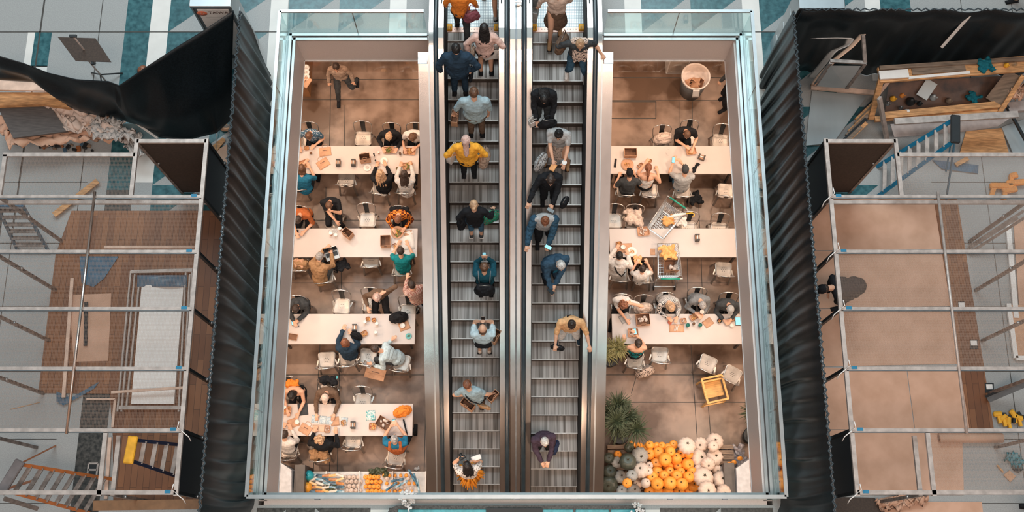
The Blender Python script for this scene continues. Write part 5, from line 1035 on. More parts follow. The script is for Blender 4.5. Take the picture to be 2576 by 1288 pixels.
# ------------------------------------------------------------------ pumpkins
P_OR = mat('pumpkin_orange', (.88, .34, .05), .42, 0, .08, 6, spec=.4); P_WH = mat('pumpkin_white', (.66, .53, .45), .5, 0, .05, 7); P_GR = mat('squash_grey', (.33, .33, .32), .55, 0, .12, 9); P_GN = mat('squash_green', (.035, .05, .045), .4, 0, .5, 18, col2=(.08, .085, .06)); STEM = mat('pumpkin_stem', (.05, .04, .02), .8)
RIBS = dict(O=(10, .045, P_OR, .92), W=(11, .11, P_WH, .66), G=(10, .12, P_GR, .68), D=(9, .07, P_GN, .84), S=(6, .03, P_WH, 1.0))
PUMP = {}
def pumpkin_proto(k):
    ribs, dep, mt, hz = RIBS[k]; t = thing('pumpkin', 'pumpkin', 'pumpkin'); b = MB(); seg = ribs*4; vs = []; rn = 10
    for j in range(rn+1):
        a = -PI/2+PI*j/rn
        for i in range(seg):
            u = 2*PI*i/seg; q = 1-dep*(.5+.5*math.cos(ribs*u))*(.4+.6*math.cos(a)); r = math.cos(a)**.8*q if j not in (0, rn) else .04; z = math.sin(a)*hz*(1-.22*math.exp(-(r/.35)**2)); vs.append((r*math.cos(u), r*math.sin(u), z))
    fs = [(j*seg+i, j*seg+(i+1) % seg, (j+1)*seg+(i+1) % seg, (j+1)*seg+i) for j in range(rn) for i in range(seg)]+[tuple(range(seg-1, -1, -1)), tuple(range(rn*seg, (rn+1)*seg))]
    b.add(vs, fs, True); b.build('flesh', mt, t); b = MB(); zt = hz*.80; b.tube([(0, 0, zt-.05), (.01, 0, zt+.08), (.05, .03, zt+.18)], [.12, .07, .055], 6)
    for i in range(5): a = i*1.257; b.bar((0, 0, zt), (.17*math.cos(a), .17*math.sin(a), zt+.02), .05, .02)
    b.build('stem', STEM, t); reg(t); return t
for k in 'OWGDS': PUMP[k] = [pumpkin_proto(k), False]
placed = []
def pump(k, px, py, r, h0, label, group, tilt=None):
    rn = random.Random(int(px*7+py)); z = LOW+h0+r*.7; p = P(px, py, z)
    for (q, rq) in placed:
        dd = math.hypot(p.x-q.x, p.y-q.y); m_ = (r+rq)*.80
        if dd < m_: z = max(z, q.z+math.sqrt(m_*m_-dd*dd)*.9)
    p = P(px, py, z); placed.append((p, r))
    pr = PUMP[k]
    if not pr[1]: pr[1] = True; o = pr[0]; o.location = p; o['label'] = label; o['group'] = group
    else: o = copy_thing(pr[0], label, p, 0, group)
    o.rotation_euler = (rn.uniform(-.5, .3), rn.uniform(-.45, .45), rn.uniform(0, 6.28)); o.scale = (r, r, r*rn.uniform(.92, 1.05)); return o
Z8 = 4.183
def run(kind, word, rows, h0, where, group):
    ords = ('first', 'second', 'third', 'fourth', 'fifth', 'sixth', 'seventh', 'eighth', 'ninth', 'tenth'); RS = dict(O=1.07, W=1.16, G=1.14, D=1.12, S=1.08)
    for rname, lst in rows:
        lst = sorted(lst)
        for i, (x, y, r) in enumerate(lst): pump(kind, 1480+x/Z8, 980+y/Z8, r*RS[kind]/Z8/114., h0, '%s in the %s %s, %s from left' % (word, rname, where, ords[i]), group)
run('O', 'glossy orange pumpkin', [('bottom layer of the', [(610, 620, 45), (535, 600, 42), (455, 580, 40), (835, 805, 55), (940, 800, 50), (310, 685, 40), (720, 600, 45), (775, 590, 38), (645, 585, 45), (895, 580, 45)])], .62, 'back orange heap', 'orange pumpkins in the back heap')
run('O', 'glossy orange pumpkin', [('middle layer of the', [(840, 612, 44), (645, 680, 55), (740, 665, 58), (860, 650, 52), (985, 670, 50), (1055, 678, 45), (715, 780, 60), (1045, 785, 62)]), ('top layer of the', [(808, 735, 65), (925, 725, 58)])], .66, 'back orange heap', 'orange pumpkins in the back heap')
run('O', 'orange pumpkin', [('back row of the', [(725, 870, 58), (850, 860, 50), (970, 870, 48), (1090, 865, 50)]), ('bottom row of the', [(640, 1065, 50), (735, 1070, 50), (1060, 1065, 45), (835, 1085, 58), (955, 1080, 58)])], .42, 'front orange heap', 'orange pumpkins in the front heap')
run('O', 'orange pumpkin', [('middle row of the', [(670, 920, 60), (795, 905, 50), (930, 910, 58), (1055, 920, 55)]), ('topmost row of the', [(725, 990, 62), (858, 985, 66), (985, 995, 60), (1110, 1010, 58)])], .46, 'front orange heap', 'orange pumpkins in the front heap')
run('W', 'ribbed white pumpkin', [('back row of the', [(1035, 590, 85), (1180, 575, 68), (1330, 545, 82)]), ('middle row of the', [(1160, 720, 85), (1330, 710, 80)]), ('lower middle row of the', [(1260, 785, 66), (1355, 845, 50), (1165, 840, 48)]), ('lower row of the', [(1210, 925, 95), (1400, 950, 85)]), ('front row of the', [(1250, 1060, 85), (1425, 1080, 72)])], .50, 'white heap', 'white pumpkins at the right of the heap')
pump('W', 1480+1315/Z8, 980+595/Z8, 62/Z8/114, .75, 'small cream pumpkin sitting on the back right white pumpkin', 'white pumpkins at the right of the heap')
run('W', 'pale pumpkin', [('group at the left of the', [(555, 850, 76), (640, 800, 38), (635, 860, 40)])], .5, 'orange heap', 'pale gourds at the left of the heap')
run('S', 'smooth pale gourd', [('pair at the left of the', [(520, 990, 45), (603, 985, 46)])], .5, 'orange heap', 'pale gourds at the left of the heap')
run('G', 'grey squash', [('back row of the', [(300, 765, 55), (540, 700, 85)]), ('middle row of the', [(335, 915, 64), (460, 905, 55)]), ('front row of the', [(355, 1065, 58), (480, 1065, 66)])], .5, 'squash heap', 'grey squashes')
run('D', 'dark green squash', [('back row of the', [(430, 612, 50), (215, 720, 52), (415, 760, 80)]), ('front row of the', [(225, 860, 66), (215, 995, 85)])], .5, 'squash heap', 'dark squashes')
pump('O', 1480+410/Z8, 980+983/Z8, 50/Z8/114, .6, 'single orange pumpkin among the grey squashes', 'orange pumpkins in the front heap')
# slatted stands under the heaps
WOODD = mat('stand_wood', (.20, .14, .10), .7, 0, .3, 4, (1, 8, 1))
for lb, x0, x1, y0, y1, h in (('low slatted stand under the front pumpkins', 1515, 1850, 1190, 1240, .40), ('slatted stand under the back pumpkins', 1530, 1845, 1118, 1182, .60)):
    a = PL(x0, y1, h); c = PL(x1, y0, h); t = thing('slatted_stand', lb, 'stand', ((a.x+c.x)/2, (a.y+c.y)/2-.12, LOW)); w, d = c.x-a.x, c.y-a.y+.25
    b = MB()
    for i in range(7): b.box((0, -d/2+d*(i+.5)/7, h-.02), (w, d/9, .03))
    b.build('slat_top', WOODD, t)
    for sx in (-1, 1):
        for sy in (-1, 1): b = MB(); b.box((sx*(w/2-.05), sy*(d/2-.05), h/2-.02), (.06, .06, h-.04)); b.build('leg', WOODD, t)
    b = MB(); b.box((0, d/2-.02, h*.6), (w, .03, h*.5)); b.build('back_board', WOODD, t)
heap_cloth(PL(1845, 1150, .3), 10, 'bundle of clear cellophane and dried flowers right of the white pumpkins', (.55, .5, .3), mat('cellophane', (.30, .27, .28), .25, 0, .4, 20, bump=.5), 'cellophane_bundle', 'bouquet', .16)
for x, y, lb in ((1861, 1153, 'right'), (1846, 1163, 'middle'), (1835, 1167, 'left')): o = MB(); o.lathe([(.05, 0), (.05, .012)], seg=14, sx=1.2); o = o.build('dried_orange_slice', P_OR); o.location = PL(x, y, .66); o.rotation_euler = (.3, .2, 0); tag(o, 'dried orange slice on the cellophane bundle, %s one' % lb, 'orange slice')
# white wedge planters at both lower corners
for lb, pts in (('white planter ledge at the right front corner of the lower floor', ((1852, 1178), (1900, 1145), (1900, 1262), (1856, 1262))), ('white planter ledge at the left front corner of the lower floor', ((700, 1160), (733, 1182), (733, 1262), (700, 1262)))):
    q = [PL(x, y, 1.0) for x, y in pts]; c = sum(q, Vector())/4; c.z = LOW; t = thing('planter_ledge', lb, 'planter', c); b = MB(); b.prism([(p.x-c.x, p.y-c.y) for p in (q[::-1] if lb.startswith('white planter ledge at the right') else q[::-1])], .0, 1.0); b.build('body', mat('white_laminate', (.56, .58, .62), .4), t)
    b = MB(); xs = [p.x-c.x for p in q]; b.box(((min(xs)-.12) if 'right' in lb else (max(xs)+.12), -.1, .45), (.22, 1.0, .9)); b.build('side_panel', mat('dark_laminate', (.10, .09, .085), .5), t)
# ------------------------------------------------------------------ palms
LEAF = [mat('palm_dark', (.055, .07, .035), .5, 0, .3, 6), mat('palm_light', (.26, .24, .10), .5, 0, .3, 6)]
def palm(label, px, py, zt, n, L, seed, light=0, fan=True, heads=3, spread=.3):
    base = PL(px, py); t = thing('palm', label, 'plant', base); rn = random.Random(seed); b = MB(); b.lathe([(.16, 0), (.2, .35), (.18, .36), (.0001, .33)], seg=20); b.build('pot', BLACK, t); b = MB(); hd_ = []
    for k in range(heads): p = Vector((rn.uniform(-1, 1)*spread, rn.uniform(-1, 1)*spread*1.6, zt*rn.uniform(.75, 1.0))); hd_.append(p); b.tube([(0, 0, .3), Vector((p.x*.5, p.y*.5, zt*.5)), p], [.02, .016, .012], 6)
    b.build('stem', STEM, t)
    for k, p in enumerate(hd_):
        b = MB()
        for i in range(n):
            a = rn.uniform(0, 6.28); el = rn.uniform(-.35, 1.1); d = Vector((math.cos(a)*math.cos(el), math.sin(a)*math.cos(el), math.sin(el))); l = L*rn.uniform(.6, 1); sd = d.cross(Vector((0, 0, 1))).normalized()*.011; m_ = p+d*l*.55+Vector((0, 0, .02)); e_ = p+d*l-Vector((0, 0, l*.22))
            b.add([p-sd*.4, p+sd*.4, m_+sd, e_, m_-sd, m_+Vector((0, 0, .006))], [(0, 1, 2, 5), (0, 5, 4), (5, 2, 3), (4, 5, 3)])
        b.build('frond', LEAF[light if light < 2 else k % 2], t)
    return t
palm('dark spiky palm beside the right escalator above the squashes', 1556, 1100, 1.8, 120, .46, 3, 0, heads=7, spread=.30)
palm('yellowish spiky plant beside the left end of the right front table', 1532, 908, .9, 80, .38, 5, 1, heads=3, spread=.16)
palm('dark palm tucked under the right edge of the opening', 1884, 1100, 1.4, 90, .34, 8, 0, heads=4, spread=.26)
# ------------------------------------------------------------------ left market stand: crates of gourds and bright packets
a = PL(735, 1262, .5); c = PL(1072, 1186, .5); t = thing('market_stand', 'market stand of crates at the front of the left lower floor', 'stand', ((a.x+c.x)/2, (a.y+c.y)/2, LOW)); w, d = c.x-a.x, c.y-a.y
b = MB(); b.box((0, 0, .47), (w, d, .03)); b.build('shelf', mat('stand_white_wire', (.7, .68, .66)), t)
for sx in (-1, 1):
    for sy in (-1, 1): b = MB(); b.box((sx*(w/2-.04), sy*(d/2-.04), .23), (.05, .05, .45)); b.build('leg', TLEG, t)
for i in range(5): b = MB(); x = -w/2+w*i/4; b.box((x, 0, .54), (.02, d, .12)); b.build('divider', PAPER, t)
ords = ('first', 'second', 'third', 'fourth', 'fifth', 'sixth', 'seventh', 'eighth', 'ninth', 'tenth')
def mini(k, x0, x1, y0, y1, nx, ny, r, word):
    for j in range(ny):
        for i in range(nx): pump(k, x0+(x1-x0)*(i+.5*(j % 2))/nx, y0+(y1-y0)*j/max(1, ny-1), r*random.uniform(.85, 1.12), .5, '%s on the market stand, row %s from back, %s from left' % (word, ords[j], ords[i]), word+'s on the market stand')
mini('S', 868, 912, 1200, 1234, 4, 4, .052, 'small white gourd'); mini('O', 920, 962, 1200, 1236, 4, 4, .055, 'small orange gourd'); mini('O', 966, 1050, 1196, 1236, 6, 3, .042, 'tiny orange gourd'); mini('W', 974, 1044, 1204, 1228, 4, 2, .045, 'tiny cream gourd')
PK = [mat('packet_%d' % i, c_, .35, 0, .1, 20, col2=c2) for i, (c_, c2) in enumerate((((.03, .20, .30), (.5, .6, .65)), ((.75, .40, .12), (.85, .62, .35)), ((.02, .03, .06), (.10, .25, .35)), ((.62, .56, .50), (.8, .7, .6)), ((.40, .15, .05), (.7, .3, .1))))]
cn = ('blue and white', 'orange', 'black and blue', 'cream', 'rust'); rn = random.Random(12)
for j in range(5):
    for i in range(5):
        k = (i*2+j*3) % 5; b = MB(); b.box((0, 0, 0), (.19, .055, .03), None, .012); o = b.build('packet', PK[k]); o.location = PL(787+i*17, 1196+j*10, .60+.012*i); o.rotation_euler = (rn.uniform(-.3, .3), rn.uniform(-.2, .2), R(rn.uniform(-25, 25))); tag(o, '%s packet on the market stand, row %s from back, %s from left' % (cn[k], ords[j], ords[i]), 'packet', 'bright packets on the market stand')
for i, (x, y, rz, k) in enumerate(((1036, 1196, -60, 2), (1046, 1208, -70, 2), (1052, 1222, -80, 0), (1000, 1208, 10, 2), (1010, 1218, 30, 0), (985, 1224, 35, 2))): b = MB(); b.box((0, 0, 0), (.30, .05, .03), None, .012); o = b.build('packet', PK[k]); o.location = PL(x, y, .66); o.rotation_euler = (0, 0, R(rz)); tag(o, '%s long packet across the orange gourds, %s from the left' % (cn[k], ords[(5, 4, 3, 1, 2, 0)[i]]), 'packet', 'long packets across the gourds')
for x, y, r, m_, lb in ((776, 1196, .125, mat('turquoise_ball', (.02, .34, .42), .3), 'shiny turquoise round pot on the market stand'), (771, 1226, .13, mat('amber_ball', (.80, .36, .04), .35), 'amber oval gourd with a dark tip on the market stand')): o = MB(); o.ell((0, 0, 0), (r, r*.9, r)); o.tube([(0, 0, r*.9), (.01, 0, r*1.15)], [.03, .015], 6); o = o.build('round_pot' if 'pot' in lb else 'gourd', m_); o.location = PL(x, y, .6); tag(o, lb, 'pot' if 'pot' in lb else 'gourd')
heap_cloth(PL(832, 1232, .55), 0, 'dark green leafy bunch at the front of the market stand', (.34, .2, .12), LEAF[0], 'leafy_bunch', 'plant', .1); heap_cloth(PL(955, 1188, .5), 0, 'dark dried greens behind the orange gourds', (.5, .14, .14), LEAF[0], 'leafy_bunch', 'plant', .1)
# orchids on the granite planter
def orchid(label, px, py, z, n, sx, sy, seed):
    t = thing('orchid', label, 'flower', P(px, py, .45)); rn = random.Random(seed); b = MB(); b.tube([(0, 0, 0), (.02, .05, z*.5), (0, .1, z)], .006, 5); b.build('stem', LEAF[0], t)
    for i in range(n):
        b = MB(); c = Vector((rn.uniform(-sx, sx), rn.uniform(-sy, sy), z*rn.uniform(.5, 1)))
        for k in range(5): a = k*1.257+rn.random(); b.ell(c+Vector((.028*math.cos(a), .028*math.sin(a), 0)), (.028, .018, .005), (rn.uniform(-.3, .3), 0, a), 8, 4)
        b.build('blossom', PAPER, t)
orchid('white orchid blossoms at the left end of the granite planter', 1028, 1276, .5, 22, .12, .22, 2); orchid('white orchid blossoms at the right end of the granite planter', 1596, 1290, .4, 10, .14, .12, 4)
# ------------------------------------------------------------------ fenced-off building works on both sides
def plank_mat(name, c1, c2, w=.11, L=.9):
    m = bpy.data.materials.new(name); m.use_nodes = True; n = m.node_tree; b = n.nodes['Principled BSDF']; b.inputs['Roughness'].default_value = .45
    br = node(n, 'ShaderNodeTexBrick'); br.inputs['Color1'].default_value = (*c1, 1); br.inputs['Color2'].default_value = (*c2, 1); br.inputs['Mortar'].default_value = (*[v*.4 for v in c1], 1); br.inputs['Scale'].default_value = 1; br.inputs['Brick Width'].default_value = L; br.inputs['Row Height'].default_value = w; br.inputs['Mortar Size'].default_value = .003
    tc = node(n, 'ShaderNodeTexCoord'); mp = node(n, 'ShaderNodeMapping'); mp.inputs['Rotation'].default_value = (0, 0, PI/2); nz = node(n, 'ShaderNodeTexNoise'); nz.inputs['Scale'].default_value = 1.4; mx = node(n, 'ShaderNodeMixRGB', blend_type='MULTIPLY'); mx.inputs[0].default_value = .5
    n.links.new(tc.outputs['Object'], mp.inputs[0]); n.links.new(mp.outputs[0], br.inputs[0]); n.links.new(tc.outputs['Object'], nz.inputs[0]); n.links.new(br.outputs[0], mx.inputs[1]); n.links.new(nz.outputs[0], mx.inputs[2]); n.links.new(mx.outputs[0], b.inputs['Base Color']); return m
WOODF = plank_mat('walnut_planks', (.20, .075, .032), (.34, .14, .06)); PAPERF = mat('kraft_floor_paper', (.52, .30, .20), .75, 0, .05, 2.5, bump=.15, col2=(.62, .37, .26)); TIMBER = mat('raw_timber', (.55, .28, .12), .7, 0, .3, 5, (1, 6, 1)); TIMBER_P = mat('pale_timber', (.66, .46, .36), .7, 0, .15, 5); BLUE = mat('ladder_blue', (.015, .17, .30), .4); BPLA = mat('blue_plastic', (.06, .12, .18), .35, 0, .2, 6); GREYP = mat('grey_sheet_metal', (.42, .45, .46), .35, .35, .06, 3, (1, .2, 1)); PANEL_B = mat('glossy_black_panel', (.02, .022, .026), .28, 0, 0, 5, spec=.6); PANEL_DB = mat('dark_brown_panel', (.045, .028, .02), .7, 0, .2, 30); PANEL_G = mat('slate_panel', (.10, .085, .08), .6, 0, .2, 5, (1, 6, 1)); DRAPE = mat('black_drape', (.006, .010, .013), .38, 0, .3, 40, spec=.28)
DRAPE.node_tree.nodes['Principled BSDF'].inputs['Sheen Weight'].default_value = .05; DRAPE.node_tree.nodes['Principled BSDF'].inputs['Sheen Tint'].default_value = (.35, .65, .8, 1); DRAPE.node_tree.nodes['Principled BSDF'].inputs['Sheen Roughness'].default_value = .35
def flat(name, label, cat, pts, z, th, mt, kind=None, rest=None):
    q = [P(x, y, z) for x, y in pts]; c = sum(q, Vector())/len(q); b = MB(); pl_ = [(p.x-c.x, p.y-c.y) for p in q]
    ar = sum(pl_[i][0]*pl_[(i+1) % len(pl_)][1]-pl_[(i+1) % len(pl_)][0]*pl_[i][1] for i in range(len(pl_)))
    b.prism(pl_ if ar > 0 else pl_[::-1], -th, 0); o = b.build(name, mt); o.location = (c.x, c.y, z); tag(o, label, cat, None, kind); return o
def stick(name, label, cat, a, c, za, zc_, w, h, mt):
    p, q = P(a[0], a[1], za), P(c[0], c[1], zc_); m_ = (p+q)/2; b = MB(); b.bar(p-m_, q-m_, w, h); o = b.build(name, mt); o.location = m_; return tag(o, label, cat)
def booth(side, label, screens):
    s_ = -1 if side == 'l' else 1; X = lambda v: v if s_ < 0 else .14-v; xi, xm, xo, xb = X(-5.04), X(-6.77), X(-8.33), X(-6.19); T = 2.5
    t = thing('booth_frame', label, 'booth frame', (xm, 3.9, 0)); ox = Matrix.Translation((-xm, -3.9, 0)); YY = (5.73, 4.80, 3.86, 2.91, 1.96)
    def part(name, mt, f): b = MB(); b.T = ox; f(b); return b.build(name, mt, t)
    for i, y in enumerate(YY): part('roof_rail', ALU, lambda b: (b.bar((xi, y, T), (X(-9.4), y, T), .05, .06), b.mi, setattr(b, 'mi', 1), b.bar((xi, y-.035, T+.01), (X(-9.4), y-.035, T+.01), .012, .03)))
    part('roof_rail', ALU, lambda b: b.bar((xi, 5.73, 2.22), (X(-9.4), 5.73, 2.22), .055, .06))
    for a_, c_ in (((xi, .98, T), (xi, 6.74, T)), ((xb, 5.73, T), (xb, 6.74, T)), ((xb, .98, T), (xb, 1.96, T)), ((X(-6.06), 1.0, 2.3), (X(-6.06), 1.9, 2.3)), ((xo, 5.73, T), (xo, 6.46, T)), ((xi, 6.70, T), (xb, 6.70, T)), ((X(-9.4) if s_ > 0 else X(-8.36), 6.46, T), (xb, 6.46, T)), ((xi, 1.03, T), (X(-9.4), 1.03, T))): part('edge_rail', ALU, lambda b: b.bar(a_, c_, .065, .05))
    part('roof_tube', STEEL if s_ < 0 else ALU, lambda b: b.tube([(xm, 5.8, T+.05), (xm, 1.9, T+.05)], .024, 8))
    pts_ = [(xi, y) for y in (6.70, 5.73, 4.80, 3.86, 2.91, 1.96, 1.03)]+[(xo, y) for y in YY]+[(xb, 6.70), (xb, 1.03)]
    for x, y in pts_:
        o = part('post', BLACK if x == xi else ALU_W, lambda b: b.bar((x, y, 0), (x, y, T-.03), .05, .05)); part('post_knob', STEEL_L, lambda b: b.lathe([(.0001, 0), (.028, .004), (.028, .03), (.0001, .035)], (x-s_*.04, y, 1.5), 10))
    for y0, y1 in ((5.76, 6.67), (1.06, 1.93)): part('side_panel', PANEL_B, lambda b: b.box((xi, (y0+y1)/2, 1.22), (.02, y1-y0, 2.36)))
    part('rear_panel', PANEL_DB, lambda b: b.box(((xi+xb)/2, 6.70, 1.24), (abs(xb-xi)-.05, .02, 2.4)))
    for x0, x1, y0, y1, m_ in screens: part('roof_screen', m_, lambda b: b.add([(X(x0), y0, T-.01), (X(x1), y0, T-.01), (X(x1), y1, T-.01), (X(x0), y1, T-.01)], [(0, 1, 2, 3)]))
    for x, y in ((xi, 5.73), (xi, 4.80), (xi, 3.86), (xi, 2.91), (xi, 1.96), (xi, 1.03)):
        if s_ > 0 or y in (1.96, 1.03): part('cable_tie', PAPER, lambda b: (b.tube([(x, y, T+.04), (x-s_*.05, y-.04, T+.08), (x-s_*.12, y-.10, T+.02), (x-s_*.14, y-.16, T-.06)], .008, 5), b.tube([(x, y, T+.04), (x+s_*.04, y+.03, T+.09), (x+s_*.02, y+.12, T+.10)], .008, 5)))
        part('blue_tape', BLUE, lambda b: b.box((x+s_*.12, y+.012, T+.035), (.09, .05, .003)))
    return t
ALUd = [ALU, STEEL_D]
SL = [(-5.06, -6.75, a, c, SCREEN) for a, c in ((1.98, 2.89), (2.93, 3.84), (3.88, 4.78), (4.82, 5.70))]+[(-6.79, -9.3, a, c, SCREEN) for a, c in ((1.98, 2.89), (2.93, 3.84), (3.88, 4.78), (4.82, 5.70))]+[(-6.22, -8.3, 5.77, 6.43, SCREEN)]
SR = [(-5.06, -6.75, a, c, SCREEN2) for a, c in ((2.93, 3.84), (3.88, 4.78))]+[(-6.79, -9.3, a, c, SCREEN2) for a, c in ((2.93, 3.84), (3.88, 4.78), (4.82, 5.70))]+[(-6.22, -9.3, 5.77, 6.43, SCREEN2), (-6.22, -9.3, 1.06, 1.93, SCREEN2)]
booth('l', 'aluminium booth frame roofed with fine wire screen on the left', SL)
booth('r', 'aluminium booth frame with white cable ties on the right', SR)
for o in list(bpy.data.objects):
    if o.name.startswith('roof_rail') and len(o.data.materials) == 1: o.data.materials.append(STEEL_D)
# ---- curtains
def drape(name, label, fn, nu, nv, amp): b = MB(); b.grid(fn, nu, nv, True, .012); o = b.build(name, DRAPE); return tag(o, label, 'curtain')
def side_curtain(s_, label):
    t = thing('side_curtain', label, 'curtain', (s_*4.7+.07, 4.3, 0)); x_top = -4.66 if s_ < 0 else 4.82; fs = [random.Random(3 if s_ < 0 else 8).uniform(.75, 1.3) for _ in range(90)]
    ph = [0]
    for v in fs: ph.append(ph[-1]+v)
    def fold(y, v):
        k = (y+2)*6.3; i = int(k) % 88; f = k-int(k); u = (ph[i]+(ph[i+1]-ph[i])*f)
        w = math.sin(u*2*PI*.62)*.7+.5*math.sin(u*2*PI*.31+1)+.25*math.sin(u*2*PI*1.3+v*2); return w
    yt = 9.13
    def fn(u, v):
        yy = -1.2+(yt+1.2)*u; z = 2.45*(1-v)+.01; amp = .012+.055*v**.8; w = fold(yy+.12*math.sin(v*2.2+yy), v)
        bl = min(1, max(0, (8.7-yy)/1.2)); return (x_top-s_*(.16 if s_ < 0 else .23)*bl*v**.6+amp*w*.8, yy+.06*w*v, z)
    b = MB(); b.T = Matrix.Translation(-t.location); b.grid(fn, 420, 14, True); b.build('cloth', DRAPE, t)
    b = MB(); b.T = Matrix.Translation(-t.location); pts = []
    n_ = 330
    for i in range(n_):
        y = -1.2+(yt+1.2)*i/n_; pts.append((x_top+s_*.012+.028*math.sin(i*PI/2+.2*math.sin(i)), y, 2.475+.012*math.cos(i*2.3)))
    b.tube(pts, .014, 5); b.build('gathered_hem', mat('drape_hem', (.035, .05, .06), .6, spec=.4), t)
    b = MB(); b.T = Matrix.Translation(-t.location); b.tube([(x_top+s_*.02, -1.2, 2.45), (x_top+s_*.02, yt, 2.45)], .018, 8); b.build('hanging_rail', STEEL_D, t); return t
side_curtain(-1, 'long black pleated curtain hiding the works on the left side'); side_curtain(1, 'long black pleated curtain hiding the works on the right side')
def poly_at(pl_, u):
    k = u*(len(pl_)-1); i = min(int(k), len(pl_)-2); return Vector(pl_[i]).lerp(Vector(pl_[i+1]), k-i)
tp = [P(*p) for p in ((588, 27, 2.45), (520, 72, 2.38), (440, 122, 2.25), (370, 168, 2.12), (300, 216, 1.95), (272, 205, 2.0), (235, 203, 1.95), (190, 200, 1.9), (120, 184, 1.95), (60, 160, 2.05), (0, 142, 2.2), (-60, 120, 2.3))]
bt = [P(*p) for p in ((582, 300, .25), (545, 335, .2), (470, 353, .15), (400, 346, .15), (345, 314, .3), (300, 302, .4), (255, 297, .5), (205, 290, .6), (160, 262, .8), (85, 207, 1.2), (0, 202, 1.3), (-60, 190, 1.3))]
def bfn(u, v):
    a, c = poly_at(tp, u), poly_at(bt, u); p = a.lerp(c, v); w = noise.noise(Vector((u*9, v*2.2, 1)))*.10+(.05*math.sin((v*3+u*6)*2.4) if u > .4 else .015*math.sin(u*60)); s_ = math.sin(PI*v); return (p.x, p.y-w*s_-.08*s_, p.z+w*s_*.5)
drape('rear_curtain', 'sagging black curtain hung across the back of the left works', bfn, 120, 26, 0)
def rfn(u, v): x = 5.0+5.6*u; z = 2.4*(1-v)+.02; return (x, 9.18-.05*u+.02*math.sin(x*19)*v+.03*math.sin(x*7), z)
drape('rear_curtain', 'straight black curtain closing the back of the right works', rfn, 260, 6, 0)
b = MB(); pts = [(5.0+5.6*i/150, 9.17+.02*math.sin(i*PI/2), 2.44+.01*math.cos(i*2)) for i in range(151)]; b.tube(pts, .013, 5); tag(b.build('curtain_cord', mat('drape_hem', (.035, .05, .06))), 'looped cord along the top of the right rear curtain', 'cord')
# ---- floors of the works
f_ = flat('wood_floor', 'walnut plank floor laid under the left booth frame', 'wood floor', ((180, 530), (560, 530), (560, 1262), (285, 1262), (284, 1100), (276, 990), (96, 988), (140, 640)), .03, .028, WOODF)
f_ = flat('wood_floor', 'strip of walnut floor along the outer edge of the right works', 'wood floor', ((2350, 500), (2408, 500), (2500, 1078), (2440, 1078)), .03, .028, WOODF)
for lb, pts in (('brown floor paper, backmost sheet in the right works', ((2040, 500), (2358, 500), (2376, 626), (2040, 630))), ('brown floor paper, second sheet from the back in the right works', ((2040, 632), (2372, 628), (2392, 770), (2050, 776))), ('brown floor paper, third sheet from the back in the right works', ((2050, 778), (2388, 772), (2410, 915), (2060, 922))), ('brown floor paper, left sheet of the front pair in the right works', ((2060, 924), (2280, 928), (2300, 1080), (2075, 1080))), ('brown floor paper, right sheet of the front pair in the right works', ((2282, 928), (2428, 924), (2446, 1076), (2302, 1080))), ('brown floor paper, wide front sheet in the right works', ((2080, 1082), (2420, 1082), (2425, 1245), (2090, 1245)))):
    flat('floor_paper', lb, 'paper', pts, .012, .008, PAPERF)
flat('floor_paper', 'torn brown paper at the lower edge of the right works', 'paper', ((2185, 1262), (2230, 1250), (2310, 1240), (2330, 1262), (2470, 1262), (2474, 1300), (2190, 1300)), .015, .01, PAPERF)
flat('brown_board', 'dark brown board at the lower edge of the right works', 'board', ((2090, 1250), (2200, 1252), (2235, 1300), (2090, 1300)), .02, .018, PANEL_DB)
for a, c, l in (((2410, 772), (2424, 772), 'upper'), ((2440, 868), (2456, 868), 'middle'), ((2478, 978), (2496, 978), 'lower')): fb = flat('floor_box', 'open square floor socket box in the walnut strip, %s of three' % l, 'floor box', ((a[0], a[1]-14), (c[0]+4, a[1]-14), (c[0]+4, a[1]+10), (a[0], a[1]+10)), .036, .006, BLACK); b = MB(); b.box((0, .02, .006), (.11, .09, .006)); b.build('lid', PAPER, fb)
# ---- ladders
def ladder(label, base, top, w0, w1, n, rail, rung, back=None, cap_mat=None, side=None, rails=.055):
    b0, t0 = Vector(base), Vector(top); t = thing('stepladder', label, 'ladder', b0); d = t0-b0; sd = Vector(side).normalized() if side else Vector((-d.y, d.x, 0)).normalized()
    for s_ in (-1, 1): b = MB(); b.bar(sd*s_*w0/2, d+sd*s_*w1/2, rails, .03); b.build('rail', rail, t)
    for i in range(1, n): k = i/n; w = w0+(w1-w0)*k; b = MB(); b.bar(d*k-sd*w/2, d*k+sd*w/2, .07, .025); b.build('step', rung, t)
    if back:
        q = Vector(back)-b0
        for s_ in (-1, 1): b = MB(); b.bar(q+sd*s_*w0/2, d+sd*s_*w1/2, .04, .025); b.build('rear_rail', rail, t)
    b = MB(); dn = Vector((d.x, d.y, 0)).normalized(); b.T = Matrix.Translation(d) @ Matrix.Rotation(math.atan2(sd.y, sd.x), 4, 'Z'); b.box((0, 0, .02), (w1+.12, .16, .06), None, .015); b.build('top_cap', cap_mat or BLACK, t); return t
ladder('orange stepladder with grey cap standing at the lower left', P(262, 1250, 0), P(28, 1200, 1.9), .66, .44, 9, mat('ladder_orange', (.50, .16, .05), .5), ALU_W, P(112, 1165, 0), mat('cap_grey', (.14, .12, .12), .6), (.45, .9, 0))
ladder('big blue stepladder reaching over the upper right booth screen', P(2205, 458, 0), P(2402, 326, 1.9), .62, .40, 9, BLUE, ALU, P(2380, 468, 0), BLACK, (.12, 1, 0), .07)
ladder('blue stepladder with a yellow cap inside the lower left booth bay', P(465, 1162, .04), P(330, 1132, 1.6), .56, .32, 5, mat('rail_navy', (.02, .03, .07), .4), ALU, None, YEL, (.1, 1, 0))
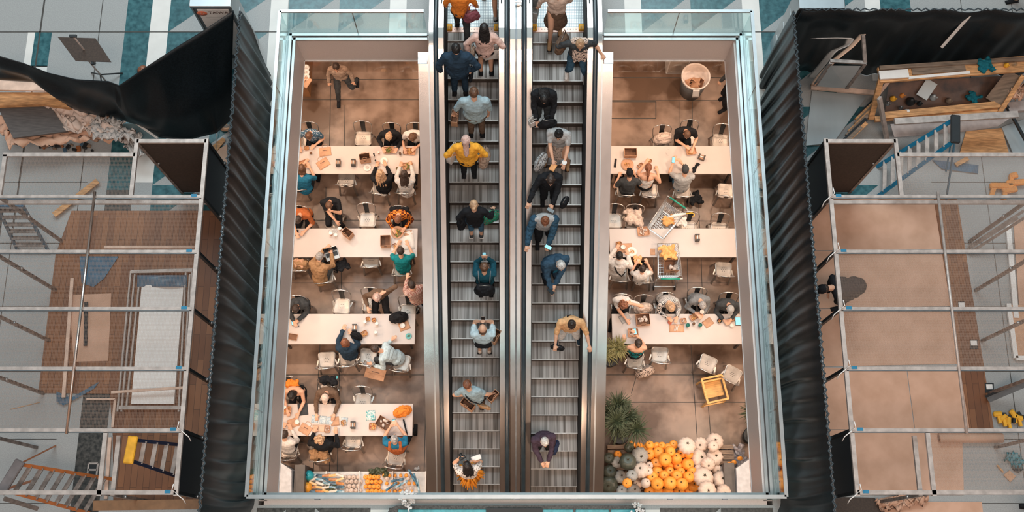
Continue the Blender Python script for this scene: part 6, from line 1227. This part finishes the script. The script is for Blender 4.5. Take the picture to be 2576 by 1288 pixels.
ladder('folded grey-blue ladder lying behind the upper left screen', P(84, 632, .06), P(22, 512, .9), .56, .46, 7, mat('rail_slate', (.06, .11, .15), .5), ALU_W, None, BPLA, (1, 0, 0))
# ---- left works clutter
t = thing('framed_door', 'white door panel in an aluminium frame lying on the walnut floor', 'door panel', P(395, 860, .06)); c0 = t.location.copy()
def rel(x, y, z): return P(x, y, z)-c0
b = MB(); q = [rel(*p) for p in ((357, 716, .10), (462, 716, .10), (438, 1016, .10), (330, 1016, .10))]; b.prism([(p.x, p.y) for p in q[::-1]], .0, .05); b.build('door_leaf', PAPER, t)
for a_, c_ in (((330, 682), (296, 1036)), ((340, 690), (306, 1036)), ((352, 700), (318, 1030)), ((468, 684), (450, 1036)), ((478, 690), (460, 1030)), ((484, 676), (466, 1040))): b = MB(); b.bar(rel(*a_, .10), rel(*c_, .10), .03, .05); b.build('frame_bar', ALU, t)
for a_, c_ in (((330, 684), (484, 680)), ((300, 1026), (462, 1026))): b = MB(); b.bar(rel(*a_, .12), rel(*c_, .12), .06, .05); b.build('end_bar', ALU, t)
b = MB(); b.grid(lambda u, v: tuple(rel(345+125*u, 692+30*v, .13+.03*math.sin(u*7)*math.sin(v*5))), 14, 6, True, .004); b.build('blue_wrap', BPLA, t)
flat('cardboard_sheet', 'brown cardboard sheet lying left of the framed door', 'cardboard', ((172, 742), (280, 738), (272, 908), (186, 910)), .045, .01, PAPERF)
flat('blue_plastic', 'blue plastic sheet behind the round roof tube', 'plastic sheet', ((200, 645), (298, 645), (262, 700), (235, 722), (205, 712)), .05, .008, BPLA)
flat('blue_plastic', 'slate plastic strip on the edge of the walnut floor', 'plastic sheet', ((142, 985), (180, 1000), (250, 960), (236, 978), (160, 1020), (142, 1010)), .05, .008, BPLA)
for nm, lb, a, c, za, zc_, w, m_ in (('plank', 'orange timber plank lying diagonally on the pale tiles', (136, 541), (246, 455), .08, .08, .11, TIMBER), ('batten', 'pale batten across the walnut floor under the second screen row', (262, 622), (490, 622), .10, .10, .05, TIMBER_P), ('batten', 'long pale batten lying lengthways beside the cardboard', (182, 700), (160, 1000), .08, .08, .06, TIMBER_P), ('batten', 'pale batten across the lower end of the framed door', (280, 987), (462, 975), .25, .25, .045, TIMBER_P), ('metal_channel', 'black metal channel on the cardboard sheet', (217, 760), (215, 870), .08, .08, .06, BLACK), ('batten', 'short pale batten at the corner of the walnut floor', (218, 1004), (290, 1004), .06, .06, .03, TIMBER_P), ('batten', 'short upright batten beside the lower end of the framed door', (290, 1005), (283, 1075), .06, .06, .04, TIMBER_P), ('batten', 'pale edging strip beside the open floor box', (277, 1100), (266, 1255), .05, .05, .06, TIMBER_P), ('metal_channel', 'black bar crossing below the lower left booth bay', (290, 1262), (410, 1278), .6, .6, .06, BLACK), ('board', 'long brown board at the lower edge of the left works', (235, 1272), (527, 1268), .9, .9, .16, mat('brown_board', (.22, .11, .05), .5)), ('metal_channel', 'grey bar hanging into the frame at the lower left corner', (10, 1254), (95, 1280), 1.2, .6, .07, ALU_W)): stick(nm, lb, 'timber' if m_ in (TIMBER, TIMBER_P) else 'bar', a, c, za, zc_, w, .03, m_)
t = thing('floor_box', 'open rectangular floor box with wires in the dark marble band', 'floor box', P(233, 1182, .01)); b = MB(); [b.bar(a, c, .03, .01) for a, c in (((-.08, -.11, 0), (.08, -.11, 0)), ((-.08, .11, 0), (.08, .11, 0)), ((-.08, -.11, 0), (-.08, .11, 0)), ((.08, -.11, 0), (.08, .11, 0)), ((-.08, 0, 0), (.08, 0, 0)))]; b.build('rim', ALU, t); b = MB(); b.box((0, 0, -.004), (.15, .21, .006)); b.build('well', BLACK, t)
stick('cable', 'thin cable curving over the pale tiles at the left', 'cable', (25, 1030), (100, 1012), .01, .01, .008, .006, TIMBER)
# pile at the upper left
flat('board', 'stack of pale boards against the sagging curtain, top one', 'board', ((-20, 200), (85, 204), (125, 228), (-20, 226)), 1.0, .06, TIMBER_P); flat('board', 'orange-brown board under the pale boards', 'board', ((-20, 232), (125, 232), (178, 272), (110, 262), (-20, 266)), .9, .1, TIMBER); flat('slate_slab', 'dark slate-coloured slab leaning on the pile at the left', 'slab', ((-10, 262), (118, 257), (170, 330), (33, 347)), .75, .05, PANEL_G)
def crumple(label, pts, z, seed, mt, amp=.12, name='crumpled_sheet', cat='paper', nu=26):
    q = [P(x, y, z) for x, y in pts]; c = sum(q, Vector())/4; b = MB()
    def fn(u, v): a = q[0].lerp(q[1], u); d = q[3].lerp(q[2], u); p = a.lerp(d, v)-c; e_ = noise.noise(Vector((u*5+seed, v*4, 0))); g = noise.noise(Vector((u*13, v*11, seed))); return (p.x+e_*.12*(1 if 0 < u < 1 else 1.6), p.y+g*.12, abs(e_)*amp*1.6+g*amp*.5)
    b.grid(fn, nu, nu, True, .004); o = b.build(name, mt); o.location = (c.x, c.y, z); return tag(o, label, cat)
crumple('crumpled pale builder paper sheet spilling from the pile at the left', ((-10, 300), (260, 270), (335, 350), (20, 372)), .55, 1, PAPERF, .16); crumple('pale crumpled dust sheet between the slab and the curtain', ((120, 262), (250, 285), (330, 350), (165, 332)), .68, 4, mat('dust_sheet', (.66, .50, .42), .7, bump=.2), .12); crumple('clear crumpled plastic film beside the curtain foot', ((230, 300), (300, 300), (345, 352), (235, 348)), .72, 6, mat('film', (.5, .45, .42), .3, bump=.3), .06, 'plastic_film', 'film'); crumple('white plastic film trailing down to the booth corner', ((300, 345), (350, 335), (352, 395), (330, 385)), .5, 9, mat('film', (.5, .45, .42), .3), .06, 'plastic_film', 'film')
rn = random.Random(21); cols = [BLACK, mat('scrap_rust', (.30, .10, .03)), BPLA, BLACK, WOODD]
for i in range(16): x = 104+i*8.6; b = MB(); b.box((0, 0, .02), (rn.uniform(.05, .14), rn.uniform(.04, .1), .04), (0, 0, rn.uniform(0, 3)), .01); o = b.build('scrap', cols[i % 5]); o.location = P(x, 370+rn.uniform(-9, 10), .02); tag(o, '%s scrap on the floor behind the upper left screen, %s' % (('black', 'rust', 'blue', 'black', 'brown')[i % 5], 'scrap %s from the left' % ('first second third fourth fifth sixth seventh eighth ninth tenth eleventh twelfth thirteenth fourteenth fifteenth sixteenth'.split()[i])), 'scrap', 'scraps behind the upper left screen')
t = thing('framed_mirror', 'pale framed mirror lying half under the sagging curtain', 'mirror', P(340, 335, .3), R(-35)); b = MB(); b.box((0, 0, 0), (.85, .32, .03)); b.build('mirror_glass', mat('mirror_blue', (.30, .45, .5), .15, .5), t); b = MB(); [b.bar(a, c, .04, .05) for a, c in (((-.42, -.16, 0), (.42, -.16, 0)), ((-.42, .16, 0), (.42, .16, 0)), ((-.42, -.16, 0), (-.42, .16, 0)))]; b.build('frame', PAPER, t)
t = thing('cable_coil', 'coil of grey cable hanging on the inside of the left curtain', 'cable', P(566, 305, .12)); b = MB()
for i in range(9): r = .11+.012*(i % 5); b.tube([(r*math.cos(a*.35+i)+.01*i, r*math.sin(a*.35+i)*.95, .012*i+.01*math.sin(a)) for a in range(18)], .007, 5, True)
b.build('loops', mat('cable_grey', (.35, .33, .31), .5), t); b = MB(); b.tube([(-.12, 0, 0), (-.16, -.3, -.05), (-.14, -.6, -.06), (-.02, -.8, -.08), (.1, -.9, -.1)], .007, 5); b.build('tail', mat('cable_grey', (.35, .33, .31)), t)
for lb, pts, z, m_ in (('brown cardboard piece, uppermost behind the cable coil', ((545, 268), (575, 258), (578, 290), (560, 300)), .10, KRAFT), ('brown cardboard piece below the cable coil', ((522, 298), (545, 265), (582, 330), (560, 330)), .05, KRAFT), ('small orange cardboard scrap above the booth corner', ((532, 368), (560, 345), (568, 352), (545, 380)), .05, TIMBER), ('pale torn paper beside the booth corner', ((545, 378), (572, 362), (572, 418), (558, 412)), .03, PAPERF)): flat('cardboard', lb, 'cardboard', pts, z, .01, m_)
# light-stand board and signs behind
t = thing('light_flag', 'black square photographic flag on a tall silver stand at the upper left', 'flag on stand', P(267, 205, 0)); b = MB(); base = t.location; top = P(185, 92, 2.6)-base; b.tube([(0, 0, 0), (0, 0, .9)], .016, 8); b.tube([(0, 0, .9), tuple(P(240, 160, 1.3)-base), tuple(top)], .014, 8); b.build('pole', ALU, t)
b = MB(); q = [P(x, y, 2.0)-base for x, y in ((145, 93), (240, 96), (280, 156), (190, 153))]; b.add([tuple(p) for p in q]+[tuple(p-Vector((0, 0, .012))) for p in q], [(3, 2, 1, 0), (4, 5, 6, 7), (0, 1, 5, 4), (1, 2, 6, 5), (2, 3, 7, 6), (3, 0, 4, 7)]); b.build('black_board', PANEL_DB, t); b = MB(); b.box(tuple(top+Vector((0, 0, .02))), (.12, .04, .04)); b.build('clamp', BLACK, t); b = MB(); b.box(tuple(P(234, 158, 1.35)-base), (.05, .07, .05)); b.build('clamp', BLACK, t)
b = MB(); [b.bar((0, 0, .3), (.35*math.cos(a), .35*math.sin(a), .02), .02) for a in (.5, 2.6, 4.7)]; b.build('tripod_foot', BLACK, t)
def text(body, size, loc, mt, parent, rot=(PI/2, 0, 0)):
    c = bpy.data.curves.new('lettering', 'FONT'); c.body = body; c.size = size; c.extrude = .002; c.materials.append(mt); q = bpy.data.objects.new('lettering', c); COL.objects.link(q); me = bpy.data.meshes.new_from_object(q.evaluated_get(bpy.context.evaluated_depsgraph_get())); bpy.data.objects.remove(q); o = bpy.data.objects.new('lettering', me); COL.objects.link(o); o.parent = parent; o.location = loc; o.rotation_euler = rot; return o
def directory(label, x0, x1, y0, h, writing):
    t = thing('directory_sign', label, 'sign', ((x0+x1)/2, y0+.2, 0)); w = x1-x0; b = MB(); b.box((0, 0, h/2), (w, .36, h), None, .01); b.build('casing', STEEL_D, t); b = MB(); b.box((0, -.01, h+.03), (w+.04, .42, .07), None, .01); b.build('top_band', STEEL_L, t); b = MB(); b.box((0, -.186, h*.52), (w*.8, .01, h*.86)); b.build('poster', PAPER, t)
    for s_ in (-1, 1): b = MB(); b.box((s_*w/2, 0, h/2), (.03, .40, h)); [b.box((s_*(w/2+.016), -.05, h*k), (.004, .3, .012)) for k in (.25, .5, .75)]; b.build('side_panel', STEEL_L, t)
    if writing:
        b = MB(); b.T = Matrix.Translation((-.22, -.195, h-.22)) @ Matrix.Rotation(PI/2, 4, 'X'); b.lathe([(.03, 0), (.075, 0), (.075, .006), (.03, .006)], seg=24, sx=1.25, closed=False); b.lathe([(.0001, 0), (.02, 0), (.02, .006), (.0001, .006)], seg=12); b.build('round_logo', mat('logo_orange', (.80, .20, .10), .5), t)
        text('TAIWAN', .11, (-.10, -.194, h-.24), INK, t)
        for i in range(3): b = MB(); b.box((.02, -.193, h-.36-.09*i), (.42-.1*i, .003, .008)); b.build('text_line', mat('line_grey', (.4, .4, .4)), t)
    else:
        for i in range(4): b = MB(); b.tube([(-w*.3+i*w*.2+.03*math.cos(a*.5), .06+.05*math.sin(a*.5), h+.07) for a in range(13)], .008, 5, True); b.build('vent_ring', BLACK, t)
        for z in (.45, 1.1): b = MB(); b.box((0, -.193, z), (w*.8, .004, .07)); b.build('teal_band', TEALPAD, t)
    return t
directory('tall grey directory sign with a white poster reading TAIWAN, behind the left curtain', -5.68, -4.98, 9.46, 2.0, True); directory('tall silver directory sign with teal bands behind the right curtain', 5.08, 5.86, 9.42, 2.0, False)
# ---- right works clutter
t = thing('metal_duct_frame', 'open metal box frame leaning behind the right curtain', 'metal frame', P(2120, 150, 1.2)); c1 = t.location.copy(); r_ = lambda x, y, z: P(x, y, z)-c1
for a_, c_, w in (((2171, 88, 2.2), (2176, 158, 1.9), .06), ((2088, 153, 1.9), (2178, 158, 1.9), .06), ((2176, 160, 1.9), (2130, 222, 1.1), .06), ((2090, 158, 1.9), (2050, 215, 1.1), .06)): b = MB(); b.bar(r_(*a_), r_(*c_), w, .04); b.build('frame_bar', ALU_W if w > .05 else ALU, t)
b = MB(); q = [r_(*p) for p in ((2090, 165, 1.85), (2165, 166, 1.85), (2132, 222, 1.1), (2046, 215, 1.1))]; b.add([tuple(p) for p in q]+[tuple(p-Vector((0, 0, .02))) for p in q], [(3, 2, 1, 0), (4, 5, 6, 7), (0, 1, 5, 4), (1, 2, 6, 5), (2, 3, 7, 6), (3, 0, 4, 7)]); b.build('sheet_panel', GREYP, t)
def ribbon(label, pts, w, mt, name='sheet', cat='sheet'):
    q = [P(*p) for p in pts]; c = sum(q, Vector())/len(q); b = MB(); b.grid(lambda u, v: tuple(poly_at(q, u)-c+Vector((0, 0, (v-.5)*w))+Vector((.3*(v-.5)*w, -.5*(v-.5)*w, 0))), 20, 3, True, .006); o = b.build(name, mt); o.location = c; return tag(o, label, cat)
ribbon('white curling plastic sheet beside the metal box frame', ((2046, 97, 1.7), (2100, 96, 1.7), (2138, 97, 1.7), (2132, 112, 1.6), (2095, 128, 1.4), (2070, 160, 1.0), (2040, 195, .6)), .22, PAPER); ribbon('pinkish protective strip peeling off the metal box frame', ((2170, 86, 2.1), (2140, 118, 1.9), (2100, 150, 1.7), (2062, 190, 1.3), (2044, 215, 1.1)), .16, PAPERF)
flat('sheet_metal', 'large grey metal sheet leaning behind the upper right booth corner', 'metal sheet', ((2043, 228), (2182, 240), (2096, 360), (2028, 366), (2034, 300)), .06, .02, GREYP); stick('aluminium_profile', 'pinkish aluminium profile above the grey metal sheet', 'profile', (2040, 219), (2202, 234), .18, .18, .09, .05, TIMBER_P)
stick('aluminium_profile', 'upright aluminium profile standing behind the upper right booth corner', 'profile', (2212, 246), (2232, 356), 1.1, .05, .09, .05, ALU)
rn = random.Random(31); oo = 'first second third fourth fifth sixth seventh eighth ninth'.split()
for i in range(9): x0, y0 = 2196-6*i+rn.uniform(-6, 6), 250+10*i; stick('offcut', '%s offcut in the heap beside the grey metal sheet, %s from the top' % ('timber' if i % 3 else 'black', oo[i]), 'offcut', (x0+22, y0-10), (x0-32, y0+42), .25+.03*i, .3+.03*i, .07, .05, (BLACK, TIMBER, WOODD)[i % 3])
t = thing('timber_crate', 'long open timber crate with a padded top rail in the right works', 'crate', P(2385, 235, .5)); c1 = t.location.copy(); r_ = lambda x, y, z: P(x, y, z)-c1
for nm, a_, c_, w, h, m_ in (('top_rail', (2210, 190, 1.1), (2590, 160, 1.1), .30, .05, TIMBER), ('top_edge', (2212, 172, 1.15), (2590, 148, 1.15), .08, .06, WOODD), ('bottom_rail', (2215, 292, .5), (2530, 262, .5), .13, .06, TIMBER), ('bottom_rail', (2200, 300, .45), (2510, 280, .45), .10, .06, TIMBER), ('end_post', (2216, 200, 1.1), (2190, 300, .4), .10, .06, TIMBER), ('brace', (2236, 205, 1.05), (2200, 250, .6), .06, .05, TIMBER_P), ('brace', (2574, 190, 1.05), (2510, 290, .45), .08, .06, TIMBER), ('end_board', (2556, 186, .95), (2500, 258, .5), .34, .03, WOODD)): b = MB(); b.bar(r_(*a_), r_(*c_), w, h); b.build(nm, m_, t)
b = MB(); q = [r_(*p) for p in ((2236, 208, .55), (2540, 190, .55), (2500, 262, .3), (2225, 288, .3))]; b.add([tuple(p) for p in q], [(3, 2, 1, 0)]); b.build('dark_lining', mat('crate_lining', (.05, .035, .03), .3, 0, .4, 3, col2=(.16, .08, .05)), t)
b = MB(); b.bar(r_(2345, 205, .62), r_(2318, 245, .5), .22, .02); b.build('pale_board', GREYP, t)
b = MB(); b.bar(r_(2212, 190, 1.15), r_(2285, 185, 1.15), .16, .04); b.bar(r_(2285, 196, 1.14), r_(2440, 182, 1.14), .05, .02); b.build('paper_roll', PAPER, t); b = MB(); b.bar(r_(2294, 180, 1.14), r_(2428, 170, 1.14), .13, .02); b.build('dark_board', WOODD, t)
heap_cloth(P(2477, 166, 1.14), 20, 'teal rag on top of the timber crate', (.30, .26, .12), cloth((.01, .13, .17)), 'rag', 'rag', .12); heap_cloth(P(2447, 246, .45), 60, 'teal rag at the bottom of the timber crate', (.2, .22, .1), cloth((.01, .13, .17)), 'rag', 'rag', .1)
for i, (x, y, m_, l, r) in enumerate(((2245, 250, YEL, 'yellow drill', .06), (2268, 242, mat('tool_orange', (.7, .25, .05)), 'orange tool', .05), (2288, 258, BLACK, 'coiled black tool', .09), (2232, 262, STEEL_L, 'silver canister', .05), (2265, 272, STEEL_D, 'dark tube', .04), (2280, 285, PAPER, 'clear plastic jug', .07), (2312, 262, BLACK, 'black strap', .05), (2345, 247, GREYP, 'grey box', .07), (2385, 255, WOODD, 'brown rag', .06), (2530, 166, YEL, 'yellow bottle', .05), (2550, 163, CLEAR, 'clear jar', .05))):
    b = MB(); b.lathe([(r*.8, 0), (r, r*.6), (r*.5, r*1.3), (r*.35, r*1.8)], seg=12); b.box((r*.6, 0, r*.5), (r*1.6, r*.5, r*.5), None, .01); o = b.build('tool', m_); o.location = P(x, y, .42 if x < 2500 else 1.14); tag(o, l+' in the timber crate', 'tool')
stick('fluorescent_tube', 'loose white light tube leaning on the black rear curtain', 'light tube', (2441, 38), (2370, 118), 2.3, 1.4, .05, .05, PAPER)
stick('aluminium_profile', 'long silver profile lying behind the blue ladder', 'profile', (2250, 306), (2560, 288), .8, .8, .12, .06, ALU); flat('cladding_sheet', 'pinkish grey panel lying behind the blue ladder', 'panel', ((2240, 312), (2540, 298), (2510, 318), (2430, 330), (2250, 345)), .5, .02, mat('pinkish_panel', (.36, .30, .28), .5)); flat('brown_board', 'orange-brown board on the floor right of the blue ladder', 'board', ((2430, 330), (2520, 322), (2538, 384), (2415, 384)), .05, .02, TIMBER)
flat('pale_slab', 'pale grey stone-like board along the right edge', 'board', ((2520, 320), (2576, 300), (2600, 384), (2548, 384)), .08, .03, GREYP); stick('profile', 'black profile along the right edge above the screen', 'profile', (2530, 262), (2590, 372), .5, .3, .05, .04, BLACK); flat('grey_board', 'brown-grey block at the far right edge', 'board', ((2532, 258), (2600, 250), (2600, 276), (2540, 280)), .5, .1, mat('pinkish_panel', (.36, .30, .28))); crumple('pale crumpled bag at the far right edge', ((2540, 222), (2570, 218), (2574, 246), (2538, 250)), .7, 12, PAPERF, .1)
flat('dark_mat', 'dark blue mat with orange plank on the tiles under the upper right screen', 'mat', ((2345, 402), (2462, 415), (2460, 436), (2370, 425)), .03, .01, BPLA); stick('plank', 'orange plank lying on the dark blue mat', 'timber', (2404, 415), (2435, 398), .06, .06, .08, .03, TIMBER)
for i, (x, y, w) in enumerate(((2520, 468, .45), (2555, 460, .35), (2540, 478, .28), (2550, 442, .15))): b = MB(); b.box((0, 0, 0), (w, .12, .08), (0, 0, .1*i), .02); b.bar((-w*.3, 0, 0), (-w*.5, -.2, 0), .08, .06); o = b.build('power_tool', mat('tool_orange', (.7, .25, .05))); o.location = P(x, y, .08); tag(o, 'orange power tool under the upper right screen, %s of four' % ('leftmost', 'second', 'third', 'topmost')[i], 'tool')
for a_, c_, l in (((2430, 630, .06), (2560, 548, .8), 'lower'), ((2436, 622, .10), (2576, 530, .9), 'middle'), ((2440, 636, .06), (2590, 540, .8), 'upper')): stick('aluminium_profile', 'aluminium profile in the diagonal bundle at the right, %s one' % l, 'profile', a_[:2], c_[:2], a_[2], c_[2], .05, .04, ALU_W)
stick('cable_trunking', 'black tube bundle at the right edge above the yellow tools', 'tube', (2486, 1004), (2590, 960), .1, .6, .12, .1, STEEL_D); stick('profile', 'black profile above the tube bundle', 'profile', (2480, 998), (2590, 950), .15, .7, .04, .04, BLACK)
for i in range(5): b = MB(); b.box((0, 0, 0), (.16, .09, .08), (0, 0, i*.7), .02); b.bar((0, 0, 0), (.02, -.16, 0), .05, .05); b.mi = 1; b.box((.1, 0, 0), (.08, .05, .07), (0, 0, i*.7)); o = b.build('power_tool', [YEL, BLACK]); o.location = P(2510+13*i, 1042+(i % 3)*8, .06); tag(o, 'yellow and black power tool on the tiles, %s from the left' % oo[i], 'tool', 'yellow power tools on the right tiles')
t = thing('leaning_picture', 'white picture-like frame leaning at the right edge', 'frame', P(2565, 832, .05)); b = MB(); b.bar((-.14, -.5, 0), (-.14, .5, 0), .08, .05); b.bar((-.14, -.5, 0), (.3, -.5, 0), .08, .05); b.build('white_border', PAPER, t); b = MB(); b.box((.1, 0, -.01), (.4, .96, .02)); b.build('brown_backing', KRAFT, t)
stick('white_upright', 'white vertical strip along the right edge floor', 'strip', (2535, 560), (2556, 800), .05, .05, .09, .04, PAPER); flat('brown_board', 'reddish brown board at the far right behind the white strip', 'board', ((2550, 560), (2600, 530), (2600, 790), (2566, 800)), .04, .02, PAPERF)
t = thing('paper_roll', 'roll of brown paper on the front floor sheet', 'paper roll', P(2442, 1103, .09)); b = MB(); b.tube([(-.55, .01, 0), (.55, .01, 0)], .085, 16); b.build('roll', PAPERF, t); b = MB(); b.tube([(-.556, .01, 0), (-.54, .01, 0)], .05, 12); b.build('core', KRAFT_IN, t)
crumple('teal and white strips of tape heaped on the tiles at the lower right', ((2535, 1140), (2565, 1150), (2570, 1175), (2545, 1170)), .04, 15, mat('teal_tape', (.03, .22, .27)), .05, 'tape_heap', 'tape'); flat('brown_tile', 'small brown tile sample lying at an angle at the lower right', 'tile', ((2525, 1195), (2540, 1183), (2556, 1198), (2542, 1212)), .03, .02, KRAFT); flat('black_case', 'small black case at the lower right', 'case', ((2548, 1180), (2558, 1165), (2576, 1180), (2562, 1190)), .05, .04, BLACK); stick('cutter_knife', 'orange cutter knife beside the brown tile sample', 'knife', (2508, 1170), (2524, 1188), .03, .03, .025, .02, TIMBER)
crumple('torn crumpled floor paper folded up at the lower right', ((2200, 1262), (2330, 1240), (2330, 1262), (2225, 1285)), .1, 17, PAPERF, .1)
# workers
w1 = person('worker in dark clothes and black shoes crouching under the right booth roof', P(2112, 752, 0), 100, hair=('cap', 'black'), top=('black', 'long'), bottom=('black', 'long'), z0=0, lean=66, head=10, legs=((-.16, .05, 0), (.16, -.1, 0)), A=(2082, 742, .5, 0), B=(2100, 765, .3, 0))
w2 = person('person in pale clothes cut off at the top right corner behind the curtain', P(2545, -8, 0)+Vector((0, 0, 0)), 100, hair=('short', 'h_dark'), top=('khaki', 'short'), bottom=('khaki', 'long'), z0=0)
w3 = person('bald-looking person passing behind the sagging left curtain', (362, 178), -60, hair=('short', 'h_auburn'), top=('black', 'long'), bottom=('black', 'long'), z0=0)
w4 = person('worker in a turquoise top cut off at the lower right edge', P(2590, 1290, 0), 90, hair=('short', 'h_dark'), top=('sky', 'short'), bottom=('brown', 'long'), z0=0, lean=30)
bake_all()
